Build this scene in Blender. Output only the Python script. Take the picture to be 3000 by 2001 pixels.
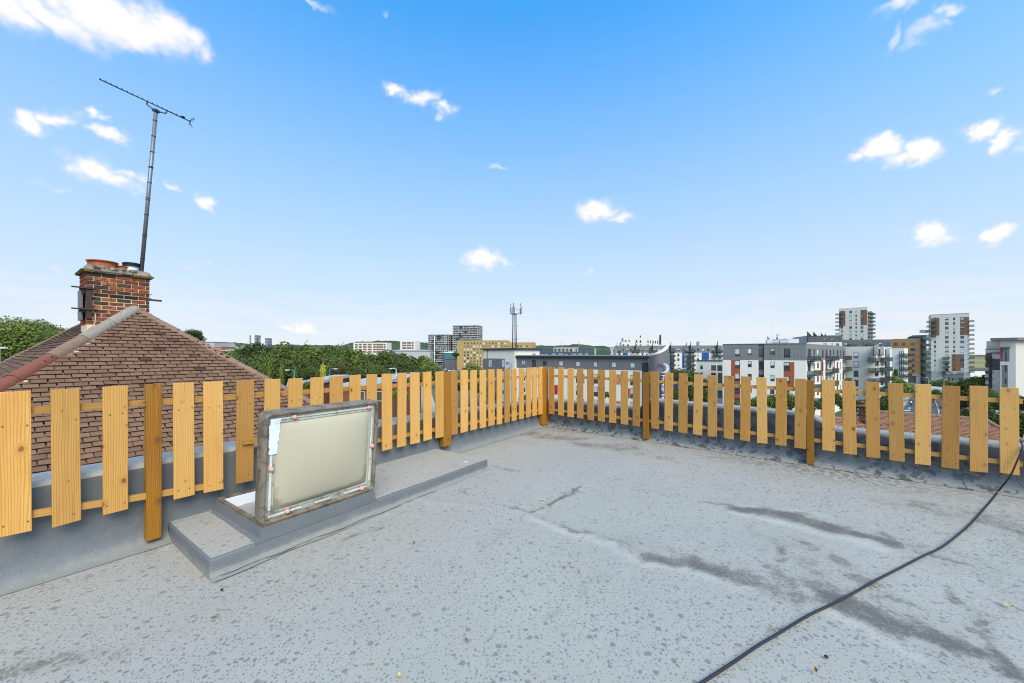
import bpy, math, random
import numpy as np
from mathutils import Vector, Matrix

random.seed(7)
rng = np.random.default_rng(7)
for o in list(bpy.data.objects):
    bpy.data.objects.remove(o)
scene = bpy.context.scene
COL = scene.collection

# ------------------------------------------------------------------ camera
F = 1105.0            # focal length in pixels of the 3000 px wide photograph
HZ = 1038.0           # row of the horizon
CH = 1.4              # camera height above the roof deck
cam_d = bpy.data.cameras.new('camera')
cam = bpy.data.objects.new('camera', cam_d)
COL.objects.link(cam)
cam.location = (0, 0, CH)
cam.rotation_euler = (math.radians(90), 0, 0)
cam_d.sensor_width = 36
cam_d.lens = 36 * F / 3000
cam_d.shift_y = (HZ - 1000.5) / 3000
cam_d.clip_start = 0.05
cam_d.clip_end = 20000
scene.camera = cam

# ------------------------------------------------------------------ world, sun, exposure
SUN_EL, SUN_AZ = 45.0, 156.0      # azimuth measured from +Y towards +X
SKY_STRENGTH = 0.15
world = bpy.data.worlds.new('World')
scene.world = world
world.use_nodes = True
wt = world.node_tree
for n in list(wt.nodes):
    wt.nodes.remove(n)
def wn(t, **k):
    n = wt.nodes.new(t)
    for a, b in k.items():
        setattr(n, a, b)
    return n
def wmath(op, a, b=None, c=None, clamp=False):
    n = wn('ShaderNodeMath', operation=op)
    n.use_clamp = clamp
    for i, v in enumerate((a, b, c)):
        if v is None:
            continue
        if isinstance(v, (int, float)):
            n.inputs[i].default_value = v
        else:
            wt.links.new(v, n.inputs[i])
    return n.outputs[0]
sky = wn('ShaderNodeTexSky', sky_type='NISHITA')
sky.sun_disc = False
sky.sun_elevation = math.radians(SUN_EL)
sky.sun_rotation = math.radians(SUN_AZ)
sky.altitude = 0
sky.air_density = 1.0
sky.dust_density = 0.6
sky.ozone_density = 2.2
geo = wn('ShaderNodeTexCoord')
lift = wn('ShaderNodeVectorMath', operation='MULTIPLY_ADD'); lift.inputs[1].default_value = (1, 1, .55); lift.inputs[2].default_value = (0, 0, .45)
wt.links.new(geo.outputs['Generated'], lift.inputs[0])
lnorm = wn('ShaderNodeVectorMath', operation='NORMALIZE'); wt.links.new(lift.outputs[0], lnorm.inputs[0])
wt.links.new(lnorm.outputs[0], sky.inputs['Vector'])
sep = wn('ShaderNodeSeparateXYZ')
wt.links.new(geo.outputs['Generated'], sep.inputs[0])
wx, wy, wz = sep.outputs
az = wmath('ARCTAN2', wx, wy)
el = wmath('ARCSINE', wz)
# deep blue overhead, paling evenly towards the horizon all round
tint = wn('ShaderNodeMix', data_type='RGBA', blend_type='MULTIPLY'); tint.inputs[0].default_value = 1.0
wt.links.new(sky.outputs[0], tint.inputs[6]); tint.inputs[7].default_value = (.44, 1.70, 2.2, 1)
hz = wmath('POWER', wmath('MULTIPLY_ADD', el, -1.28, 1.0, clamp=True), 1.35)
hzm = wn('ShaderNodeMix', data_type='RGBA')
wt.links.new(hz, hzm.inputs[0]); wt.links.new(tint.outputs[2], hzm.inputs[6]); hzm.inputs[7].default_value = (4.3, 4.65, 4.9, 1)
def sky_dir(px, py):
    v = Vector(((px - 1500) / F, 1.0, (HZ - py) / F)).normalized()
    return math.atan2(v.x, v.y), math.asin(v.z), v
# cumulus in view: (px, py, half width, half height, weight)
CLOUDS = [
 (40, 30, 150, 60, 1.1), (190, 45, 150, 62, 1.15), (330, 55, 150, 80, 1.2), (450, 70, 120, 70, 1.15), (545, 100, 70, 50, 1.0), (600, 150, 50, 40, .8), (380, 120, 90, 40, .9),
 (110, 372, 70, 42, 1.25), (190, 362, 70, 30, 1.1), (268, 345, 28, 22, 1.1), (332, 410, 46, 24, 1.1),
 (300, 515, 85, 36, 1.25), (265, 500, 50, 24, 1.0), (350, 545, 60, 24, 1.1), (390, 530, 40, 18, .9), (497, 541, 44, 13, .9), (634, 588, 38, 22, .95), (170, 552, 50, 12, .5),
 (1165, 268, 44, 18, 1.0), (1230, 292, 58, 24, 1.05), (1300, 330, 36, 22, .95),
 (1752, 613, 60, 30, 1.15), (1815, 632, 46, 18, .9), (1415, 765, 46, 26, 1.1), (1465, 775, 34, 16, .85),
 (2600, 430, 100, 44, 1.25), (2640, 400, 60, 30, 1.1), (2725, 440, 64, 36, 1.25), (2500, 465, 50, 22, .95), (2640, 470, 80, 24, .9),
 (2925, 378, 60, 24, 1.2), (2995, 390, 50, 28, 1.15), (2728, 667, 80, 30, 1.25), (2887, 682, 46, 25, 1.2),
 (2650, 12, 110, 24, .95), (2690, 80, 95, 30, .72), (2582, 110, 22, 34, .6), (2800, 8, 60, 20, .7), (2960, 258, 28, 18, .65), (2770, 50, 30, 26, .55),
 (905, 955, 40, 17, 1.0), (858, 958, 40, 13, .8), (2390, 505, 60, 9, .0), (1470, 492, 40, 8, .6), (1730, 790, 22, 10, .6), (2250, 797, 26, 8, .5),
 (2630, 825, 90, 12, .5), (1665, 914, 60, 8, .55), (880, 280, 20, 8, .0), (555, 763, 34, 12, .45), (475, 752, 30, 12, .4), (115, 782, 20, 9, .5), (118, 672, 20, 9, .45), (1120, 26, 18, 14, .5), (905, 8, 60, 12, .6),
]
# cloud outlines are broken up by warping the sky direction, then every cumulus is one soft ellipse: q = min over all of |offset|^2
wv1 = wn('ShaderNodeTexNoise'); wv1.inputs['Scale'].default_value = 9; wv1.inputs['Detail'].default_value = 4; wv1.inputs['Roughness'].default_value = .62
wt.links.new(geo.outputs['Generated'], wv1.inputs['Vector'])
cmb = wn('ShaderNodeCombineXYZ'); wt.links.new(az, cmb.inputs[0]); wt.links.new(el, cmb.inputs[1]); cmb.inputs[2].default_value = 1.0
vma = wn('ShaderNodeVectorMath', operation='MULTIPLY_ADD')
wt.links.new(wv1.outputs['Color'], vma.inputs[0]); vma.inputs[1].default_value = (.17, .10, 0); wt.links.new(cmb.outputs[0], vma.inputs[2])
vsub = wn('ShaderNodeVectorMath', operation='SUBTRACT'); wt.links.new(vma.outputs[0], vsub.inputs[0]); vsub.inputs[1].default_value = (.085, .05, 0)
cvec = vsub.outputs[0]
tot = None
for (cx, cy, rx, ry, wgt) in CLOUDS:
    if wgt <= 0:
        continue
    a0, e0, _ = sky_dir(cx, cy)
    a1, _, _ = sky_dir(cx + rx, cy)
    _, e1, _ = sky_dir(cx, cy - ry)
    ra, re = 1/abs(a1-a0), 1/abs(e1-e0)
    nd = wn('ShaderNodeVectorMath', operation='MULTIPLY_ADD')
    wt.links.new(cvec, nd.inputs[0]); nd.inputs[1].default_value = (ra, re, 0); nd.inputs[2].default_value = (-a0*ra, -e0*re, math.sqrt(1.0-math.log(wgt)))
    dt = wn('ShaderNodeVectorMath', operation='DOT_PRODUCT'); wt.links.new(nd.outputs[0], dt.inputs[0]); wt.links.new(nd.outputs[0], dt.inputs[1])
    g = dt.outputs['Value']
    tot = g if tot is None else wmath('MINIMUM', tot, g)
tot = wmath('POWER', 2.718, wmath('SUBTRACT', 1.0, tot))
# thin bands of low cloud near the horizon, all round, and fair-weather cumulus in the rest of the sky
mpl = wn('ShaderNodeMapping'); mpl.inputs['Scale'].default_value = (4, 4, 34)
wt.links.new(geo.outputs['Generated'], mpl.inputs[0])
nlow = wn('ShaderNodeTexNoise'); nlow.inputs['Scale'].default_value = 1.6; nlow.inputs['Detail'].default_value = 5; nlow.inputs['Roughness'].default_value = .55
wt.links.new(mpl.outputs[0], nlow.inputs['Vector'])
lowmask = wmath('MULTIPLY', wmath('SMOOTH_MIN', wmath('MULTIPLY_ADD', el, -7.5, 1.2, clamp=True), 1.0, .1), .85)
low = wmath('MULTIPLY', wmath('MULTIPLY_ADD', nlow.outputs[0], 5.0, -1.85, clamp=True), lowmask)
mpf = wn('ShaderNodeMapping'); mpf.inputs['Scale'].default_value = (3, 3, 7); mpf.inputs['Location'].default_value = (4.3, 1.2, 0)
wt.links.new(geo.outputs['Generated'], mpf.inputs[0])
nfar = wn('ShaderNodeTexNoise'); nfar.inputs['Scale'].default_value = 1.0; nfar.inputs['Detail'].default_value = 3
wt.links.new(mpf.outputs[0], nfar.inputs['Vector'])
outside = wmath('MAXIMUM', wmath('MULTIPLY_ADD', wmath('ABSOLUTE', az), 5.0, -5.2, clamp=True), wmath('MULTIPLY_ADD', el, 5.0, -4.2, clamp=True))
far = wmath('MULTIPLY', wmath('MULTIPLY_ADD', nfar.outputs[0], 7.0, -3.6, clamp=True), outside)
nz = wn('ShaderNodeTexNoise'); nz.inputs['Scale'].default_value = 16; nz.inputs['Detail'].default_value = 6; nz.inputs['Roughness'].default_value = .62
nz.inputs['Distortion'].default_value = .35
mpc = wn('ShaderNodeMapping'); mpc.inputs['Scale'].default_value = (1, 1, 1.7)
wt.links.new(geo.outputs['Generated'], mpc.inputs[0]); wt.links.new(mpc.outputs[0], nz.inputs['Vector'])
base = wmath('MAXIMUM', tot, far)
shape = wmath('ADD', base, wmath('MULTIPLY', wmath('MULTIPLY_ADD', nz.outputs[0], 1.6, -.8), wmath('MULTIPLY_ADD', base, .7, .06)))
mr = wn('ShaderNodeMapRange', interpolation_type='SMOOTHSTEP'); mr.inputs['From Min'].default_value = .10; mr.inputs['From Max'].default_value = 1.12
wt.links.new(shape, mr.inputs['Value'])
cmask = wmath('MAXIMUM', mr.outputs[0], low, clamp=True)
ccol = wn('ShaderNodeMix', data_type='RGBA')
ccol.inputs[6].default_value = (4.5, 4.7, 5.0, 1)
ccol.inputs[7].default_value = (5.5, 5.35, 5.3, 1)
wt.links.new(wmath('MULTIPLY_ADD', shape, 1.6, -.5, clamp=True), ccol.inputs[0])
mixc = wn('ShaderNodeMix', data_type='RGBA')
wt.links.new(cmask, mixc.inputs[0]); wt.links.new(hzm.outputs[2], mixc.inputs[6]); wt.links.new(ccol.outputs[2], mixc.inputs[7])
bg = wn('ShaderNodeBackground'); bg.inputs['Strength'].default_value = SKY_STRENGTH
wt.links.new(mixc.outputs[2], bg.inputs['Color'])
wo = wn('ShaderNodeOutputWorld'); wt.links.new(bg.outputs[0], wo.inputs['Surface'])

sun_d = bpy.data.lights.new('sun', 'SUN')
sun_d.energy = 3.1
sun_d.angle = math.radians(40)
sun_d.color = (1.0, .89, .73)
sun = bpy.data.objects.new('sun', sun_d)
COL.objects.link(sun)
_s = Vector((math.sin(math.radians(SUN_AZ)) * math.cos(math.radians(SUN_EL)), math.cos(math.radians(SUN_AZ)) * math.cos(math.radians(SUN_EL)), math.sin(math.radians(SUN_EL))))
sun.rotation_euler = _s.to_track_quat('Z', 'Y').to_euler()
sun.location = _s * 60

vs = scene.view_settings
vs.view_transform = 'Standard'
vs.look = 'None'
vs.exposure = 0.35
vs.gamma = 1.0
vs.use_curve_mapping = False
scene.cycles.filter_width = 1.1
scene.cycles.max_bounces = 6
scene.cycles.diffuse_bounces = 3
scene.cycles.glossy_bounces = 3
scene.cycles.transmission_bounces = 4
scene.cycles.transparent_max_bounces = 8
scene.cycles.caustics_reflective = False
scene.cycles.caustics_refractive = False

# ------------------------------------------------------------------ geometry helpers
def P(px, py, Y):
    """photograph pixel + depth -> world point"""
    return Vector(((px - 1500) / F * Y, Y, CH - (py - HZ) / F * Y))
def floor_pt(px, py, z=0.0):
    Y = (CH - z) * F / (py - HZ)
    return Vector(((px - 1500) / F * Y, Y, z))

class MB:
    def __init__(s):
        s.v = []; s.f = []; s.t = []
    def quad(s, a, b, c, d):
        i = len(s.v); s.v += [tuple(a), tuple(b), tuple(c), tuple(d)]; s.f.append((i, i+1, i+2, i+3)); return s
    def poly(s, pts):
        i = len(s.v); s.v += [tuple(p) for p in pts]; s.f.append(tuple(range(i, i+len(pts)))); return s
    def box(s, o, ax, ay, az, skip=()):
        """corner o and three edge vectors"""
        o = Vector(o); ax = Vector(ax); ay = Vector(ay); az = Vector(az)
        i = len(s.v)
        for k in range(8):
            s.v.append(tuple(o + (ax if k & 1 else Vector()) + (ay if k & 2 else Vector()) + (az if k & 4 else Vector())))
        fs = [(0, 2, 3, 1), (4, 5, 7, 6), (0, 1, 5, 4), (2, 6, 7, 3), (0, 4, 6, 2), (1, 3, 7, 5)]
        if ax.cross(ay).dot(az) < 0:
            fs = [f[::-1] for f in fs]
        for k, f in enumerate(fs):
            if k not in skip:
                s.f.append(tuple(i + j for j in f))
        return s
    def cbox(s, c, sx, sy, sz, rot=0.0):
        ca, sa = math.cos(rot), math.sin(rot)
        ax = Vector((ca*sx, sa*sx, 0)); ay = Vector((-sa*sy, ca*sy, 0)); az = Vector((0, 0, sz))
        return s.box(Vector(c) - ax/2 - ay/2 - az/2, ax, ay, az)
    def prism(s, pts, ext):
        """extrude planar polygon pts by vector ext"""
        n = len(pts); i = len(s.v); ext = Vector(ext)
        pts = [Vector(p) for p in pts]
        nrm = Vector()
        for k in range(n):
            nrm += pts[k].cross(pts[(k+1) % n])
        if nrm.dot(ext) < 0:
            pts = pts[::-1]
        s.v += [tuple(p) for p in pts] + [tuple(p + ext) for p in pts]
        s.f.append(tuple(range(i, i+n))[::-1]); s.f.append(tuple(range(i+n, i+2*n)))
        for k in range(n):
            l = (k+1) % n
            s.f.append((i+k, i+l, i+n+l, i+n+k))
        return s
    def tube(s, pts, rad, n=8, cap=True):
        pts = [Vector(p) for p in pts]
        if not hasattr(rad, '__len__'):
            rad = [rad]*len(pts)
        i0 = len(s.v); ref = None
        for k, p in enumerate(pts):
            t = (pts[min(k+1, len(pts)-1)] - pts[max(k-1, 0)]).normalized()
            if ref is None:
                ref = t.orthogonal().normalized()
            ref = (ref - t*ref.dot(t)).normalized()
            b = t.cross(ref)
            for j in range(n):
                a = 2*math.pi*j/n
                s.v.append(tuple(p + (ref*math.cos(a) + b*math.sin(a))*rad[k]))
        for k in range(len(pts)-1):
            for j in range(n):
                a = i0+k*n+j; b2 = i0+k*n+(j+1) % n
                s.f.append((a, b2, b2+n, a+n))
        if cap:
            s.f.append(tuple(range(i0, i0+n))[::-1]); e = i0+(len(pts)-1)*n
            s.f.append(tuple(range(e, e+n)))
        return s
    def lathe(s, c, prof, n=20, axis=None):
        """profile [(r, h)] about the z axis through c"""
        c = Vector(c); i0 = len(s.v)
        for r, h in prof:
            for j in range(n):
                a = 2*math.pi*j/n
                s.v.append((c.x + r*math.cos(a), c.y + r*math.sin(a), c.z + h))
        for k in range(len(prof)-1):
            for j in range(n):
                a = i0+k*n+j; b = i0+k*n+(j+1) % n
                s.f.append((a, b, b+n, a+n))
        return s
    def grid(s, rows):
        """rows of points -> skin"""
        i0 = len(s.v); m = len(rows[0])
        for r in rows:
            s.v += [tuple(p) for p in r]
        for k in range(len(rows)-1):
            for j in range(m-1):
                a = i0+k*m+j
                s.f.append((a, a+1, a+1+m, a+m))
        return s
    def mesh(s, name, mat, off=None, smooth=False, angle=None):
        me = bpy.data.meshes.new(name)
        if off is not None:
            ox, oy, oz = off
            vv = [(a-ox, b-oy, c-oz) for a, b, c in s.v]
        else:
            vv = s.v
        me.from_pydata(vv, [], s.f)
        if mat is not None:
            me.materials.append(mat)
        if smooth or angle:
            me.polygons.foreach_set('use_smooth', [True]*len(me.polygons))
            if angle:
                try:
                    me.set_sharp_from_angle(angle=math.radians(angle))
                except Exception:
                    pass
        me.update()
        return me
    def build(s, name, mat, parent=None, smooth=False, angle=None):
        """parts hang from a root Empty that is only translated: coordinates here are world coordinates"""
        off = root_off(parent)
        me = s.mesh(name, mat, off, smooth, angle)
        o = bpy.data.objects.new(name, me)
        COL.objects.link(o)
        if parent is not None:
            o.parent = parent
        return o
def root_off(p):
    if p is None:
        return None
    off = Vector(p.location)
    while p.parent is not None:
        p = p.parent
        off += Vector(p.location)
    return off
def thing(name, label, cat, loc=(0, 0, 0), group=None, rz=0.0):
    o = bpy.data.objects.new(name, None)
    o.empty_display_size = .2
    COL.objects.link(o)
    o.location = loc
    o.rotation_euler = (0, 0, rz)
    o['label'] = label; o['category'] = cat
    if group:
        o['group'] = group
    return o
def tag(o, label=None, cat=None, group=None, kind=None):
    for k, v in (('label', label), ('category', cat), ('group', group), ('kind', kind)):
        if v:
            o[k] = v
    return o
def inst(name, mesh, parent, loc, rz=0.0, rot=None, scale=None):
    o = bpy.data.objects.new(name, mesh)
    COL.objects.link(o)
    o.parent = parent
    o.location = loc
    o.rotation_euler = rot if rot is not None else (0, 0, rz)
    if scale is not None:
        o.scale = scale
    return o
def copy_tree(o, parent=None):
    c = o.copy(); COL.objects.link(c); c.parent = parent
    for ch in o.children:
        copy_tree(ch, c)
    return c

# ------------------------------------------------------------------ material helpers
class NT:
    def __init__(s, name):
        s.m = bpy.data.materials.new(name); s.m.use_nodes = True
        s.t = s.m.node_tree
        s.b = s.t.nodes['Principled BSDF']
        s.out = s.t.nodes['Material Output']
    def n(s, typ, **k):
        nd = s.t.nodes.new(typ)
        for a, b in k.items():
            setattr(nd, a, b)
        return nd
    def set(s, nd, **k):
        for a, v in k.items():
            key = a.replace('_', ' ')
            s.link(v, nd.inputs[key])
        return nd
    def link(s, v, inp):
        if isinstance(v, bpy.types.NodeSocket):
            s.t.links.new(v, inp)
        else:
            inp.default_value = v
    def math(s, op, a, b=None, c=None, clamp=False):
        nd = s.n('ShaderNodeMath', operation=op); nd.use_clamp = clamp
        for i, v in enumerate((a, b, c)):
            if v is not None:
                s.link(v, nd.inputs[i])
        return nd.outputs[0]
    def mix(s, f, a, b, blend='MIX'):
        nd = s.n('ShaderNodeMix', data_type='RGBA', blend_type=blend)
        s.link(f, nd.inputs[0])
        for i, v in ((6, a), (7, b)):
            if isinstance(v, tuple) and len(v) == 3:
                v = v + (1,)
            s.link(v, nd.inputs[i])
        return nd.outputs[2]
    def coord(s, which='Object'):
        return s.n('ShaderNodeTexCoord').outputs[which]
    def mapping(s, v, scale=(1, 1, 1), loc=(0, 0, 0), rot=(0, 0, 0)):
        nd = s.n('ShaderNodeMapping')
        s.link(v, nd.inputs['Vector']); s.link(scale, nd.inputs['Scale']); s.link(loc, nd.inputs['Location']); s.link(rot, nd.inputs['Rotation'])
        return nd.outputs[0]
    def noise(s, v, scale, detail=4, rough=.5, dist=0.0, out=0):
        nd = s.n('ShaderNodeTexNoise')
        s.link(v, nd.inputs['Vector']); s.link(scale, nd.inputs['Scale']); s.link(detail, nd.inputs['Detail']); s.link(rough, nd.inputs['Roughness']); s.link(dist, nd.inputs['Distortion'])
        return nd.outputs[out]
    def vor(s, v, scale, feature='F1', rand=1.0, dim='3D'):
        nd = s.n('ShaderNodeTexVoronoi', feature=feature, voronoi_dimensions=dim)
        s.link(v, nd.inputs['Vector']); s.link(scale, nd.inputs['Scale']); s.link(rand, nd.inputs['Randomness'])
        return nd
    def ss(s, v, lo, hi):
        nd = s.n('ShaderNodeMapRange', interpolation_type='SMOOTHSTEP')
        s.link(v, nd.inputs['Value']); s.link(lo, nd.inputs['From Min']); s.link(hi, nd.inputs['From Max'])
        return nd.outputs[0]
    def ramp(s, v, stops):
        nd = s.n('ShaderNodeValToRGB')
        while len(nd.color_ramp.elements) < len(stops):
            nd.color_ramp.elements.new(.5)
        for e, (p, c) in zip(nd.color_ramp.elements, stops):
            e.position = p; e.color = tuple(c) + (1,)
        s.link(v, nd.inputs[0])
        return nd.outputs[0]
    def rand(s):
        return s.n('ShaderNodeObjectInfo').outputs['Random']
    def attr(s, name):
        return s.n('ShaderNodeAttribute', attribute_name=name).outputs['Fac']
    def bump(s, h, strength=.3, dist=.01):
        nd = s.n('ShaderNodeBump'); s.link(h, nd.inputs['Height']); nd.inputs['Strength'].default_value = strength; nd.inputs['Distance'].default_value = dist
        s.t.links.new(nd.outputs[0], s.b.inputs['Normal'])
    def done(s, col=None, rough=.6, metal=0.0, spec=.5):
        if col is not None:
            if isinstance(col, tuple) and len(col) == 3:
                col = col + (1,)
            s.link(col, s.b.inputs['Base Color'])
        s.link(rough, s.b.inputs['Roughness']); s.link(metal, s.b.inputs['Metallic']); s.link(spec, s.b.inputs['Specular IOR Level'])
        return s.m
def simple(name, col, rough=.6, metal=0.0, var=.08, scale=3.0, spec=.4, coord='Object', bump=0.0):
    """plain surface with a little procedural mottling"""
    t = NT(name)
    nz_ = t.noise(t.coord(coord), scale, 5, .6)
    f = t.math('MULTIPLY_ADD', nz_, 2*var, 1-var)
    c = t.mix(1.0, tuple(col), f, 'MULTIPLY')
    nd = c
    if bump:
        t.bump(nz_, bump, .02)
    return t.done(nd, rough, metal, spec)
# ------------------------------------------------------------------ value noise used for shaping meshes
def vnoise(x, y, seed=0):
    x = np.asarray(x, float); y = np.asarray(y, float)
    xi = np.floor(x).astype(np.int64); yi = np.floor(y).astype(np.int64)
    xf = x-xi; yf = y-yi
    def h(a, b):
        n = (a*374761393 + b*668265263 + seed*1274126177) & 0xffffffff
        n = ((n ^ (n >> 13))*1274126177) & 0xffffffff
        return ((n ^ (n >> 16)) & 0xffff)/65535.0
    u = xf*xf*(3-2*xf); v = yf*yf*(3-2*yf)
    return (h(xi, yi)*(1-u)+h(xi+1, yi)*u)*(1-v)+(h(xi, yi+1)*(1-u)+h(xi+1, yi+1)*u)*v
def fbm(x, y, seed=0, o=4):
    t = 0; a = .5; s = 0
    for k in range(o):
        t = t+a*vnoise(np.asarray(x)*2**k, np.asarray(y)*2**k, seed+k*17); s += a; a *= .5
    return t/s

# ------------------------------------------------------------------ roof membrane
def membrane(name, wet_scale=1.0, wet_amt=1.0, stains=True, wall=False, gain=1.0):
    t = NT(name)
    co = t.coord('Object')
    wide = t.noise(co, .7, 3, .5)
    fine = t.noise(co, 9, 6, .65)
    basec = t.mix(t.math('MULTIPLY_ADD', wide, 1.6, -.3, clamp=True), (.368, .331, .276) if not wall else (.132, .137, .142), (.425, .382, .315) if not wall else (.162, .167, .17))  # wall variant: shade of upright faces is put into a darker base colour
    basec = t.mix(t.math('MULTIPLY_ADD', fine, .5, 0.0, clamp=True), basec, (.378, .339, .283) if not wall else (.144, .149, .153))
    if gain != 1.0:
        basec = t.mix(1.0, basec, (gain, gain, gain), 'MULTIPLY')
    # drying rain spots: round drops of unequal size, and larger patches where drops ran together
    warp = t.noise(co, 40*wet_scale, 2, .5, out=1)
    wv = t.n('ShaderNodeVectorMath', operation='MULTIPLY_ADD')
    t.link(warp, wv.inputs[0]); wv.inputs[1].default_value = (.0065/wet_scale,)*3; t.link(co, wv.inputs[2])
    wv = wv.outputs[0]
    def spots(scale, keep, r0, r1, dim='3D'):
        v = t.vor(wv, scale, dim=dim)
        sx = t.n('ShaderNodeSeparateColor'); t.link(v.outputs['Color'], sx.inputs[0])
        r = t.math('MULTIPLY_ADD', sx.outputs[0], r1-r0, r0)
        hit = t.ss(t.math('SUBTRACT', r, v.outputs['Distance']), -.01, .03)
        return t.math('MULTIPLY', hit, t.math('GREATER_THAN', sx.outputs[1], keep))
    dens = t.ss(t.noise(co, .55, 3, .6), .25, .75)
    d = '3D' if wall else '2D'
    s1 = spots(36*wet_scale, .34, .05, .30, d)
    s2 = spots(58*wet_scale, .55, .06, .30, d)
    warp2 = t.noise(co, 22*wet_scale, 3, .6, out=1)
    wv2 = t.n('ShaderNodeVectorMath', operation='MULTIPLY_ADD')
    t.link(warp2, wv2.inputs[0]); wv2.inputs[1].default_value = (.035/wet_scale,)*3; t.link(co, wv2.inputs[2])
    wv = wv2.outputs[0]
    s3 = spots(15*wet_scale, .80, .06, .33, d)
    s4 = spots(25*wet_scale, .74, .08, .33, d)
    wet = t.math('MAXIMUM', t.math('MAXIMUM', s1, s2), t.math('MAXIMUM', s3, s4))
    if wall:
        bl_ = t.ss(t.noise(wv, 11, 4, .62, .3), .535, .565)
        sz_ = t.n('ShaderNodeSeparateXYZ'); t.link(t.n('ShaderNodeNewGeometry').outputs['Position'], sz_.inputs[0])
        wall_shade = t.ss(t.math('ADD', sz_.outputs[2], t.math('MULTIPLY_ADD', fine, .10, -.05)), .0, .075)  # height blend paints the shading from paler cove foot to dark wall
        basec = t.mix(wall_shade, (.25, .235, .205), basec)
        wet = t.math('MULTIPLY', t.math('MAXIMUM', t.math('MAXIMUM', s3, s4), bl_), t.attr('wet'))
        wet = t.math('MULTIPLY', wet, wet_amt)
    else:
        extra = t.math('MULTIPLY', t.attr('wet'), t.ss(t.noise(wv, 17, 4, .6), .46, .54))
        wet = t.math('MULTIPLY', t.math('MAXIMUM', t.math('MULTIPLY', wet, t.math('MULTIPLY_ADD', dens, .35, .65)), extra), wet_amt)
    col = t.mix(t.math('MULTIPLY', wet, .92), basec, (.17, .165, .15) if not wall else (.055, .056, .054))
    rough = t.math('MULTIPLY_ADD', wet, -.22, .62)
    if stains:
        st = t.attr('stain')
        nz1 = t.noise(co, 21, 9, .78, .9)
        nz2 = t.noise(co, 5, 6, .65, .4)
        nz3 = t.noise(co, 55, 6, .75)
        rag = t.math('ADD', t.math('MULTIPLY_ADD', nz2, 1.3, -.64), t.math('MULTIPLY_ADD', nz1, 1.3, -.65))
        sr = t.math('ADD', t.math('MULTIPLY', st, 1.1), rag)
        film = t.math('MULTIPLY', t.math('MAXIMUM', t.ss(sr, .50, .66), t.math('MULTIPLY', t.ss(sr, .18, .6), .3)), .78)
        gritm = t.math('MULTIPLY', t.ss(t.math('ADD', sr, t.math('MULTIPLY_ADD', nz3, 2.4, -1.2)), .62, 1.1), .68)
        speck = t.math('MULTIPLY', t.ss(t.noise(co, 60, 4, .7), .64, .74), t.ss(t.noise(co, 2.2, 3, .6), .5, .66))
        brown = t.math('MULTIPLY', t.ss(t.noise(co, .9, 3, .6), .5, .7), t.ss(nz3, .5, .75))
        col = t.mix(film, col, (.215, .185, .145))
        col = t.mix(gritm, col, (.085, .075, .062))
        col = t.mix(t.math('MULTIPLY', speck, .65), col, (.12, .10, .08))
        col = t.mix(t.math('MULTIPLY', brown, .35), col, (.30, .25, .18))
        pale = t.attr('pale')
        col = t.mix(t.math('MULTIPLY', pale, .32), col, (.62, .57, .48))
    else:
        dirt = t.ss(t.noise(co, 3.0, 6, .7), .58, .75)
        col = t.mix(t.math('MULTIPLY', dirt, .25), col, (.22, .22, .22))
    if wall:
        t.bump(t.math('ADD', t.math('MULTIPLY', t.noise(co, 3.2, 4, .6, .5), 7.0), t.math('ADD', fine, t.noise(co, 90, 3, .6))), .35, .008)
    else:
        t.bump(t.math('ADD', t.math('MULTIPLY', fine, .5), t.noise(co, 120, 3, .6)), .22, .004)
    return t.done(col, rough, 0, .4)
M = {}
M['deck'] = membrane('roof_membrane', 1.3)
M['parapet'] = membrane('shaded_upright_membrane', .7, .9, False, True)  # same membrane as the deck with upright shade painted in; step and upstand too
M['joint'] = simple('joint_sealant', (.09, .09, .092), .8)
M['step'] = membrane('step_membrane', 1.25, .9, False, False)
M['coping'] = membrane('skylit_coping_membrane', .8, .6, False, False, 1.12)  # lightened to paint the sky's reflection on the coping top

# ------------------------------------------------------------------ frames of the two parapets (plan)
L0 = floor_pt(0, 1740); CN = floor_pt(1599, 1248); R0 = floor_pt(3000, 1457)
uL = (CN-L0).normalized(); mL = Vector((uL.y, -uL.x, 0))
uR = (R0-CN).normalized(); mR = Vector((uR.y, -uR.x, 0))
class Frame:
    def __init__(s, O, u, m):
        s.O, s.u, s.m = Vector(O), Vector(u), Vector(m)
    def w(s, a, d, z):
        return s.O + s.u*a + s.m*d + Vector((0, 0, z))
    def s_at(s, px, d=0.0):
        k = (px-1500)/F; o = s.O+s.m*d
        return (k*o.y-o.x)/(s.u.x-k*s.u.y)
    def z_at(s, px, py, d=0.0):
        a = s.s_at(px, d); Y = s.O.y+s.m.y*d+s.u.y*a
        return CH-(py-HZ)/F*Y
FL = Frame(L0, uL, mL); FR = Frame(CN, uR, mR)
LLEN = (CN-L0).length

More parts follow.
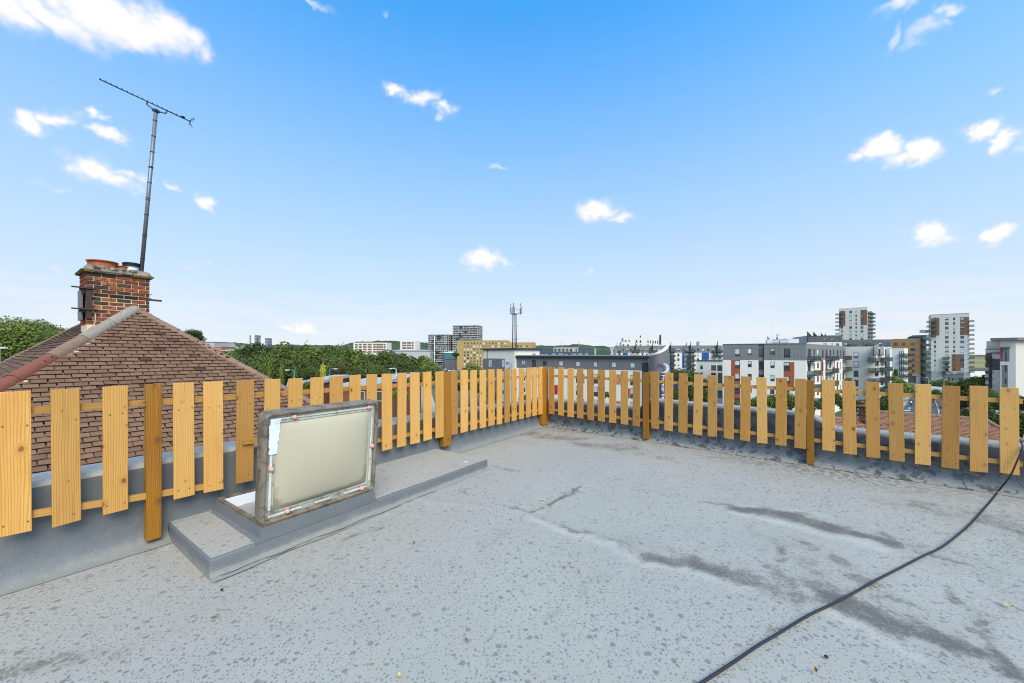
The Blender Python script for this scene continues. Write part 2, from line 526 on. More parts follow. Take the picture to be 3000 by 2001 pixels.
# ------------------------------------------------------------------ roof deck
STAINS = [  # polylines in photograph pixels on the deck, width (m), strength
 ([(1545, 1268), (1600, 1278), (1690, 1286)], .26, .60), ([(1700, 1298), (1760, 1306), (1840, 1312)], .24, .58), ([(1480, 1290), (1560, 1300)], .15, .38), ([(1830, 1320), (1960, 1345)], .2, .40),
 ([(1557, 1502), (1585, 1486)], .025, .85), ([(1600, 1478), (1640, 1458), (1697, 1425)], .035, .95), ([(1650, 1443), (1690, 1440)], .05, .62),
 ([(1493, 1491), (1560, 1503)], .035, .55), ([(1580, 1512), (1640, 1535), (1690, 1553)], .03, .55), ([(1664, 1545), (1690, 1552)], .04, .78), ([(1700, 1556), (1778, 1579), (1851, 1604)], .04, .60),
 ([(1905, 1634), (1960, 1650), (2010, 1655)], .075, .84), ([(2032, 1652), (2100, 1672), (2180, 1690)], .11, .82), ([(2225, 1706), (2270, 1724), (2298, 1742)], .11, .60),
 ([(2060, 1470), (2140, 1482)], .05, .60), ([(2160, 1490), (2200, 1494), (2250, 1502)], .075, .98), ([(2275, 1500), (2340, 1516), (2425, 1540)], .13, .95), ([(2425, 1545), (2520, 1568), (2600, 1590)], .085, .98), ([(2570, 1560), (2600, 1575)], .07, .8),
 ([(2282, 1610), (2282, 1640)], .05, .70), ([(2290, 1612), (2340, 1592), (2370, 1606)], .06, .60), ([(2285, 1670), (2290, 1700)], .08, .62), ([(2435, 1632), (2480, 1652)], .07, .70), ([(2490, 1665), (2530, 1690)], .07, .62), ([(2350, 1690), (2400, 1720)], .10, .52), ([(2420, 1715), (2440, 1740)], .06, .62), ([(2300, 1600), (2400, 1650), (2480, 1720)], .28, .42), ([(2200, 1700), (2330, 1750)], .16, .4), ([(2600, 1470), (2750, 1500)], .2, .38), ([(2150, 1480), (2600, 1580)], .2, .40), ([(2450, 1770), (2850, 1900)], .2, .42), ([(1850, 1600), (2200, 1700)], .16, .40), ([(2750, 1620), (2950, 1720)], .3, .36),
 ([(2432, 1750), (2500, 1778), (2580, 1808), (2650, 1838)], .12, .98), ([(2650, 1838), (2740, 1866), (2850, 1905)], .085, .96), ([(2540, 1740), (2640, 1755)], .045, .58),
 ([(2800, 1730), (2830, 1770)], .05, .58), ([(2850, 1800), (2890, 1855)], .045, .66), ([(2860, 1908), (2920, 1935)], .04, .7), ([(2915, 1890), (2950, 1930), (2985, 1985)], .06, .92),
 ([(2720, 1480), (2800, 1500), (2900, 1520), (2990, 1550)], .24, .48), ([(2880, 1530), (2990, 1560)], .10, .66), ([(2730, 1622), (2800, 1640), (2840, 1655)], .035, .70),
 ([(0, 1975), (90, 1945), (240, 1915)], .09, .55), ([(330, 1925), (380, 1890)], .06, .4),
 ([(980, 1590), (1110, 1545), (1200, 1500)], .035, .5), ([(1420, 1600), (1490, 1560)], .04, .45), ([(1330, 1435), (1360, 1440)], .04, .6), ([(1600, 1800), (1700, 1740), (1780, 1690)], .05, .36),
 ([(2262, 1850), (2275, 1800)], .02, .5), ([(430, 1618), (470, 1600), (500, 1590)], .06, .5), ([(1450, 1365), (1500, 1380)], .06, .5),
]
PALE = [([(1560, 1520), (1680, 1565), (1790, 1598), (1900, 1655), (2010, 1672)], .04, .8), ([(2150, 1500), (2300, 1535), (2430, 1570), (2600, 1610)], .05, .9), ([(2040, 1690), (2190, 1722)], .04, .7), ([(2420, 1790), (2560, 1850), (2700, 1920)], .05, .8), ([(2170, 1478), (2300, 1490), (2420, 1510)], .04, .6), ([(500, 1592), (480, 1606)], .05, .8)]
def polyfield(X, Y, lines, jitter=1.0, wide=1.0):
    out = np.zeros_like(X)
    jx = X+(fbm(X*6, Y*6, 3)-.5)*.12*jitter; jy = Y+(fbm(X*6+50, Y*6, 5)-.5)*.12*jitter
    for pts, w, st in lines:
        ws = [floor_pt(*p) for p in pts]
        d = np.full_like(X, 1e9)
        for a, b in zip(ws[:-1], ws[1:]):
            ax, ay = a.x, a.y; bx, by = b.x-a.x, b.y-a.y
            t = np.clip(((jx-ax)*bx+(jy-ay)*by)/(bx*bx+by*by+1e-9), 0, 1)
            d = np.minimum(d, np.hypot(jx-ax-t*bx, jy-ay-t*by))
        out = np.maximum(out, st*np.clip(1.3-d/(w*wide), 0, 1))
    return out
def make_deck():
    st = .028
    xs = np.arange(-5.2, 8.0, st); ys = np.arange(-2.6, 7.7, st)
    X, Y = np.meshgrid(xs, ys)
    Z = (fbm(X*1.1, Y*1.1, 11, 3)-.5)*.022+(fbm(X*5, Y*5, 12, 2)-.5)*.004
    seam = polyfield(X, Y, [([(1200, 1462), (1493, 1491), (1672, 1549), (1778, 1579), (1919, 1645), (2100, 1695), (2298, 1752), (2500, 1800), (2850, 1925), (3000, 1990)], .05, 1), ([(1900, 1440), (2157, 1497), (2425, 1556), (2700, 1625), (3000, 1700)], .05, 1), ([(1557, 1506), (1697, 1428), (1800, 1372)], .04, 1)], .25)
    Z += seam*.003
    dl = (X-L0.x)*mL.x+(Y-L0.y)*mL.y; dr = (X-CN.x)*mR.x+(Y-CN.y)*mR.y
    edge = np.clip(np.minimum(dl, dr)/.25, 0, 1)
    Z = Z*edge-.004
    n, m = X.shape
    idx = np.arange(n*m).reshape(n, m)
    keep = (dl > -.1) & (dr > -.1)
    kf = keep[:-1, :-1] & keep[1:, :-1] & keep[:-1, 1:] & keep[1:, 1:]
    q = np.stack([idx[:-1, :-1], idx[:-1, 1:], idx[1:, 1:], idx[1:, :-1]], -1)[kf]
    used = np.zeros(n*m, bool); used[q.ravel()] = True
    remap = np.cumsum(used)-1
    V = np.stack([X.ravel(), Y.ravel(), Z.ravel()], 1)[used]
    q = remap[q]
    me = bpy.data.meshes.new('roof_deck')
    me.vertices.add(len(V)); me.vertices.foreach_set('co', V.ravel())
    me.loops.add(q.size); me.loops.foreach_set('vertex_index', q.ravel().astype(np.int32))
    me.polygons.add(len(q)); me.polygons.foreach_set('loop_start', np.arange(0, q.size, 4, dtype=np.int32)); me.polygons.foreach_set('loop_total', np.full(len(q), 4, np.int32))
    me.polygons.foreach_set('use_smooth', np.ones(len(q), bool))
    stn = polyfield(X, Y, STAINS, 1.5, 1.25); pal = polyfield(X, Y, PALE)
    wet = np.clip(1.35-dr/.55, 0, 1)*np.clip(fbm(X*.8, Y*.8, 31)*2.2-.45, .35, 1)
    wet = np.maximum(wet, np.clip((X-2.4)*.35, 0, .75)*np.clip(fbm(X*1.3, Y*1.3, 33)*3-1.35, 0, 1))
    for nm, arr in (('stain', stn), ('pale', pal), ('wet', wet)):
        a = me.attributes.new(nm, 'FLOAT', 'POINT'); a.data.foreach_set('value', arr.ravel()[used].astype(np.float32))
    me.materials.append(M['deck']); me.update(); me.validate()
    o = bpy.data.objects.new('roof_deck', me); COL.objects.link(o)
    return tag(o, 'pale grey flat roof deck with rain spots and dark stains', 'roof deck', kind='structure')
deck = make_deck()

# ------------------------------------------------------------------ parapets
def interp(tab, x):
    return float(np.interp(x, [a for a, b in tab], [b for a, b in tab]))
def parapet(fr, s0, s1, top, name, label, ns, wetfun, cuts=()):
    th = .34
    prof = [(.035, 0.0, 0), (-.005, .008, 0), (-.045, .028, 0), (-.075, .062, 0), (-.092, .11, 0), (-.100, .17, 0), (-.104, .26, 0),
            (-.106, -.06, 1), (-.108, -.03, 1), (-.116, -.010, 1), (-.132, 0.0, 1), (-.2, .004, 1), (-.40, .003, 1), (-.425, -.005, 1), (-.44, -.03, 1), (-.44, -9.0, 2)]
    ss = sorted(set(list(np.linspace(s0, s1, ns))+[c for c in cuts]))
    rows = []; wet = []
    for a in ss:
        h = top(a); r = []
        for k, (d, z, md) in enumerate(prof):
            zz = z if md == 0 else (h+z if md == 1 else z)
            wob = (float(fbm(a*1.3, k*.4, 77))-.5)*.012 if md < 2 else 0
            r.append(fr.w(a, d+wob, zz+(wob*.4 if md == 1 else 0)))
            wet.append(wetfun(a, zz if md < 2 else -1, d))
        rows.append(r)
    mb = MB().grid(rows)
    o = mb.build(name, M['parapet'], None, smooth=True, angle=60)
    at = o.data.attributes.new('wet', 'FLOAT', 'POINT'); at.data.foreach_set('value', np.array(wet, np.float32))
    o.data.materials.append(M['coping'])
    npf = len(prof)-1
    o.data.polygons.foreach_set('material_index', [1 if 8 <= (i % npf) <= 13 else 0 for i in range(len(o.data.polygons))])  # top faces take the membrane with sky brightness painted in
    return tag(o, label, 'wall')
LTOP = [(FL.s_at(100, -.12), FL.z_at(100, 1414, -.12)), (FL.s_at(700, -.12), FL.z_at(700, 1308, -.12)), (FL.s_at(1340, -.12), FL.z_at(1340, 1207, -.12)), (FL.s_at(1560, -.12), FL.z_at(1560, 1178, -.12))]
sA, sB = FR.s_at(1874, -.12), FR.s_at(1890, -.12); sC, sD = FR.s_at(2372, -.12), FR.s_at(2452, -.12)
RTOP = [(FR.s_at(1640, -.12), FR.z_at(1640, 1174, -.12)), (sA, FR.z_at(1860, 1195, -.12)), (sB, FR.z_at(1902, 1171, -.12)), (sC, FR.z_at(2330, 1211, -.12)), (sD, FR.z_at(2452, 1258, -.12)), (FR.s_at(2980, -.12), FR.z_at(2980, 1308, -.12))]
wall_L = parapet(FL, -5.0, LLEN+.44, lambda a: interp(LTOP, a), 'parapet_wall', 'grey coated parapet wall behind the hatch, beside the brown tiled roof', 120, lambda a, z, d: .12 if z > .3 and d < -.11 else .05)
wall_R = parapet(FR, -.44, 9.0, lambda a: interp(RTOP, a), 'parapet_wall', 'grey coated parapet wall with dark wet blotches and stepped top, on the right', 160, lambda a, z, d: (1.0 if z < .34 else .8) if d > -.12 else .25, cuts=(sA, sB, sC, sD))

# ------------------------------------------------------------------ timber
def timber(name, c0, c1, cdark, tint=.30):
    t = NT(name)
    co = t.coord('Object'); rd = t.rand()
    off = t.n('ShaderNodeCombineXYZ'); t.link(t.math('MULTIPLY', rd, 13.7), off.inputs[0]); t.link(t.math('MULTIPLY', rd, 7.3), off.inputs[1]); t.link(t.math('MULTIPLY', rd, 31.1), off.inputs[2])
    add = t.n('ShaderNodeVectorMath', operation='ADD'); t.link(co, add.inputs[0]); t.link(off.outputs[0], add.inputs[1]); v = add.outputs[0]
    # knots: sparse cells stretched a little across the board
    sk = t.n('ShaderNodeSeparateXYZ'); t.link(v, sk.inputs[0])
    ck = t.n('ShaderNodeCombineXYZ'); t.link(t.math('MULTIPLY', sk.outputs[0], 9.5), ck.inputs[0]); t.link(t.math('MULTIPLY', sk.outputs[2], 6.5), ck.inputs[1])
    kn = t.vor(ck.outputs[0], 1.0, dim='2D')
    kc = t.n('ShaderNodeSeparateColor'); t.link(kn.outputs['Color'], kc.inputs[0])
    on = t.math('GREATER_THAN', kc.outputs[0], .60)
    kr = t.math('MULTIPLY_ADD', t.math('POWER', kc.outputs[1], 2.0), .11, .035)
    dist = t.math('ADD', kn.outputs['Distance'], t.math('MULTIPLY_ADD', t.noise(v, 60, 2), .05, -.025))
    knot = t.math('MULTIPLY', t.ss(t.math('SUBTRACT', kr, dist), -.02, .03), on)
    halo = t.math('MULTIPLY', t.ss(t.math('SUBTRACT', t.math('MULTIPLY', kr, 2.2), dist), -.08, .10), on)
    # growth rings, bent round the knots
    bend = t.math('MULTIPLY', t.math('MULTIPLY', halo, .045), 1.0)
    gx = t.mapping(v, (1, 1, .045))
    lowf = t.noise(t.mapping(v, (9, 9, 1.1)), 1.0, 3, .5)
    sx = t.n('ShaderNodeSeparateXYZ'); t.link(v, sx.inputs[0])
    ph = t.math('ADD', t.math('ADD', sx.outputs[0], bend), t.math('MULTIPLY', lowf, .055))
    ring = t.math('SINE', t.math('MULTIPLY', ph, 520.0))
    ring = t.ss(ring, -.2, 1.0)
    streak = t.noise(t.mapping(v, (70, 70, 1.6)), 1.0, 5, .65)
    blot = t.noise(t.mapping(v, (6, 6, 2.2)), 1.0, 4, .6)
    col = t.mix(t.math('MULTIPLY_ADD', blot, 1.5, -.25, clamp=True), c0, c1)
    col = t.mix(t.math('MULTIPLY', ring, .5), col, cdark)
    col = t.mix(t.math('MULTIPLY', t.ss(streak, .48, .75), .5), col, cdark)
    col = t.mix(t.math('MULTIPLY', halo, .3), col, cdark)
    col = t.mix(t.math('MULTIPLY', knot, .85), col, (.16, .06, .018))
    tone = t.math('MULTIPLY_ADD', rd, tint, 1-tint*.55)
    col = t.mix(1.0, col, tone, 'MULTIPLY')
    r2_ = t.math('FRACT', t.math('MULTIPLY', rd, 7.31))
    col = t.mix(t.math('MULTIPLY', r2_, .30), col, tuple(min(.9, c0[k]*(1.12, 1.25, 1.7)[k]) for k in range(3)))
    grey = t.ss(t.noise(t.mapping(v, (5, 5, 1.3)), 1.0, 5, .65), .52, .72)
    col = t.mix(t.math('MULTIPLY', grey, .30), col, tuple(cdark[k]*(1.25, 1.2, 1.1)[k] for k in range(3)))
    t.bump(t.math('ADD', streak, t.math('MULTIPLY', ring, .3)), .25, .003)
    return t.done(col, t.math('MULTIPLY_ADD', blot, .2, .45), 0, .35)
M['pine'] = timber('pine_board', (.70, .375, .098), (.63, .30, .063), (.40, .155, .026))
M['pine_dark_shaded'] = timber('pine_board_darker', (.55, .275, .066), (.45, .20, .038), (.28, .10, .016))  # darker boards; on the right fence they carry its painted shade
M['post'] = timber('treated_timber', (.42, .175, .013), (.32, .12, .008), (.15, .05, .004))
M['rail'] = timber('pine_rail', (.54, .285, .07), (.45, .21, .043), (.26, .105, .018))
M['screw'] = simple('screw_steel', (.16, .12, .09), .5, .6)

def board(fr, s0, s1, zb, zt, d0, d1, name, mat, parent, skew=0.0, trim=None):
    """upright board between s0 and s1 on the fence line; ends cut by hand, so slightly out of square"""
    w = s1-s0; mid = (s0+s1)/2
    o = fr.w(mid, (d0+d1)/2, zb)
    h = zt-zb; t = abs(d1-d0)
    mb = MB()
    a, b, c, e = [random.uniform(-.004, .004) for _ in range(4)]
    sk = random.uniform(-.004, .004)
    pts = [(-w/2, 0+a), (w/2, 0+b), (w/2+sk, h+c), (-w/2+sk, h+e)]
    ch = .0022
    # chamfered board: front outline inset
    def ring(inset, y):
        return [(x+(ch*inset if x < 0 else -ch*inset), y, z+(ch*inset if k < 2 else -ch*inset)) for k, (x, z) in enumerate(pts)]
    rings = [ring(1, -t/2), ring(0, -t/2+ch), ring(0, t/2-ch), ring(1, t/2)]
    for r in rings:
        mb.v += r
    for k in range(3):
        for j in range(4):
            i = k*4+j; l = k*4+(j+1) % 4
            mb.f.append((i, l, l+4, i+4))
    mb.f.append((3, 2, 1, 0)); mb.f.append((12, 13, 14, 15))
    for i, f in enumerate(mb.f):
        mb.f[i] = f[::-1]
    ang = math.atan2(fr.u.y, fr.u.x)
    me = mb.mesh(name, mat)
    off = root_off(parent)
    ob_ = inst(name, me, parent, o-off, ang)
    if name == 'picket':
        ob_.rotation_euler = (random.gauss(0, .004), random.gauss(0, .006), ang+random.gauss(0, .012))
    return ob_

def bar(fr, s0, z0, s1, z1, hgt, d0, d1, name, mat, parent):
    """near-horizontal rail running along the fence from (s0, z0) to (s1, z1): local z runs along the grain"""
    A = fr.w(s0, (d0+d1)/2, z0); B = fr.w(s1, (d0+d1)/2, z1)
    L = (B-A).length; t = abs(d1-d0)
    mb = MB().box((-hgt, -t/2, 0), (hgt, 0, 0), (0, t, 0), (0, 0, L))
    me = mb.mesh(name, mat)
    zax = (B-A).normalized(); yax = -fr.m; xax = yax.cross(zax).normalized()
    R = Matrix((xax, yax, zax)).transposed()
    o = inst(name, me, parent, A-root_off(parent))
    o.rotation_euler = R.to_euler()
    return o

LP = [(-8, 94, 1147, 1566), (153, 238, 1139, 1535), (302, 376, 1131, 1501), (510, 571, 1122, 1458), (598, 655, 1118, 1439), (692, 743, 1114, 1413), (774, 820, 1111, 1330), (845, 886, 1108, 1322), (910, 948, 1105, 1312), (968, 1005, 1102, 1304), (1024, 1056, 1099, 1300), (1075, 1105, 1097, 1296),
      (1121, 1150, 1095, 1319), (1165, 1191, 1093, 1308), (1204, 1231, 1091, 1299), (1242, 1266, 1089, 1290), (1277, 1300, 1088, 1282), (1324, 1342, 1086, 1273), (1351, 1372, 1085, 1266), (1380, 1399, 1084, 1259), (1407, 1425, 1083, 1253), (1432, 1450, 1082, 1247), (1457, 1472, 1081, 1242), (1479, 1494, 1081, 1237), (1501, 1515, 1080, 1232), (1522, 1535, 1079, 1227), (1542, 1556, 1077, 1222), (1561, 1574, 1076, 1218), (1579, 1592, 1075, 1214)]
RP = [(1607, 1623, 1075, 1214), (1634, 1650, 1076, 1217), (1662, 1680, 1078, 1222), (1690, 1708, 1080, 1226), (1720, 1739, 1081, 1231), (1751, 1771, 1083, 1235), (1784, 1804, 1085, 1239), (1818, 1839, 1086, 1244), (1853, 1874, 1088, 1249), (1907, 1930, 1089, 1256), (1946, 1970, 1092, 1262), (1987, 2013, 1094, 1268), (2030, 2056, 1096, 1274), (2073, 2100, 1099, 1280), (2120, 2149, 1101, 1286), (2168, 2197, 1103, 1292), (2218, 2248, 1105, 1299), (2271, 2304, 1107, 1305), (2327, 2361, 1110, 1313), (2409, 2447, 1112, 1322), (2471, 2510, 1116, 1331), (2538, 2579, 1119, 1341), (2606, 2651, 1123, 1351), (2680, 2727, 1126, 1362), (2758, 2810, 1130, 1372), (2841, 2895, 1131, 1383), (2930, 2987, 1136, 1390)]
def fence(fr, table, posts, label, extra, rails):
    root = thing('picket_fence', label, 'fence', fr.w(0, 0, 0))
    sc = MB()
    def screws(s0, s1, z):
        for f_ in (.2, .8):
            c = fr.w(s0+(s1-s0)*(f_+random.uniform(-.08, .08)), .0005, z+random.uniform(-.01, .01))
            r = .0045
            sc.poly([c+fr.u*(r*math.cos(q*math.pi/3))+Vector((0, 0, r*math.sin(q*math.pi/3)))+fr.m*.001 for q in range(6)])
    rows = [(fr.s_at(a), fr.s_at(b), fr.z_at((a+b)/2, t), fr.z_at((a+b)/2, bo)) for a, b, t, bo in table]
    rows += extra
    for k, (a, b, zt, zb) in enumerate(rows):
        if b < a:
            a, b = b, a
        mat = M['pine'] if random.random() < (.8 if fr is FL else .3) else M['pine_dark_shaded']  # more dark boards on the right: that fence's shade put into the colour
        dd = random.uniform(-.002, .002)
        board(fr, a, b, zb, zt, -.019+dd, -.001+dd, 'picket', mat, root)
        screws(a, b, zt-.2); screws(a, b, zb+.06)
    for (a, b, t, bo) in posts:
        s0, s1 = sorted((fr.s_at(a), fr.s_at(b))); m_ = (a+b)/2
        board(fr, s0, s1, fr.z_at(m_, bo), fr.z_at(m_, t), -.078, -.003, 'post', M['post'], root)
    for (a, ya, b, yb, h, d0, d1) in rails:
        s0, s1 = fr.s_at(a), fr.s_at(b)
        bar(fr, s0, fr.z_at(a, ya), s1, fr.z_at(b, yb), h, d0, d1, 'rail', M['rail'], root)
    tag(sc.build('screw_heads', M['screw'], root), kind='stuff')
    return root
sl = FL.s_at(-8); exL = [(sl-.19*k-.115, sl-.19*k, 1.185, .32) for k in range(1, 4)]
sr = FR.s_at(2987); exR = [(sr+.075+.165*k, sr+.17+.165*k, 1.07, .215) for k in range(0, 4)]
fence_L = fence(FL, LP, [(429, 474, 1127, 1582), (1300, 1323, 1090, 1306), (1590, 1607, 1077, 1244)], 'long pine picket fence passing behind the open hatch, beside the brown tiled roof', exL,
    [(0, 1221, 1590, 1104, .044, -.044, -.0205), (0, 1536, 640, 1430, .044, -.044, -.0205), (709, 1302, 1100, 1256, .044, .001, .024), (1085, 1302, 1590, 1203, .044, -.044, -.0205)])
fence_R = fence(FR, RP, [(1883, 1900, 1091, 1287), (2363, 2385, 1115, 1361)], 'pine picket fence on the right, in front of the wet stepped parapet', exR,
    [(1606, 1104, 2999, 1184, .045, -.046, -.0205), (1606, 1203, 2999, 1369, .045, -.046, -.0205)])

# ------------------------------------------------------------------ raised step with the roof hatch
import bmesh
def bevel_box(frame, s0, s1, d0, d1, z0, z1, r, segs, name, mat, parent, cut=None):
    bm = bmesh.new()
    vs_ = [bm.verts.new(frame.w(s, d, z)-Vector(root_off(parent) or (0, 0, 0))) for z in (z0, z1) for d in (d0, d1) for s in (s0, s1)]
    for f in [(0, 2, 3, 1), (4, 5, 7, 6), (0, 1, 5, 4), (2, 6, 7, 3), (0, 4, 6, 2), (1, 3, 7, 5)]:
        bm.faces.new([vs_[i] for i in f])
    bmesh.ops.recalc_face_normals(bm, faces=bm.faces)
    es = [e for e in bm.edges if not all(abs(v.co.z-(z0-(root_off(parent) or Vector()).z)) < 1e-5 for v in e.verts)]
    bmesh.ops.bevel(bm, geom=es, offset=r, segments=segs, affect='EDGES', profile=.5)
    me = bpy.data.meshes.new(name); bm.to_mesh(me); bm.free()
    me.polygons.foreach_set('use_smooth', [True]*len(me.polygons))
    me.set_sharp_from_angle(angle=math.radians(50))
    me.materials.append(mat)
    o = bpy.data.objects.new(name, me); COL.objects.link(o); o.parent = parent
    return o
def to_fl(p):
    v = Vector(p)-L0
    return v.dot(uL), v.dot(mL)
pa = to_fl(floor_pt(616, 1698)); pb = to_fl(floor_pt(1427, 1373))
DF = (pa[1]+pb[1])/2; S0 = pa[0]; S1 = pb[0]; ZS = .118
step = bevel_box(FL, S0, S1, -.14, DF, -.02, ZS-.003, .018, 3, 'raised_step', M['parapet'], deck)  # sides in the shade-darkened membrane; separate top sheet keeps the deck colour
mb = MB(); rows = []
for a in np.linspace(S0+.012, S1-.012, 90):
    rows.append([FL.w(a, d, ZS+(float(fbm(a*4, d*4, 41))-.5)*.004-.0005) for d in np.linspace(-.10, DF-.013, 24)])
mb.grid([r[::-1] for r in rows])
mb.build('step_top', M['step'], deck, smooth=True)
# cove at the step's foot and the torn sealant line along it
mb = MB(); rows = []
for a in np.linspace(S0, S1, 60):
    rows.append([FL.w(a, DF-.002, .035), FL.w(a, DF+.008, .014), FL.w(a, DF+.03, .004), FL.w(a, DF+.055+.012*math.sin(a*9), -.003)])
mb.grid(rows)
mb.build('step_skirt', M['parapet'], deck, smooth=True)
mb = MB(); rows = []
for k, a in enumerate(np.linspace(S0+.02, S1-.9, 150)):
    j = (float(fbm(a*9, 3, 5))-.5)*.05; w_ = .003+.009*float(fbm(a*15, 9, 8))
    dd = DF+.032+j
    rows.append([FL.w(a, dd, .0068), FL.w(a, dd+w_, .0062)])
mb.grid(rows)
mb.build('sealant_line', M['joint'], deck)
# hatch
M['lid_trim'] = None
def grime(name, base, dark, amt=.6, scale=6, rough=.55, lo=.42, hi=.68):
    t = NT(name); co = t.coord('Object')
    n1 = t.noise(co, scale, 8, .7, .4); n2 = t.noise(co, scale*6, 5, .7)
    f = t.math('MULTIPLY', t.ss(t.math('ADD', n1, t.math('MULTIPLY_ADD', n2, .5, -.25)), lo, hi), amt)
    c = t.mix(f, base, dark)
    t.bump(n2, .2, .004)
    return t.done(c, rough, 0, .35)
M['lid_frame'] = grime('hatch_frame_weathered', (.22, .175, .125), (.07, .052, .036), .9, 9)
M['lid_rim'] = grime('hatch_rim_milky', (.44, .43, .36), (.14, .125, .09), .85, 5, .4, .46, .72)
M['seal'] = grime('seal_strip', (.70, .69, .60), (.32, .30, .24), .6, 14)
M['cap_pink'] = simple('pink_plastic', (.66, .33, .28), .45, var=.2, scale=30)
M['tape'] = grime('white_tape', (.78, .80, .83), (.5, .5, .5), .4, 20)
M['hatch_in'] = simple('white_lining', (.80, .80, .82), .6, var=.04)
t = NT('opal_polycarbonate')
co = t.coord('Object')
edge = t.attr('edge')
g1 = t.noise(co, 7, 8, .72, .5); g2 = t.noise(co, 1.6, 3, .5)
dirt = t.ss(t.math('ADD', t.math('MULTIPLY', edge, .75), t.math('MULTIPLY_ADD', g1, 1.0, -.55)), .30, .85)
c = t.mix(g2, (.56, .48, .335), (.53, .475, .35))
c = t.mix(t.math('MULTIPLY', dirt, .7), c, (.20, .17, .11))
t.done(c, .42, 0, .3)
tr = t.n('ShaderNodeBsdfTranslucent'); t.link(c, tr.inputs['Color'])
mx = t.n('ShaderNodeMixShader'); mx.inputs[0].default_value = .12
t.t.links.new(t.b.outputs[0], mx.inputs[1]); t.t.links.new(tr.outputs[0], mx.inputs[2]); t.t.links.new(mx.outputs[0], t.out.inputs['Surface'])
M['opal'] = t.m

h0 = FL.s_at(768, DF); h1 = FL.s_at(1096, DF)
ZK = .205
hatch = thing('roof_hatch', 'opened roof hatch with opal white dome lid standing upright on grey upstand', 'roof hatch', FL.w((h0+h1)/2, DF-.4, ZS))
KB = -.055    # back edge of the upstand (d)
mb = MB()
def ringq(s0, s1, d0, d1, z):
    return [FL.w(s0, d0, z), FL.w(s1, d0, z), FL.w(s1, d1, z), FL.w(s0, d1, z)]
r1 = ringq(h0-.05, h1+.035, KB, DF+.003, ZS-.01); r1b = ringq(h0-.016, h1+.012, KB, DF+.003, ZS+.018); r2 = ringq(h0, h1, KB, DF+.002, ZK); r3 = ringq(h0+.035, h1-.035, KB+.035, DF-.035, ZK); r4 = ringq(h0+.035, h1-.035, KB+.035, DF-.035, -.25)
for A, B in ((r1, r1b), (r1b, r2)):
    for k in range(4):
        l = (k+1) % 4
        mb.quad(A[k], A[l], B[l], B[k])
mb.build('upstand', M['parapet'], hatch)
mb = MB()
for k in range(4):
    l = (k+1) % 4
    mb.quad(r2[k], r2[l], r3[l], r3[k])
# raised timber-like ledge round the opening
for (a0, a1, b0, b1) in ((h0+.004, h0+.03, KB+.004, DF-.004), (h1-.03, h1-.004, KB+.004, DF-.004), (h0+.03, h1-.03, KB+.004, KB+.03), (h0+.03, h1-.03, DF-.03, DF-.004)):
    mb.box(FL.w(a0, b0, ZK+.001), FL.u*(a1-a0), FL.m*(b1-b0), (0, 0, .014))
mb.build('curb_frame', M['lid_frame'], hatch)
mb = MB()
for k in range(4):
    l = (k+1) % 4
    mb.quad(r3[k], r3[l], r4[l], r4[k])
mb.quad(*ringq(h0+.05, h1-.05, KB+.05, DF-.05, .115))
mb.build('lining', M['hatch_in'], hatch)
# lid: local frame a = along hinge, b = up the lid, c = towards the camera
lean = math.radians(5.0)
bdir = (Vector((0, 0, 1))*math.cos(lean)+mL*math.sin(lean)).normalized(); cdir = uL.cross(bdir)
if cdir.dot(mL) < 0:
    cdir = -cdir
LO = FL.w(h0-.012, DF-.03, ZK+.002); LW = (h1-h0)+.024; LH = .80
def LW_(a, b, c):
    return LO+uL*a+bdir*b+cdir*c
def rrect(x0, y0, x1, y1, r, n=5):
    out = []
    for cx, cy, a0 in ((x1-r, y1-r, 0), (x0+r, y1-r, 90), (x0+r, y0+r, 180), (x1-r, y0+r, 270)):
        for k in range(n+1):
            a = math.radians(a0+90*k/n)
            out.append((cx+r*math.cos(a), cy+r*math.sin(a)))
    return out
def ring_loft(levels, name, mat, closed=True):
    mb = MB(); pts = []
    for (ins, c, r) in levels:
        pts.append([LW_(x, y, c) for x, y in rrect(ins, ins, LW-ins, LH-ins, max(.004, r))])
    n = len(pts[0])
    for lv in pts:
        mb.v += [tuple(p) for p in lv]
    for k in range(len(pts)-1):
        for j in range(n):
            l = (j+1) % n
            mb.f.append((k*n+j, k*n+l, (k+1)*n+l, (k+1)*n+j))
    return mb
fm = ring_loft([(.02, -.085, .03), (.004, -.078, .045), (0, -.06, .05), (0, .012, .05), (.006, .026, .045), (.018, .032, .038), (.026, .030, .026), (.032, .018, .02), (.034, -.002, .018)], 'lid_frame', M['lid_frame'])
fm.build('lid_frame', M['lid_frame'], hatch, smooth=True, angle=55)
fm = ring_loft([(.033, .004, .018), (.072, .006, .012), (.076, .013, .012), (.083, .013, .01), (.087, .004, .01)], 'lid_rim', M['lid_rim'])
fm.build('lid_rim', M['lid_rim'], hatch, smooth=True, angle=40)
# dome panel, bulging gently
mb = MB(); rows = []; ed = []
N = 26
for i in range(N+1):
    r = []
    for j in range(N+1):
        x = i/N; y = j/N
        e = min(x, 1-x, y, 1-y)
        bul = .075*(max(0.0, math.sin(math.pi*x)*math.sin(math.pi*y)))**.55
        r.append(LW_(.085+(LW-.17)*x, .085+(LH-.17)*y, .006+bul))
        ed.append(max(0, 1-e*7)*(1.0 if y < .3 else .5)*(1.5 if y < .14 else 1))
    rows.append(r)
mb.grid(rows)
o = mb.build('dome_panel', M['opal'], hatch, smooth=True)
a_ = o.data.attributes.new('edge', 'FLOAT', 'POINT'); a_.data.foreach_set('value', np.array(ed, np.float32))
mb = MB()
mb.box(LW_(.05, .05, -.075), uL*(LW-.1), bdir*(LH-.1), cdir*.012)
mb.build('inner_panel', M['opal'], hatch)
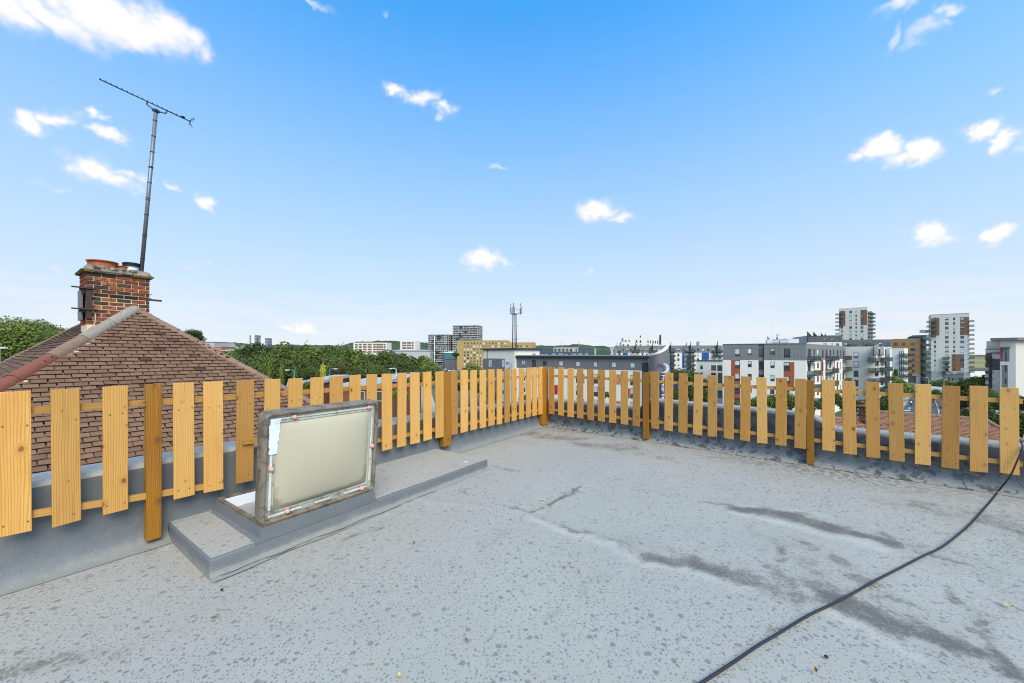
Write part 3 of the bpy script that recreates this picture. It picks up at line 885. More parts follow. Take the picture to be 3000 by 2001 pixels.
# seal strips
for (x0, y0, x1, y1) in ((.050, .10, .066, .50), (.10, LH-.062, .60, LH-.050), (LW-.30, LH-.062, LW-.06, LH-.050), (LW-.066, .30, LW-.054, .66), (.055, .048, .28, .061), (.38, .048, .50, .059), (LW-.28, .046, LW-.08, .058), (LW-.064, .10, LW-.053, .27)):
    MB().box(LW_(x0, y0, .0085), uL*(x1-x0), bdir*(y1-y0), cdir*.004).build('seal_strip', M['seal'], hatch)
def cap_at(x, y):
    mb = MB()
    c0 = LW_(x, y, .008)
    rows = []
    for (r, c) in ((.019, 0), (.019, .010), (.015, .018), (.011, .021), (.009, .026), (.005, .028), (.0, .028)):
        rows.append([c0+uL*(r*math.cos(q*math.pi/8))+bdir*(r*math.sin(q*math.pi/8))+cdir*c for q in range(17)])
    mb.grid([r[::-1] for r in rows])
    mb.build('fixing_cap', M['cap_pink'], hatch, smooth=True, angle=40)
for x, y in ((.20, LH-.055), (LW-.10, LH-.055), (.060, .395), (LW-.045, .40), (.18, .056), (LW-.125, .048)):
    cap_at(x, y)
# torn white label with a small hand-drawn mark
mb = MB(); pts = []
for k in range(24):
    y = .50+.25*k/23
    pts.append((.036+.012*(float(fbm(k*.55, 1, 9))-.5)*2+.004, y))
for k in range(24):
    y = .75-.25*k/23
    pts.append((.108+.010*(float(fbm(k*.6, 7, 4))-.5)*2-.012*(k/23), y))
mb.prism([LW_(x, y, .0165) for x, y in pts], cdir*.0015)
lab = mb.build('torn_label', M['tape'], hatch)
M['ink'] = simple('blue_ink', (.25, .42, .58), .6)
mb = MB()
for k in range(20):
    a0 = 2*math.pi*k/20; a1 = 2*math.pi*(k+1)/20
    for r0, r1 in ((.0165, .0185),):
        mb.quad(*[LW_(.086+r*math.cos(a), .722+r*math.sin(a), .0184) for r, a in ((r0, a0), (r1, a0), (r1, a1), (r0, a1))])
for (xa, ya, xb, yb) in ((-.008, -.011, -.008, .011), (-.007, 0, .009, .010), (-.007, 0, .009, -.010)):
    dx, dy = xb-xa, yb-ya; l = math.hypot(dx, dy); nx, ny = -dy/l*.001, dx/l*.001
    mb.quad(*[LW_(.086+x, .722+y, .0185) for x, y in ((xa-nx, ya-ny), (xb-nx, yb-ny), (xb+nx, yb+ny), (xa+nx, ya+ny))])
mb.build('ink_mark', M['ink'], lab)

# ------------------------------------------------------------------ cable and litter
M['cable'] = simple('black_cable', (.022, .022, .028), .45)
cp = [(1990, 2045), (2055, 2001), (2149, 1940), (2221, 1891), (2272, 1861), (2370, 1802), (2442, 1768), (2506, 1734), (2566, 1700), (2629, 1668), (2702, 1630), (2757, 1604), (2808, 1566), (2846, 1532), (2880, 1494), (2906, 1464), (2923, 1442)]
pts = [floor_pt(x, y, .008) for x, y in cp]
for (x, y, d) in ((2936, 1425, .03), (2958, 1398, .05), (2975, 1362, .05), (2989, 1329, .03), (2996, 1306, .0)):
    a = FR.s_at(x, d); pts.append(FR.w(a, d, FR.z_at(x, y, d)))
e = pts[-1]
pts += [e-mR*.10+Vector((0, 0, .03)), e-mR*.30+Vector((0, 0, -.0)), e-mR*.46+Vector((0, 0, -.25)), e-mR*.47+Vector((0, 0, -3))]
def smooth_path(pts, n=6):
    out = []
    for k in range(len(pts)-1):
        p0 = pts[max(k-1, 0)]; p1 = pts[k]; p2 = pts[k+1]; p3 = pts[min(k+2, len(pts)-1)]
        for j in range(n):
            t_ = j/n
            out.append(.5*((2*p1)+(p2-p0)*t_+(2*p0-5*p1+4*p2-p3)*t_*t_+(3*p1-p0-3*p2+p3)*t_**3))
    out.append(pts[-1])
    return out
tag(MB().tube(smooth_path(pts), .0068, 8).build('cable', M['cable'], None, smooth=True), 'thin black cable snaking across the roof deck and over the right parapet', 'cable')
M['leaf_dead'] = simple('dead_leaf', (.30, .13, .03), .7, var=.4, scale=40)
M['leaf_pale'] = simple('pale_leaf', (.52, .38, .15), .7, var=.4, scale=40)
M['grit'] = simple('dark_grit', (.03, .028, .025), .8)
LEAVES = [(1213, 1588, .014, 0), (1366, 1873, .012, 0), (1696, 1675, .011, 0), (1171, 1977, .013, 1), (1329, 1841, .008, 1), (2390, 1962, .013, 0), (2573, 1717, .011, 1), (1588, 1463, .02, 1), (1080, 1942, .008, 1), (2955, 1772, .02, 1), (628, 1805, .016, 0), (1148, 1728, .006, 1)]
LEAFLAB = ['rust-brown dead leaf in front of the hatch lid', 'rust-brown dead leaf low in the middle of the deck', 'rust-brown dead leaf right of the thin seam line', 'straw-coloured dry leaf nearest the bottom edge of the view', 'tiny straw-coloured leaf just above the low middle brown leaf', 'rust-brown dead leaf right of the lower part of the cable', 'straw-coloured dry leaf just right of the cable by the big stain', 'straw-coloured dry leaf by the short dark streak', 'tiny straw-coloured leaf at lower left of the deck middle', 'large straw-coloured dry leaf near the right edge', 'rust-brown dead leaf below the front corner of the raised step', 'tiny pale leaf bit left of the deck middle']
for k, (x, y, r, pale) in enumerate(LEAVES):
    p = floor_pt(x, y, .012)
    a = random.uniform(0, 6.28); ca, sa = math.cos(a), math.sin(a)
    mb = MB(); rows = []
    for i in range(7):
        tt = i/6*2-1; w_ = r*.55*(1-tt*tt)**.7+.0004
        rows.append([Vector((p.x+ca*tt*r-sa*j*w_, p.y+sa*tt*r+ca*j*w_, .006+.006*abs(j)+.004*tt*tt+.002*j)) for j in (-1, 0, 1)])
    mb.grid(rows)
    tag(mb.build('dead_leaf', M['leaf_pale' if pale else 'leaf_dead'], None), LEAFLAB[k], 'leaf', 'dry leaves scattered on the deck')
for k, (x, y, r, lb) in enumerate([(650, 1730, .007, 'small black grit lump near the front corner of the raised step'), (2421, 1927, .008, 'small black grit lump on the deck beyond the cable')]):
    p = floor_pt(x, y, 0)
    mb = MB()
    mb.lathe(p, [(0.0001, 0), (r, .002), (r*1.2, .006), (r*.7, .011), (.0001, .012)], 7)
    tag(mb.build('grit_lump', M['grit'], None), lb, 'debris')
p = floor_pt(1365, 1355, ZS)
mb = MB().tube([p+Vector((-.028, 0, .006)), p+Vector((.028, -.012, .007))], .0055, 8)
tag(mb.build('cigarette_end', M['tape'], None), 'stubbed-out cigarette end lying on the raised step', 'cigarette end')
# ------------------------------------------------------------------ the hipped house next door
def tile_mat(name, cols, lich, tone_attr='tone'):
    t = NT(name); co = t.coord('Object')
    rd = t.math('FRACT', t.math('ADD', t.rand(), t.attr('tone')))
    gco = t.n('ShaderNodeNewGeometry').outputs['Position']
    n1 = t.noise(gco, 22, 6, .7); n2 = t.noise(gco, 3, 4, .6); sp = t.noise(gco, 95, 3, .6)
    c = t.ramp(rd, [(0, cols[0]), (.35, cols[1]), (.7, cols[2]), (.955, cols[0]), (.975, tuple(v*.55 for v in cols[3]))])
    c = t.mix(t.math('MULTIPLY', t.ss(n1, .45, .72), .42), c, (.085, .06, .05))
    c = t.mix(t.math('MULTIPLY', t.ss(n2, .5, .75), .3), c, (.30, .195, .125))
    c = t.mix(t.math('MULTIPLY', t.ss(sp, .70, .76), lich), c, (.52, .50, .44))
    moss = t.math('MULTIPLY', t.ss(t.noise(gco, 13, 5, .7), .64, .72), t.ss(n2, .48, .6))
    c = t.mix(t.math('MULTIPLY', moss, .9), c, (.018, .018, .015))
    t.bump(t.math('ADD', n1, t.math('MULTIPLY', sp, .6)), .5, .006)
    return t.done(c, .85, 0, .2)
M['tile_edge'] = simple('shadow_tile_edge', (.022, .014, .010), .95, var=.4, scale=20)  # near-black colour paints the shadow line under each tile
M['tile'] = tile_mat('roof_tile_brown', [(.205, .105, .06), (.24, .127, .074), (.175, .087, .049), (.145, .07, .042)], .6)
M['tile_far'] = tile_mat('roof_tile_orange', [(.33, .155, .085), (.38, .19, .105), (.28, .125, .07), (.21, .09, .055)], .3)
M['hip_red'] = tile_mat('hip_tile_red', [(.25, .082, .052), (.28, .095, .06), (.23, .075, .048), (.25, .085, .055)], .55)
M['hip_grey'] = tile_mat('hip_tile_lichened', [(.33, .285, .22), (.36, .32, .26), (.30, .24, .18), (.33, .27, .2)], .75)
M['hip_brown'] = tile_mat('hip_tile_brown', [(.26, .16, .11), (.29, .18, .125), (.24, .145, .10), (.26, .15, .11)], .5)
M['mortar'] = grime('lime_mortar', (.55, .48, .36), (.25, .2, .15), .5, 16, .9)
M['house_wall'] = simple('brown_brick_wall', (.26, .13, .085), .9, var=.2, scale=8)
M['felt'] = simple('roof_underlay', (.045, .035, .03), .9)

def tri_tiles(corner_fn, inside, ucount, rows, w, gauge, upv, uv, nv, origin, keep_objects, parent, mat, rank, seed, thick=.014):
    """lay plain tiles course by course on a sloping plane. origin: point at eave, uv: along eave, upv: up the slope, nv: normal."""
    rr = random.Random(seed)
    lst = []
    for r in range(rows):
        for c in range(-ucount, ucount+1):
            a = (c+(.5 if r % 2 else 0)+rr.uniform(-.03, .03))*w
            b = r*gauge
            if not inside(a, b+gauge*.5):
                continue
            lst.append((a, b, rr.random(), rr.uniform(-.004, .004), rr.uniform(-1, 1)))
    return lst
tile_meshes = {}
def tile_mesh(w, l, th, mat, key):
    if key not in tile_meshes:
        out = []
        for v in range(5):
            rr = random.Random(v+11)
            mb = MB()
            e = [rr.uniform(-.004, .004) for _ in range(4)]
            W = w/2-.0042
            y = [0+e[0], 0+e[1], l, l]
            x = [-W, W, W, -W]
            ch = .003
            lo = [(x[k], y[k], 0) for k in range(4)]; hi = [(x[k]+(ch if x[k] < 0 else -ch), y[k]+(ch if k < 2 else 0), th+(.003 if k < 2 else 0)*rr.random()) for k in range(4)]
            mb.v = lo+hi
            mb.f = [(3, 2, 1, 0), (4, 5, 6, 7), (0, 1, 5, 4), (1, 2, 6, 5), (2, 3, 7, 6), (3, 0, 4, 7)]
            tm_ = mb.mesh('roof_tile', mat); tm_.materials.append(M['tile_edge'])
            tm_.polygons.foreach_set('material_index', [1, 0, 1, 1, 0, 1])
            out.append(tm_)
        tile_meshes[key] = out
    return tile_meshes[key]
def lay(lst, origin, uv, upv, nv, w, gauge, parent, mat, n_obj, rank, key, th=.027):
    """nearest/largest n_obj tiles become objects, the rest one joined part"""
    tilt = math.atan2(th*1.25, gauge*1.9)
    l = gauge*1.75
    up2 = (upv*math.cos(tilt)-nv*math.sin(tilt)).normalized(); n2 = (nv*math.cos(tilt)+upv*math.sin(tilt)).normalized()
    R = Matrix((uv, up2, n2)).transposed()
    ms = tile_mesh(w, l, th, mat, key)
    off = root_off(parent)
    pts = [(origin+uv*a+upv*b+nv*(th*1.1+dz), tone, rot) for a, b, tone, dz, rot in lst]
    order = sorted(range(len(pts)), key=lambda i: rank(pts[i][0]))
    vv = []; ff = []; tones = []; mi = []
    for q, i in enumerate(order):
        p, tone, rot = pts[i]
        Rr = R @ Matrix.Rotation(rot*.012, 3, 'Z')
        me = ms[int(tone*997) % 5]
        if q < n_obj:
            o = inst('roof_tile', me, parent, p-off)
            o.rotation_euler = Rr.to_euler()
        else:
            base = len(vv)
            for v in me.vertices:
                vv.append(tuple(Rr @ v.co+p-off))
            tones += [tone]*8
            for f in me.polygons:
                ff.append(tuple(base+k for k in f.vertices)); mi.append(f.material_index)
    if vv:
        me = bpy.data.meshes.new('roof_tiles'); me.from_pydata(vv, [], ff); me.materials.append(mat); me.materials.append(M['tile_edge']); me.polygons.foreach_set('material_index', mi)
        a_ = me.attributes.new('tone', 'FLOAT', 'POINT'); a_.data.foreach_set('value', np.array(tones, np.float32))
        o = bpy.data.objects.new('roof_tiles', me); COL.objects.link(o); o.parent = parent
        tag(o, kind='stuff')

nOut = -mL                       # away from the camera, square to the left parapet
PITCH = math.radians(40); tanP = math.tan(PITCH)
cam0 = Vector((0, 0, CH))
def un(p):                       # (along-wall, outwards) coordinates measured from the camera
    return p.dot(uL), p.dot(nOut)
YA = 8.06
apex = P(395, 907, YA)
uA, nA = un(apex); zA = apex.z
ZE = -1.35                       # eave height
run = (zA-ZE)/tanP
nE = nA-run                      # facing eave
RIDGE = 6.6
def W(u, n, z):
    return uL*u+nOut*n+Vector((0, 0, z))
house = thing('hipped_house', 'brick house with brown tiled hipped roof and chimney beside the left parapet', 'house', W(uA, nA+RIDGE/2, -9))
HB = run
mb = MB()
c4 = [W(uA-HB+.3, nE+.3, 0), W(uA+HB-.3, nE+.3, 0), W(uA+HB-.3, nA+RIDGE+HB-.3, 0), W(uA-HB+.3, nA+RIDGE+HB-.3, 0)]
mb.prism([p+Vector((0, 0, -9)) for p in c4], (0, 0, 9+ZE-.02))
mb.build('wall', M['house_wall'], house)
# roof deck under the tiles
A = W(uA, nA, zA); B = W(uA, nA+RIDGE, zA)
E = [W(uA-HB, nE, ZE), W(uA+HB, nE, ZE), W(uA+HB, nA+RIDGE+HB, ZE), W(uA-HB, nA+RIDGE+HB, ZE)]
mb = MB()
mb.poly([E[0], E[1], A]); mb.poly([E[1], E[2], B, A]); mb.poly([E[2], E[3], B]); mb.poly([E[3], E[0], A, B]); mb.poly([E[3], E[2], E[1], E[0]])
roof = mb.build('roof', M['felt'], house)
slope_len = run/math.cos(PITCH)
w_t, g_t = .172, .103
# facing slope (triangle)
up_f = (nOut*math.cos(PITCH)+Vector((0, 0, 1))*math.sin(PITCH)); n_f = (-nOut*math.sin(PITCH)+Vector((0, 0, 1))*math.cos(PITCH))
o_f = W(uA, nE, ZE)
def inside_f(a, b):
    return 0 <= b < slope_len-.03 and abs(a) < (slope_len-b)*math.cos(PITCH)-.03
rows_n = int(slope_len/g_t)
lst = tri_tiles(None, inside_f, 60, rows_n, w_t, g_t, up_f, uL, n_f, o_f, None, None, None, None, 5)
def rank_f(p):
    Y = p.y
    if Y < .5:
        return 1e6
    px = 1500+F*p.x/Y; py = HZ-F*(p.z-CH)/Y
    vis = (0 < px < 1000) and (py < 1385-(px-96)*.148)
    hidden = False
    for a, b, t_, bo in LP:
        if a-4 < px < b+4 and py > t_-2:
            hidden = True
    return (p-cam0).length+(0 if vis else 100)+(20 if hidden else 0)
lay(lst, o_f, uL, up_f, n_f, w_t, g_t, roof, M['tile'], 300, rank_f, 'near')
# left slope and right slope
for sgn, u_e in ((-1, uA-HB), (1, uA+HB)):
    upv = (uL*(-sgn)*math.cos(PITCH)+Vector((0, 0, 1))*math.sin(PITCH)); nv = (uL*sgn*math.sin(PITCH)+Vector((0, 0, 1))*math.cos(PITCH))
    alongv = nOut*(1 if sgn > 0 else -1)
    og = W(u_e, nA+RIDGE/2, ZE)
    def inside_s(a, b):
        lim = RIDGE/2+(slope_len-b)*math.cos(PITCH)-.03
        return 0 <= b < slope_len-.03 and abs(a) < lim
    lst = tri_tiles(None, inside_s, 60, rows_n, w_t, g_t, upv, alongv, nv, og, None, None, None, None, 6+sgn)
    lay(lst, og, alongv, upv, nv, w_t, g_t, roof, M['tile'], 0, lambda p: 0, 'near')
# hip and ridge tiles: half-round, lapped
def half_round(p0, p1, r0, r1, upd, name, mat, parent):
    d = (p1-p0).normalized(); side = d.cross(upd).normalized(); upp = side.cross(d).normalized()
    mb = MB(); rows = []
    for (p, r) in ((p0, r0), (p1, r1)):
        rows.append([p+side*(r*math.cos(a))+upp*(r*math.sin(a)) for a in np.linspace(-.25, math.pi+.25, 12)])
    inner = []
    for (p, r) in ((p0, r0-.014), (p1, r1-.014)):
        inner.append([p+side*(r*math.cos(a))+upp*(r*math.sin(a)) for a in np.linspace(-.25, math.pi+.25, 12)])
    mb.grid(rows)
    mb.grid([rows[0], inner[0]][::-1]); mb.grid([rows[1], inner[1]]); mb.grid(inner[::-1])
    return mb.build(name, mat, parent, smooth=True, angle=50)
def hip_run(p0, p1, seg, r, mats, first):
    L = (p1-p0).length; n = int(L/seg); d = (p1-p0)/L
    for k in range(n):
        a = p0+d*(k*L/n-.02); b = p0+d*((k+1)*L/n+.012)
        m_ = mats(k, n)
        half_round(a+Vector((0, 0, random.uniform(-.004, .004))), b, r*1.04, r*.93, Vector((0, 0, 1)), 'hip_tile', m_, roof)
lift = Vector((0, 0, -.015))
def mat_left(k, n):
    f = 1-(k+.5)/n      # 0 at the apex
    return M['hip_grey'] if f < .16 else (M['hip_brown'] if f < .27 else M['hip_red'])
hip_run(E[0]+lift, A+lift, .62, .115, mat_left, 0)
hip_run(E[1]+lift, A+lift, .44, .085, lambda k, n: M['hip_brown'], 0)
hip_run(B+lift, A+lift, .45, .105, lambda k, n: M['hip_grey'] if k % 4 == 1 else M['hip_brown'], 0)
hip_run(E[3]+lift, B+lift, .45, .09, lambda k, n: M['hip_brown'], 0)
hip_run(E[2]+lift, B+lift, .45, .09, lambda k, n: M['hip_brown'], 0)
# lumpy mortar bedding beside the left hip
mb = MB(); d = (A-E[0]); L = d.length; d = d/L
kk = 0.0
while kk < L*.86:
    kk += random.uniform(.02, .06)
    if float(fbm(kk*1.7, 4, 19)) < .36:
        continue
    c = E[0]+d*kk+uL*(.112+random.uniform(-.02, .035))+up_f*(-.03+random.uniform(-.03, .01))+n_f*.022
    r = random.uniform(.015, .04)
    ang = random.random()*3
    i0 = len(mb.v)
    mb.lathe(c-Vector((0, 0, r*.5)), [(.0005, 0), (r*.9, .15*r), (r, .6*r), (r*.6, .9*r), (.0005, 1.0*r)], 6)
    for q in range(i0, len(mb.v)):
        v = Vector(mb.v[q])-c
        mb.v[q] = tuple(c+v+d*(v.dot(d))*random.uniform(.2, 1.1)+Vector((random.uniform(-.15, .15),)*3)*r)
mb.build('mortar_bed', M['mortar'], roof)
# gutter
MB().tube([E[0]+lift, E[1]+lift], .06, 8).build('gutter', M['cable'], house)

# chimney --------------------------------------------------------------
def brick_mat(name):
    t = NT(name); rd = t.rand(); gp = t.n('ShaderNodeNewGeometry').outputs['Position']
    c = t.ramp(rd, [(0, (.46, .13, .05)), (.25, (.34, .095, .045)), (.45, (.20, .06, .035)), (.6, (.36, .10, .045)), (.74, (.12, .07, .05)), (1, (.05, .04, .036))])
    n1 = t.noise(gp, 18, 6, .7); n2 = t.noise(gp, 60, 3, .6)
    c = t.mix(t.math('MULTIPLY', t.ss(n1, .42, .66), .75), c, (.045, .026, .02))
    c = t.mix(t.math('MULTIPLY', t.ss(n2, .66, .74), .3), c, (.40, .30, .2))
    t.bump(t.math('ADD', n1, n2), .7, .008)
    return t.done(c, .9, 0, .15)
M['brick'] = brick_mat('sooty_red_brick')
M['chim_mortar'] = grime('pale_mortar', (.82, .61, .38), (.16, .11, .075), .5, 7, .9, .56, .78)
M['terracotta'] = simple('terracotta', (.42, .115, .05), .8, var=.25, scale=9)
t = NT('flaunching_lichen'); gp = t.n('ShaderNodeNewGeometry').outputs['Position']
c = t.mix(t.ss(t.noise(gp, 9, 6, .7), .42, .6), (.30, .27, .21), (.045, .042, .036))
yl = t.math('MULTIPLY', t.ss(t.noise(gp, 6, 5, .65), .45, .58), t.ss(t.math('SUBTRACT', t.n('ShaderNodeSeparateXYZ').outputs[0], 0.0), -1, -2))
c = t.mix(t.math('MULTIPLY', t.ss(t.noise(gp, 5, 6, .7), .5, .6), .85), c, (.42, .30, .03))
t.bump(t.noise(gp, 30, 5, .7), .8, .02)
M['flaunch'] = t.done(c, .9, 0, .2)
M['pole_grey'] = simple('galvanised_pole', (.22, .22, .225), .45, .5, var=.15)
M['black_band'] = simple('black_band', (.012, .012, .013), .5)
M['rust'] = simple('rusty_iron', (.06, .035, .025), .8, var=.4, scale=14)
M['lead'] = simple('lead_sheet', (.16, .165, .17), .6, var=.2)

nC = nA+.5
def at_n(px, n):      # point on the vertical plane at outward distance n, seen at column px
    k = (px-1500)/F
    Y = n/(nOut.x*k+nOut.y)
    return k*Y, Y
x0, y0 = at_n(251, nC); uc0 = Vector((x0, y0, 0)).dot(uL)
x1, y1 = at_n(438, nC); uc1 = Vector((x1, y1, 0)).dot(uL)
CD = .80
zt = CH+(HZ-795)/F*y0        # top of brickwork
ch = MB()
SH = .035
zsplit = zt-.42
ch.box(W(uc0+.016, nC+.016, zA-1.6), uL*(uc1-uc0-.032), nOut*(CD-.032), (0, 0, zt-zA+1.6))
chim = ch.build('chimney', M['chim_mortar'], house)
course = .0845; bl = .228; jt = .016
bmesh_cache = {}
def brick_mesh(l, dpt):
    key = (round(l, 3), round(dpt, 3))
    if key not in bmesh_cache:
        mb = MB()
        h = course-jt; c = .005
        for z in (0,):
            o = [(-l/2, 0, 0), (l/2, 0, 0), (l/2, dpt, 0), (-l/2, dpt, 0)]
        mb.v = [(-l/2+c, 0, c), (l/2-c, 0, c), (l/2-c, 0, h-c), (-l/2+c, 0, h-c), (-l/2, c, 0), (l/2, c, 0), (l/2, c, h), (-l/2, c, h), (-l/2, dpt, 0), (l/2, dpt, 0), (l/2, dpt, h), (-l/2, dpt, h)]
        mb.f = [(0, 1, 2, 3)]
        for k in range(4):
            m_ = (k+1) % 4
            mb.f += [(k, 4+k, 4+m_, m_), (4+k, 8+k, 8+m_, 4+m_)]
        bmesh_cache[key] = mb.mesh('brick', M['brick'])
    return bmesh_cache[key]
offc = root_off(chim)
def brick_face(pA, dirv, outv, width, zb, n, phase):
    ang = math.atan2(dirv.y, dirv.x)
    for r in range(n):
        z = zb-course*(r+1)+jt*.5
        step = (r+phase) % 2
        a = 0.0
        seq = []
        first = bl*.5 if step else bl
        x = 0.0
        lens = [first-jt]
        while True:
            x += lens[-1]+jt
            rem = width-x
            if rem <= .03:
                break
            lens.append(min(bl-jt, rem))
        x = 0.0
        for q, l in enumerate(lens):
            l2 = min(l, width-x)
            if l2 > .03:
                c_ = pA+dirv*(x+l2/2)+outv*(random.uniform(.012, .02)+(0.008 if r < 4 else 0.0))
                o = inst('brick', brick_mesh(l2, .05), chim, Vector((c_.x, c_.y, z))-offc, ang)
            x += l2+jt
cw = uc1-uc0
# faces: front (towards camera), left, right, back
pF = W(uc0, nC+.02, 0)
brick_face(pF, uL, -nOut, cw, zt, 13, 0)
brick_face(W(uc0+.02, nC+CD, 0), -nOut, -uL, CD, zt, 13, 1)
brick_face(W(uc1-.02, nC, 0), nOut, uL, CD, zt, 13, 1)
brick_face(W(uc1, nC+CD-.02, 0), -uL, nOut, cw, zt, 6, 0)
# projecting slab course, then sloping mortar flaunching
def slab(o0, zb, zz, name, mat, r=0.0, top_in=0.0):
    mb = MB()
    b4 = [W(uc0-o0, nC-o0, zb), W(uc1+o0, nC-o0, zb), W(uc1+o0, nC+CD+o0, zb), W(uc0-o0, nC+CD+o0, zb)]
    i = top_in
    t4 = [W(uc0-o0+i, nC-o0+i, zz), W(uc1+o0-i, nC-o0+i, zz), W(uc1+o0-i, nC+CD+o0-i, zz), W(uc0-o0+i, nC+CD+o0-i, zz)]
    for k in range(4):
        l = (k+1) % 4
        mb.quad(b4[k], b4[l], t4[l], t4[k])
    mb.poly(t4); mb.poly(b4[::-1])
    return mb.build(name, mat, chim)
slab(.055, zt+.004, zt+.026, 'capping_tile', M['flaunch'])
slab(.07, zt+.028, zt+.050, 'capping_tile', M['hip_brown'])
rows = []; mb = MB()
zf0, zf1 = zt+.05, zt+.17
prof = [(.045, 0), (.02, .02), (.0, .075), (-.02, .10), (-.10, .118), (-.25, .12)]
ringpts = []
for (o_, h_) in prof:
    pts4 = []
    c4_ = [(uc0-o_, nC-o_), (uc1+o_, nC-o_), (uc1+o_, nC+CD+o_), (uc0-o_, nC+CD+o_)]
    for k in range(4):
        a, b = c4_[k], c4_[(k+1) % 4]
        for j in range(14):
            f = j/14
            uu = a[0]+(b[0]-a[0])*f; nn = a[1]+(b[1]-a[1])*f
            jit = (float(fbm(uu*9, nn*9+h_*20, 3))-.5)*.035
            pts4.append(W(uu+jit, nn+jit, zf0+h_+jit*.6))
    ringpts.append(pts4+[pts4[0]])
mb.grid(ringpts)
mb.poly(ringpts[-1][:-1])
mb.build('flaunching', M['flaunch'], chim, smooth=True)
def pot_at(px, py_base, w_px, h, n, name, mat, prof):
    X_, Y_ = at_n(px, n)
    zb = zf0+.10
    r = w_px/2*Y_/F
    mb = MB().lathe((X_, Y_, zb), [(r*a, h*b) for a, b in prof], 24)
    return mb.build(name, mat, chim, smooth=True, angle=50)
pp = [(.86, -.1), (.86, .55), (.88, .75), (1.0, .82), (1.03, .92), (.98, 1.0), (.84, 1.0), (.80, .9), (.78, 0)]
pot_at(303, 0, 62, CH+(HZ-764)/F*8.15-(zf0+.10), nC+.28, 'chimney_pot', M['terracotta'], pp)
pot_at(281, 0, 40, CH+(HZ-771)/F*8.6-(zf0+.10), nC+.62, 'chimney_pot', M['terracotta'], pp)
pot_at(357, 0, 34, CH+(HZ-782)/F*8.5-(zf0+.10), nC+.30, 'chimney_pot', M['terracotta'], pp)
flz = CH+(HZ-770)/F*8.55-(zf0+.10)
pot_at(386, 0, 32, flz*.55, nC+.30, 'flue_terminal', M['hatch_in'], [(1.0, -.1), (1.0, .5), (1.05, .6), (.98, .8), (1.1, 1.0), (.9, 1.0)])
pot_at(386, 0, 40, flz, nC+.301, 'flue_cowl', M['black_band'], [(.9, .56), (1.0, .6), (1.0, .74), (.9, .76), (.9, .80), (1.0, .82), (1.0, .96), (.9, 1.0), (.001, 1.0)])
# rusted lashing straps and brackets on the stack
for (z_, o_, px_) in ((zt-.36, .03, 0), (zt-.44, .028, 0), (zt-.80, .03, 0)):
    mb = MB()
    for (a, b) in ((W(uc0-o_, nC-o_, z_), W(uc1+o_, nC-o_, z_)), (W(uc0-o_, nC-o_, z_), W(uc0-o_, nC+CD, z_))):
        mb.tube([a, b], .009, 5)
    mb.build('lashing_wire', M['rust'], chim)
mb = MB()
mb.box(W(uc0+.0, nC-.05, zt-.98), uL*.085, nOut*.035, (0, 0, .60))
mb.build('old_bracket', M['rust'], chim)
for z_ in (zt-.36, zt-.80):
    mb = MB()
    mb.box(W(uc0-.20, nC-.075, z_), uL*.36, nOut*.03, (0, 0, .028))
    mb.box(W(uc0-.09, nC-.03, z_-.05), uL*.16, nOut*.04, (0, 0, .09))
    mb.build('wall_bracket', M['rust'], chim)
MB().box(W(uc0-.055, nC+.05, zt-1.0), uL*.02, nOut*.5, (0, 0, .62)).build('lead_flashing', M['lead'], chim)
MB().box(W(uc1-.02, nC-.05, zt-.50), uL*.22, nOut*.04, (0, 0, .04)).build('mast_bracket', M['rust'], chim)
# soaker / saddle behind the apex
mb = MB(); rows = []
for f in np.linspace(0, 1, 12):
    rows.append([W(uA-.75*(1-g)*f-.02, nA-.1+f*.75, zA-.05-.62*(1-g)*f+.06*math.sin(f*3)) for g in np.linspace(0, 1, 8)])
# loose wires on the roof beside the stack
def wire(pts_px, Yd, r, name, mat, parent):
    pts = [P(x, y, d) for (x, y), d in zip(pts_px, Yd)]
    return MB().tube(smooth_path(pts, 4), r, 5).build(name, mat, parent, smooth=True)
wire([(279, 918), (278, 945), (262, 962), (240, 975)], [7.9, 7.7, 7.6, 7.5], .008, 'loose_cable', M['mortar'], house)
wire([(365, 903), (340, 900), (318, 912), (300, 925)], [8.0, 8.0, 7.9, 7.8], .006, 'loose_cable', M['pole_grey'], house)

# ------------------------------------------------------------------ television aerial
xb, yb = at_n(413, nC+.25)
mastb = Vector((xb, yb, zf0+.02)); mastt = P(457, 325, yb+.05)
aer = thing('television_aerial', 'tall leaning television aerial with long comb-like boom on the chimney', 'aerial', mastb)
MB().tube([mastb, mastt], [.038, .036], 12).build('mast', M['pole_grey'], aer, smooth=True)
dm = mastt-mastb
for f in (.105, .24, .252, .37, .46, .472, .565, .655, .66, .75, .845, .94):
    c = mastb+dm*f
    MB().tube([c-dm*.002, c+dm*.002], .042, 12).build('cable_tie', M['black_band'], aer)
MB().tube([mastb-Vector((.04, 0, 0))+dm*.02, mastb+dm*.5-Vector((.045, 0, 0)), mastb+dm*.98-Vector((.04, 0, 0))], .006, 5).build('coaxial_cable', M['black_band'], aer)
bA = P(291, 232, mastt.y-.42); bB = P(560, 357, mastt.y+.48)
bd = (bB-bA).normalized()
M['aerial'] = simple('dull_aluminium', (.07, .07, .075), .5, .6)
MB().tube([bA, bB], .0135, 8).build('boom', M['aerial'], aer, smooth=True)
ev = bd.cross(Vector((0, 0, 1))).normalized()
if ev.y < 0:
    ev = -ev
ev = (ev+Vector((0.12, 0, .12))).normalized()
for k in range(17):
    c = bA+(bB-bA)*(.012+k*.0545)+Vector((0, 0, .016))
    h = .085 if k < 12 else .10
    MB().tube([c-ev*h*.5, c+ev*h], .007, 5).build('element', M['aerial'], aer)
cD = bA+(bB-bA)*.90
MB().cbox(cD+Vector((0, 0, .02)), .075, .05, .03).build('dipole_box', M['black_band'], aer)
upb = bd.cross(ev).normalized()
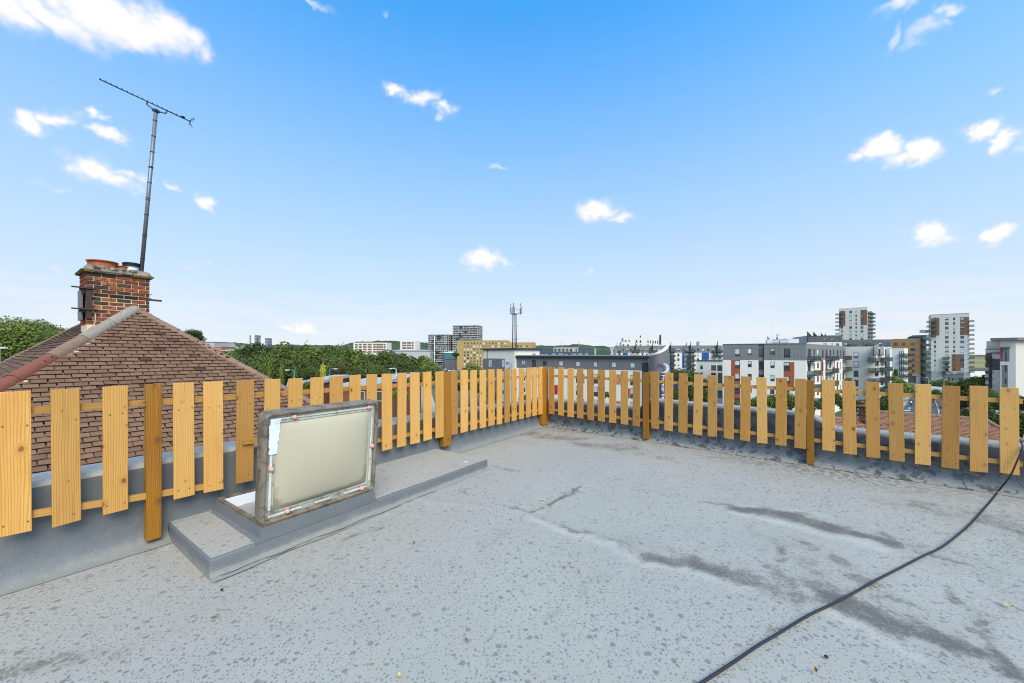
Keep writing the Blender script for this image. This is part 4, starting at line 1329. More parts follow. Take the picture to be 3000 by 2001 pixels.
if upb.z < 0:
    upb = -upb
MB().tube([bB-bd*.03+upb*.10+bd*.06, bB-bd*.03, bB-bd*.03-upb*.09+bd*.02], .007, 5).build('reflector', M['aerial'], aer)
for s_ in (-.09, -.045, .05, .10):
    c = bB-bd*.03+upb*s_+bd*(.06*abs(s_)/.1)
    MB().tube([c-ev*.09, c+ev*.10], .006, 5).build('reflector_rod', M['aerial'], aer)
c1 = bA+(bB-bA)*.50; c2 = bA+(bB-bA)*.715
MB().tube(smooth_path([c1, c1-upb*.06, c1-upb*.085+bd*.04, mastt+Vector((0, 0, .01)), c2-upb*.085-bd*.04, c2-upb*.06, c2], 4), .013, 7).build('cranked_arm', M['aerial'], aer, smooth=True)
MB().cbox(mastt, .10, .10, .05).build('clamp', M['aerial'], aer)
# ------------------------------------------------------------------ ground, hills, roads
GZ = -15.0
def ground_z(x, y):
    r = np.hypot(x, y)
    return np.interp(r, [0, 14, 70, 1e5], [-9.6, -9.6, GZ, GZ])
def gp(px, py, dz=0.0):
    z = GZ+dz
    Y = (CH-z)*F/(py-HZ)
    return Vector(((px-1500)/F*Y, Y, z))
t = NT('town_ground'); gpn = t.n('ShaderNodeNewGeometry').outputs['Position']
n1 = t.noise(gpn, .012, 4, .6); n2 = t.noise(gpn, .35, 6, .6)
c = t.mix(t.ss(n1, .42, .58), (.085, .10, .045), (.17, .155, .12))
c = t.mix(t.math('MULTIPLY', n2, .5), c, (.06, .075, .03))
M['ground'] = t.done(c, .95, 0, .1)
def make_ground():
    rr = np.array([0, 6, 14, 25, 40, 55, 70, 100, 150, 220, 350, 550, 900, 1400, 2200, 3500, 6000, 11000.])
    th = np.linspace(0, 2*math.pi, 73)[:-1]
    vv = []; ff = []
    for r in rr:
        for a in th:
            x, y = r*math.sin(a), r*math.cos(a)
            vv.append((x, y, float(ground_z(x, y))))
    n = len(th)
    for k in range(len(rr)-1):
        for j in range(n):
            l = (j+1) % n
            ff.append((k*n+j, (k+1)*n+j, (k+1)*n+l, k*n+l))
    me = bpy.data.meshes.new('ground'); me.from_pydata(vv, [], ff); me.materials.append(M['ground'])
    o = bpy.data.objects.new('ground', me); COL.objects.link(o)
    return tag(o, 'low-lying town ground stretching to the horizon', 'ground', kind='structure')
make_ground()
def forest(name, a, b, sc):
    t = NT(name); g = t.n('ShaderNodeNewGeometry').outputs['Position']
    n1 = t.noise(g, sc, 6, .65); n2 = t.noise(g, sc*9, 4, .6)
    c = t.mix(t.ss(n1, .38, .62), a, b)
    c = t.mix(t.math('MULTIPLY', t.ss(n2, .4, .7), .6), c, (.02, .03, .016))
    return t.done(c, .95, 0, .05)
M['hill'] = forest('wooded_hill', (.055, .085, .04), (.095, .12, .055), .006)
M['hill_field'] = forest('far_fields', (.17, .17, .08), (.09, .115, .05), .004)
HILL = [(-900, 1016), (-200, 1012), (300, 1010), (560, 1008), (640, 1005), (700, 1006), (760, 1010), (900, 1012), (1000, 1013), (1040, 1005), (1080, 1001), (1150, 999.5), (1210, 1003), (1260, 1006), (1330, 1006), (1420, 1011), (1560, 1012), (1620, 1014), (1660, 1011), (1690, 1009), (1720, 1012), (1790, 1017), (1900, 1021), (2100, 1027), (2300, 1031), (2500, 1034), (2700, 1036), (2890, 1040), (3000, 1040), (3600, 1039), (4200, 1036)]
def make_hill(Y0, Y1, Y2, dy, name, label, mat, x0, x1, n, seed):
    rows = []
    xs = np.linspace(x0, x1, n)
    prof = np.interp(xs, [a for a, b in HILL], [b for a, b in HILL])+dy
    for f, Y in zip(np.linspace(0, 1, 14), np.linspace(Y0, Y1, 14)):
        r = []
        for px, py in zip(xs, prof):
            X = (px-1500)/F*Y
            zt_ = CH+(HZ-py)/F*Y1
            k = math.sin(f*math.pi/2)**1.3
            bump = (float(fbm(px*.05, f*6, seed))-.5)*16*k+(float(vnoise(px*.45, f*30, seed+3))-.5)*9*k
            r.append((X, Y, GZ-.5+(zt_-GZ)*k+bump))
        rows.append(r)
    rows.append([((px-1500)/F*Y2, Y2, GZ-2) for px in xs])
    o = MB().grid([r[::-1] for r in rows]).build(name, mat, None, smooth=False)
    return tag(o, label, 'hill', kind='structure')
make_hill(1500, 2700, 3300, 0, 'hill', 'dark wooded hills along the horizon', M['hill'], -900, 2250, 420, 4)
make_hill(2600, 4200, 5200, 0, 'hill', 'low pale hills behind the towers on the right', M['hill_field'], 2100, 4200, 160, 9)
# marsh fields beyond the right-hand tower
t = NT('marsh_grass'); g = t.n('ShaderNodeNewGeometry').outputs['Position']
c = t.mix(t.ss(t.noise(t.mapping(g, (.004, .016, .01)), 1, 5, .6), .4, .62), (.33, .27, .12), (.22, .20, .09))
c = t.mix(t.math('MULTIPLY', t.ss(t.noise(g, .02, 5, .6), .5, .65), .7), c, (.07, .09, .035))
M['marsh'] = t.done(c, .95, 0, .05)
def sheet(pxs, dz, name, label, cat, mat):
    mb = MB().poly([gp(x, y, dz) for x, y in pxs])
    return tag(mb.build(name, mat, None), label, cat, kind='structure')
sheet([(2300, 1078), (3300, 1078), (3300, 1047), (2300, 1047)], .05, 'field', 'straw-coloured marsh fields beyond the right-hand tower', 'field', M['marsh'])
M['asphalt'] = simple('asphalt', (.085, .085, .09), .9, var=.2, scale=.6)
M['paving'] = simple('pale_paving', (.42, .38, .32), .9, var=.15, scale=.5)
M['kerb'] = simple('kerb_stone', (.36, .34, .31), .9)
M['marking'] = simple('white_road_paint', (.75, .73, .70), .7)
M['soil'] = simple('planting_bed', (.11, .07, .045), .95, var=.4, scale=.5)
M['carpark'] = simple('car_park_tarmac', (.14, .14, .14), .9, var=.15, scale=.2)
sheet([(2560, 1290), (3060, 1290), (2900, 1165), (2790, 1128), (2720, 1117), (2655, 1117), (2640, 1150)], .04, 'pavement', 'pale paved square between the blocks on the right', 'pavement', M['paving'])
sheet([(2570, 1285), (2745, 1285), (2748, 1206), (2742, 1185), (2722, 1152), (2700, 1128), (2682, 1128), (2670, 1150), (2652, 1185), (2600, 1235)], .08, 'road', 'grey road running away between the apartment blocks', 'road', M['asphalt'])
sheet([(2757, 1285), (2870, 1285), (2840, 1206), (2806, 1165), (2790, 1140), (2762, 1140), (2764, 1165), (2760, 1185)], .08, 'road', 'second lane of grey road right of the planting bed', 'road', M['asphalt'])
def kerb(pts, name='kerb'):
    mb = MB()
    for a, b in zip(pts[:-1], pts[1:]):
        A_, B_ = gp(*a, .04), gp(*b, .04)
        d = (B_-A_).normalized(); s_ = Vector((d.y, -d.x, 0))*.25
        mb.box(A_, B_-A_, s_, (0, 0, .16))
    return mb
tag(kerb([(2600, 1235), (2652, 1185), (2670, 1150), (2682, 1128)]).build('kerb', M['kerb'], None), 'stone kerb along the left edge of the far road', 'kerb', kind='structure')
tag(kerb([(2748, 1285), (2748, 1206), (2742, 1185), (2722, 1152)]).build('kerb', M['kerb'], None), 'stone kerb along the planting bed in the far road', 'kerb', kind='structure')
mb = MB().poly([gp(x, y, .14) for x, y in ((2750, 1280), (2757, 1280), (2759, 1185), (2760, 1160), (2726, 1152), (2743, 1185), (2749, 1206))])
tag(mb.build('planting_bed', M['soil'], None), 'brown planting bed between the two lanes of far road', 'planting bed', kind='structure')
for k, q in enumerate([[(2661, 1194.5), (2669, 1194.5), (2668, 1196.5), (2660, 1196.5)], [(2651, 1201), (2668, 1201), (2666, 1203), (2649, 1203)], [(2747.5, 1202), (2755, 1202), (2753, 1204), (2745, 1204)]]):
    mb = MB().poly([gp(x, y, .09 if k < 2 else .15) for x, y in q])
    tag(mb.build('road_marking', M['marking'], None), ['short white road marking near the cyclist', 'longer white road marking nearest the brown tiled roof', 'white road marking beside the planting bed'][k], 'road marking', kind='structure')
sheet([(1180, 1088), (1440, 1088), (1420, 1068), (1280, 1068)], .05, 'car_park', 'distant grey car park filled with cars', 'car park', M['carpark'])
sheet([(760, 1260), (1300, 1260), (1250, 1110), (820, 1110)], .03, 'yard', 'paved yard between the sheds and the fence', 'yard', M['paving'])
# ------------------------------------------------------------------ facade kit
def render_mat(name, col, var=.07, streak=.25, rough=.85):
    t = NT(name); g = t.n('ShaderNodeNewGeometry').outputs['Position']
    n1 = t.noise(g, .35, 5, .6); n2 = t.noise(t.mapping(g, (1.6, 1.6, .12)), 1, 4, .6)
    c = t.mix(t.math('MULTIPLY', n1, var*3), col, tuple(v*.82 for v in col))
    c = t.mix(t.math('MULTIPLY', t.ss(n2, .52, .78), streak), c, tuple(v*.72 for v in col))
    return t.done(c, rough, 0, .25)
M['white'] = render_mat('white_render', (.78, .705, .615))
M['cream'] = render_mat('cream_render', (.72, .645, .545))
M['palegrey'] = render_mat('pale_grey_render', (.46, .44, .40))
M['greyclad'] = render_mat('grey_cladding', (.205, .20, .195), rough=.55)
M['greyclad2'] = render_mat('dark_grey_cladding', (.125, .118, .12), rough=.6)
M['purplegrey'] = render_mat('purple_grey_cladding', (.175, .155, .16), rough=.6)
M['rustclad'] = render_mat('rust_panel', (.36, .10, .04))
M['brownclad'] = render_mat('brown_panel', (.27, .135, .065))
M['redclad'] = render_mat('red_panel', (.45, .022, .035))
M['orangeclad'] = render_mat('salmon_panel', (.52, .19, .11))
M['blueclad'] = render_mat('blue_panel', (.022, .085, .30))
M['buffbrick'] = render_mat('buff_brick', (.52, .275, .105), .12)
M['yellowbrick'] = render_mat('yellow_brick', (.47, .31, .115), .12)
M['redbrick'] = render_mat('red_brick_wall', (.22, .085, .055), .15)
M['fascia'] = simple('dark_fascia', (.035, .035, .04), .5)
M['flatroof'] = simple('flat_roof_felt', (.33, .32, .30), .9, scale=.4)
M['frame_d'] = simple('dark_window_frame', (.045, .05, .052), .5)
M['frame_w'] = simple('white_window_frame', (.72, .70, .67), .5)
M['frame_t'] = simple('teal_window_frame', (.03, .065, .06), .5)
def glass(name, col, rough=.06):
    t = NT(name); rd = t.rand()
    c = t.mix(rd, col, tuple(v*1.9+.02 for v in col))
    return t.done(c, rough, 0, .75)
M['glass'] = glass('window_glass', (.035, .04, .048))
M['glass_g'] = glass('greenish_glass', (.06, .085, .078))
M['glass_b'] = glass('bluish_glass', (.05, .075, .115))
M['blind'] = simple('roller_blind', (.50, .54, .50), .8, var=.1)
M['blindw'] = simple('white_blind', (.66, .66, .68), .8, var=.1)
t = NT('balcony_glass'); t.done((.075, .105, .09), .1, 0, .45)
tb = t.n('ShaderNodeBsdfTransparent'); mx = t.n('ShaderNodeMixShader'); mx.inputs[0].default_value = .5
t.t.links.new(tb.outputs[0], mx.inputs[1]); t.t.links.new(t.b.outputs[0], mx.inputs[2]); t.t.links.new(mx.outputs[0], t.out.inputs['Surface'])
M['balglass'] = t.m
M['steel_dk'] = simple('dark_steel', (.045, .055, .055), .5, .3)
M['mast_dark'] = simple('weathered_mast_steel', (.10, .10, .105), .6, .3)
M['steel_lt'] = simple('galvanised_steel', (.40, .40, .40), .45, .6)
M['white_metal'] = simple('white_metal', (.74, .73, .71), .5)

def T(ox, oy, sc):
    return lambda x, y: (ox+x/sc, oy+y/sc)
T1 = T(1000, 900, 5.8775); T2 = T(1390, 880, 5.8775); T3 = T(1750, 940, 5.8775); T4 = T(2080, 960, 5.8775); T5 = T(2350, 880, 5.8775); T6 = T(2600, 880, 5.8775); T8 = T(1500, 1000, 5.2275)
def face(px0, Y0, px1, Y1):
    A = Vector(((px0-1500)/F*Y0, Y0, 0)); B = Vector(((px1-1500)/F*Y1, Y1, 0))
    u = (B-A).normalized()
    fr = Frame(A, u, Vector((u.y, -u.x, 0)))
    fr.L = (B-A).length
    return fr
def R_(fr, x0, y0, x1, y1, tr=None, d=0.0):
    if tr:
        x0, y0 = tr(x0, y0); x1, y1 = tr(x1, y1)
    s0, s1 = fr.s_at(x0, d), fr.s_at(x1, d); m_ = (x0+x1)/2
    return (s0, s1, fr.z_at(m_, y1, d), fr.z_at(m_, y0, d))
def wall_zone(fr, r, holes, mat, parent, name='wall', d=0.0, rev=.16, revs=None):
    """rectangle of wall with openings cut out, and reveals round each opening"""
    s0, s1, z0, z1 = r
    hs = []
    for h in holes:
        a, b, c_, e = max(h[0], s0), min(h[1], s1), max(h[2], z0), min(h[3], z1)
        if b-a > 1e-3 and e-c_ > 1e-3:
            hs.append((a, b, c_, e, h))
    S = sorted({round(v, 4) for v in [s0, s1]+[h[0] for h in hs]+[h[1] for h in hs]})
    Z = sorted({round(v, 4) for v in [z0, z1]+[h[2] for h in hs]+[h[3] for h in hs]})
    mb = MB()
    def in_hole(sm, zm):
        return any(h[0]-1e-4 < sm < h[1]+1e-4 and h[2]-1e-4 < zm < h[3]+1e-4 for h in hs)
    for i in range(len(S)-1):
        j = 0
        while j < len(Z)-1:
            if in_hole((S[i]+S[i+1])/2, (Z[j]+Z[j+1])/2):
                j += 1; continue
            k = j
            while k+1 < len(Z)-1 and not in_hole((S[i]+S[i+1])/2, (Z[k+1]+Z[k+2])/2):
                k += 1
            mb.quad(fr.w(S[i], d, Z[j]), fr.w(S[i+1], d, Z[j]), fr.w(S[i+1], d, Z[k+1]), fr.w(S[i], d, Z[k+1]))
            j = k+1
    for a, b, c_, e, h in hs:
        if len(h) > 4 and h[4] == 'flat':
            continue
        q = [fr.w(a, d, c_), fr.w(b, d, c_), fr.w(b, d, e), fr.w(a, d, e)]; p = [v-fr.m*rev for v in q]
        for k in range(4):
            l = (k+1) % 4
            mb.quad(q[l], q[k], p[k], p[l])
    # edge returns
    q = [fr.w(s0, d, z0), fr.w(s1, d, z0), fr.w(s1, d, z1), fr.w(s0, d, z1)]; p = [v-fr.m*.22 for v in q]
    for k in range(4):
        l = (k+1) % 4
        mb.quad(q[k], p[k], p[l], q[l])
    return mb.build(name, mat, parent)
def window(fr, r, parent, d=0.0, fm='frame_d', gl='glass', blind=None, mull=0, trans=0, set_=.12, bt=None):
    s0, s1, z0, z1 = r[:4]
    w, h = s1-s0, z1-z0
    b = bt or max(.05, min(.09, w*.06))
    mb = MB()
    dd = d-set_
    def bar_(a, b_, c_, e):
        mb.box(fr.w(a, dd, c_), fr.u*(b_-a), fr.m*.07, (0, 0, e-c_))
    bar_(s0, s0+b, z0, z1); bar_(s1-b, s1, z0, z1); bar_(s0+b, s1-b, z0, z0+b); bar_(s0+b, s1-b, z1-b, z1)
    for k in range(mull):
        x = s0+w*(k+1)/(mull+1); bar_(x-b*.4, x+b*.4, z0+b, z1-b)
    if trans:
        bar_(s0+b, s1-b, z0+h*trans-b*.4, z0+h*trans+b*.4)
    wo_ = mb.build('window', M[fm], parent)
    MB().quad(fr.w(s0, dd+.02, z0), fr.w(s1, dd+.02, z0), fr.w(s1, dd+.02, z1), fr.w(s0, dd+.02, z1)).build('pane', M[gl], wo_)
    if blind:
        fr0, mt = blind
        MB().box(fr.w(s0+b, dd+.024, z1-b-(h-2*b)*fr0), fr.u*(w-2*b), fr.m*.012, (0, 0, (h-2*b)*fr0)).build('blind', M[mt], wo_)
    return wo_
def rblind(p=.45):
    if random.random() > p:
        return None
    return (random.choice((.3, .5, .7, .95)), random.choice(('blind', 'blindw')))
def body(fr, s0, s1, z0, z1, D, mat, parent, d=0.0, roofmat='flatroof', inset=.23, lip=.0):
    mb = MB()
    mb.box(fr.w(s0, d-inset, z0), fr.u*(s1-s0), -fr.m*D, (0, 0, z1-z0-.03))
    o = mb.build('side_walls', M[mat], parent)
    mb = MB()
    mb.box(fr.w(s0+.003, d-.003, z1-.028), fr.u*(s1-s0-.006), -fr.m*(D+inset), (0, 0, .06))
    mb.build('roof', M[roofmat], parent)
def balcony(fr, s0, s1, z, dep, parent, d=0.0, rail=1.05, glassy=True, mat='steel_dk'):
    mb = MB().box(fr.w(s0, d+.002, z-.18), fr.u*(s1-s0), fr.m*dep, (0, 0, .18))
    o = mb.build('balcony', M[mat], parent)
    mb = MB()
    mb.box(fr.w(s0, d+dep-.03, z+.06), fr.u*(s1-s0), fr.m*.02, (0, 0, rail-.1))
    mb.box(fr.w(s0, d+.05, z+.06), fr.u*.02, fr.m*(dep-.09), (0, 0, rail-.1))
    mb.box(fr.w(s1-.02, d+.05, z+.06), fr.u*.02, fr.m*(dep-.09), (0, 0, rail-.1))
    mb.build('balustrade', M['balglass' if glassy else 'steel_dk'], o)
    mb = MB()
    n = max(2, int((s1-s0)/1.0)+1)
    for k in range(n):
        s_ = s0+(s1-s0-.05)*k/(n-1)
        mb.box(fr.w(s_, d+dep-.05, z), fr.u*.05, fr.m*.05, (0, 0, rail))
    mb.box(fr.w(s0, d+dep-.055, z+rail-.04), fr.u*(s1-s0), fr.m*.06, (0, 0, .05))
    mb.box(fr.w(s0, d+.01, z+rail-.04), fr.u*.05, fr.m*(dep-.06), (0, 0, .05)); mb.box(fr.w(s1-.05, d+.01, z+rail-.04), fr.u*.05, fr.m*(dep-.06), (0, 0, .05))
    mb.build('handrail', M[mat], o)
    return o
def flat(r):
    return tuple(r[:4])+('flat',)

# ------------------------------------------------------------------ hotel
H = face(1507, 103, 1900, 84)
hotel = thing('hotel', 'long white hotel with grey top floor and dark eaves behind the fence corner', 'hotel', H.w(H.L/2, -6, GZ))
ztop, zmid = .62, -2.27
wins = []
for q in ((810, 1030, 875, 1112), (1175, 1040, 1243, 1123), (1455, 1045, 1530, 1132), (1745, 1052, 1822, 1142), (2048, 1060, 2123, 1148)):
    wins.append(R_(H, *q, T2))
for q in ((245, 712, 325, 803), (565, 720, 648, 812)):
    wins.append(R_(H, *q, T3))
st1 = R_(H, 1559, 1055, 1570, 1190); st1 = (st1[0], st1[1], GZ+.5, st1[3])
st2 = R_(H, 1881, 1063, 1899, 1190); st2 = (st2[0], st2[1], GZ+.5, st2[3])
# cladding panels of the top floor
nP = 12
allw = wins+[st1, st2]
for k in range(nP):
    a, b = H.L*k/nP+.02, H.L*(k+1)/nP-.02
    wall_zone(H, (a, b, zmid, ztop), allw, M['purplegrey'], hotel, 'cladding_panel')
low = []
zr = [R_(H, 1739.7, 1095.6, 1750.6, 1124)[2:4], R_(H, 1739.7, 1133, 1750.6, 1161.6)[2:4], R_(H, 1739.7, 1171, 1750.6, 1200)[2:4]]
for (z0, z1) in zr:
    for w_ in wins:
        low.append((w_[0], w_[1], z0, z1))
pans = [(R_(H, 1708, 1096, 1712, 1124), 'redclad'), (R_(H, 1805, 1097, 1818, 1127), 'orangeclad'), (R_(H, 1624, 1128, 1634, 1156), 'redclad'), (R_(H, 1838, 1138, 1845, 1167), 'redclad'), (R_(H, 1804, 1175, 1818, 1205), 'orangeclad'), (R_(H, 1705, 1170, 1712, 1174), 'redclad')]
wall_zone(H, (0, H.L, GZ, zmid-.01), low+[st1, st2]+[flat(p) for p, _ in pans], M['white'], hotel)
for p, m_ in pans:
    wall_zone(H, (p[0]+.01, p[1]-.01, p[2]+.01, p[3]-.01), [], M[m_], hotel, 'coloured_panel', d=-.01)
for k, w_ in enumerate(wins):
    window(H, w_, hotel, fm='frame_t', gl='glass' if k == 1 else 'glass_g', blind=None if k == 1 else (.95, 'blind'))
for k, w_ in enumerate(low):
    window(H, w_, hotel, fm='frame_d', gl='glass', blind=(.55, 'blind'), trans=.42)
for s_ in (st1, st2):
    window(H, s_, hotel, fm='fascia', gl='glass', mull=0, bt=.1, trans=.8)
body(H, 0, H.L, GZ, ztop, 13, 'white', hotel, inset=.24)
MB().box(H.w(-.3, .55, ztop), H.u*(H.L+.5), -H.m*14.5, (0, 0, .42)).build('eaves', M['fascia'], hotel)
MB().box(H.w(.0, .1, ztop+.425), H.u*(H.L), -H.m*13.2, (0, 0, .12)).build('roof', M['flatroof'], hotel)
for k in range(9):
    s_ = 4+k*1.9
    MB().box(H.w(s_, -2.5-random.random(), ztop+.55), H.u*random.uniform(.5, 1.4), -H.m*.6, (0, 0, random.uniform(.25, .5))).build('roof_vent', M['steel_lt'], hotel)
# stair tower
HT = face(1415.5, 110, 1507.5, 102)
tz = HT.z_at(1460, 1025.5)
gz_ = HT.z_at(1447, 1050.5)
gr = R_(HT, 1415.5, 1050.5, 1479, 1300); gr = (0, gr[1], GZ, gz_)
tw = []
for (x0, x1) in ((1430.4, 1440.8), (1469.8, 1479)):
    for k in range(4):
        r = R_(HT, x0, 1052, x1, 1078)
        tw.append((r[0], r[1]-(.12 if x1 > 1478 else 0), r[2]-k*3.2, r[3]-k*3.2))
wall_zone(HT, (0, HT.L, gz_+.01, tz), [], M['cream'], hotel)
wall_zone(HT, (gr[1]+.01, HT.L, GZ, gz_), [], M['cream'], hotel)
for k in range(3):
    a, b = gr[1]*k/3+.015, gr[1]*(k+1)/3-.015
    wall_zone(HT, (a, b, GZ, gz_), tw, M['purplegrey'], hotel, 'cladding_panel')
for w_ in tw:
    window(HT, w_, hotel, fm='frame_t', gl='glass_g', blind=(.95, 'blind'))
body(HT, 0, HT.L, GZ, tz, 11, 'cream', hotel, inset=.24)
MB().box(HT.w(-.35, .35, tz), HT.u*(HT.L+.8), -HT.m*12, (0, 0, .5)).build('eaves', M['fascia'], hotel)
r = R_(HT, 1403, 1049, 1415, 1068)
MB().box(HT.w(r[0], -3, GZ), HT.u*(-r[0]-.02), -HT.m*2, (0, 0, r[3]-GZ)).build('side_wing', M['brownclad'], hotel)
MB().box(HT.w(R_(HT, 1427.5, 0, 1429.5, 10)[0], .01, gz_), HT.u*.18, HT.m*.1, (0, 0, tz-gz_)).build('downpipe', M['brownclad'], hotel)
# curved grey fin wall on the right end
plan = [(1901, 82.6, 1042.5), (1912, 81.6, 1041), (1923, 81.0, 1038), (1933, 80.8, 1035), (1942, 81.0, 1031.5), (1950, 81.7, 1027), (1956, 83.0, 1022.5), (1959.5, 85.0, 1018), (1958, 87.0, 1016.5), (1953, 89.0, 1017)]
pts = [P(x, y, Y) for x, Y, y in plan]
mb = MB(); mc = MB()
outr, inn = [], []
for k, p in enumerate(pts):
    tdir = (pts[min(k+1, len(pts)-1)]-pts[max(k-1, 0)]); tdir.z = 0; tdir.normalize()
    nrm = Vector((tdir.y, -tdir.x, 0))
    inn.append(p-nrm*.55); outr.append(p)
mb.grid([[Vector((p.x, p.y, GZ)) for p in outr], outr])
mb.grid([inn, [Vector((p.x, p.y, GZ)) for p in inn]])
mb.quad(Vector((inn[0].x, inn[0].y, GZ)), Vector((outr[0].x, outr[0].y, GZ)), outr[0], inn[0])
mb.build('curved_fin_wall', M['purplegrey'], hotel, smooth=True, angle=40)
up = Vector((0, 0, .45))
mc.grid([[p+Vector((0, 0, .003)) for p in outr], [p+up for p in outr]]); mc.grid([[p+up for p in outr], [p+up for p in inn]]); mc.grid([[p+up for p in inn], inn])
mc.build('coping', M['white'], hotel, smooth=True, angle=40)
# crescent moon emblems with stars, and the upright name sign
M['lilac'] = simple('lilac_sign', (.62, .55, .66), .5)
M['purple'] = simple('purple_sign', (.10, .035, .13), .5)
M['signwhite'] = simple('white_sign', (.82, .80, .80), .5)
def crescent(fr, cx, cy, r, mat, back, parent, d, flip=1):
    s_, z_ = fr.s_at(cx, d), fr.z_at(cx, cy, d)
    R0_ = r
    outer = [(math.cos(a), math.sin(a)) for a in np.linspace(-2.25, 2.1, 22)]
    inner = [(-.42+.80*math.cos(a), .06+.82*math.sin(a)) for a in np.linspace(1.95, -2.0, 22)]
    for (k, dd, m_) in ((1.09, d+.02, back), (1.0, d+.09, mat)):
        mb = MB(); pts = [fr.w(s_+x*R0_*k*flip, dd, z_+y*R0_*k) for x, y in outer+inner]
        mb.prism(pts, fr.m*.06)
        mb.build('moon_emblem', M[m_], parent)
    mb = MB()
    for (x, y, q) in ((-.95, .75, .28), (-.62, .25, .17), (-.45, 1.0, .13)):
        st = [(x+q*(1 if j % 2 == 0 else .42)*math.cos(j*math.pi/5+1.57), y+q*(1 if j % 2 == 0 else .42)*math.sin(j*math.pi/5+1.57)) for j in range(10)]
        mb.prism([fr.w(s_+a*R0_*flip, d+.02, z_+b*R0_) for a, b in st], fr.m*.1)
    mb.build('star_emblem', M[back], parent)
    # sleepy face: an eye line and a mouth line
    mb = MB()
    for (x, y, w_) in ((.62, .1, .22), (.55, -.42, .2)):
        mb.box(fr.w(s_+x*R0_*flip, d+.152, z_+y*R0_), fr.u*(w_*R0_*flip), fr.m*.01, (0, 0, .07*R0_))
    mb.build('emblem_lines', M[back], parent)
crescent(HT, 1491, 1070, .86, 'lilac', 'purple', hotel, .0)
FS = face(1923, 80.72, 1959, 80.5)
crescent(FS, 1946, 1079, 1.05, 'lilac', 'purple', hotel, .12)
def sign_text(txt, size, mat, fr, px, ytop, length_px, parent, d):
    cu = bpy.data.curves.new('lettering', 'FONT'); cu.body = txt; cu.size = 1.0; cu.extrude = .04; cu.align_x = 'LEFT'
    ob = bpy.data.objects.new('lettering', cu)
    me = bpy.data.meshes.new_from_object(ob)
    bpy.data.objects.remove(ob)
    xs = [v.co.x for v in me.vertices]; ys = [v.co.y for v in me.vertices]
    z1 = fr.z_at(px, ytop, d); z0 = fr.z_at(px, ytop+length_px, d)
    k = (z1-z0)/(max(xs)-min(xs)); s0 = fr.s_at(px, d)
    off = root_off(parent)
    for v in me.vertices:
        x, y, zz = v.co
        p = fr.w(s0+(y-(max(ys)+min(ys))/2)*k*size, d+zz*k+.05, z1-(x-min(xs))*k)
        v.co = p-off
    me.materials.append(M[mat]); me.update()
    o = bpy.data.objects.new('lettering', me); COL.objects.link(o); o.parent = parent
    return o
r = R_(FS, 1937, 1097, 1949.5, 1190, None, .12)
MB().box(FS.w(r[0], .12, r[2]), FS.u*(r[1]-r[0]), FS.m*.1, (0, 0, r[3]-r[2])).build('sign_board', M['purple'], hotel)
sign_text('Premier Inn', 1.0, 'signwhite', FS, 1943.3, 1099, 74, hotel, .25)

# telecom mast on the stair tower
mY = 106.0
mb_ = P(1507, 1022, mY); mb_.z = tz+.5
mast = thing('telecom_mast', 'steel telecom mast with panel antennas above the hotel stair tower', 'mast', mb_)
def pxr(n):
    return n*mY/F
for dx in (-.95, .35, 1.15):
    a = Vector((mb_.x+dx*.55, mY+.3*dx, mb_.z)); b = Vector((mb_.x+dx*.42, mY+.3*dx, P(0, 921, mY).z))
    MB().tube([a, b], .14 if dx < 1 else .1, 8).build('leg', M['mast_dark'], mast, smooth=True)
mb = MB()
z0_, z1_ = mb_.z, P(0, 922, mY).z
for k in range(22):
    z = z0_+(z1_-z0_)*k/22
    mb.tube([(mb_.x-.52, mY-.3, z), (mb_.x-.1, mY-.2, z)], .03, 4)
mb.tube([(mb_.x-.75, mY-.3, z0_), (mb_.x-.62, mY-.3, z1_)], .035, 4)
mb.build('ladder', M['steel_lt'], mast)
for yy in (955, 994):
    z = P(0, yy, mY).z
    MB().tube([(P(1501, 0, mY).x, mY, z), (P(1520, 0, mY).x, mY, z)], .05, 5).build('cross_arm', M['mast_dark'], mast)
hx = P(1507, 0, mY).x; hz_ = P(0, 921, mY).z
MB().tube([(hx+.9*math.cos(a)*1.0, mY+.9*math.sin(a), hz_+.1) for a in np.linspace(0, 2*math.pi, 14)], .1, 6).build('head_ring', M['mast_dark'], mast)
for (px_, y0_, y1_, dY, w_) in ((1495.5, 901, 920, -.6, .30), (1500, 899, 918, .5, .28), (1504, 897, 917, -.9, .34), (1507, 898, 916, .7, .22), (1524, 902, 920, .3, .30), (1527, 899, 919, -.5, .28), (1496.5, 890, 897, -.3, .26), (1504.5, 888, 897, -.5, .28), (1525.5, 889, 897, .1, .26)):
    c = P(px_, (y0_+y1_)/2, mY)
    h = (y1_-y0_)/F*mY
    MB().cbox((c.x, mY+dY, c.z), w_, .2, h).build('antenna_panel', M['greyclad'], mast)
    MB().tube([(c.x+.05, mY+dY+.15, c.z-h/2-.2), (c.x+.05, mY+dY+.15, c.z+h/2+.1)], .045, 5).build('antenna_pole', M['steel_lt'], mast)
    MB().tube([(c.x+.05, mY+dY+.15, hz_+.15), (hx, mY, hz_+.12)], .05, 5).build('antenna_arm', M['mast_dark'], mast)
MB().lathe((P(1514.5, 0, mY).x, mY, P(0, 909, mY).z), [(.02, 0), (.28, .1), (.3, .2), (.02, .22)], 10).build('dish', M['palegrey'], mast)

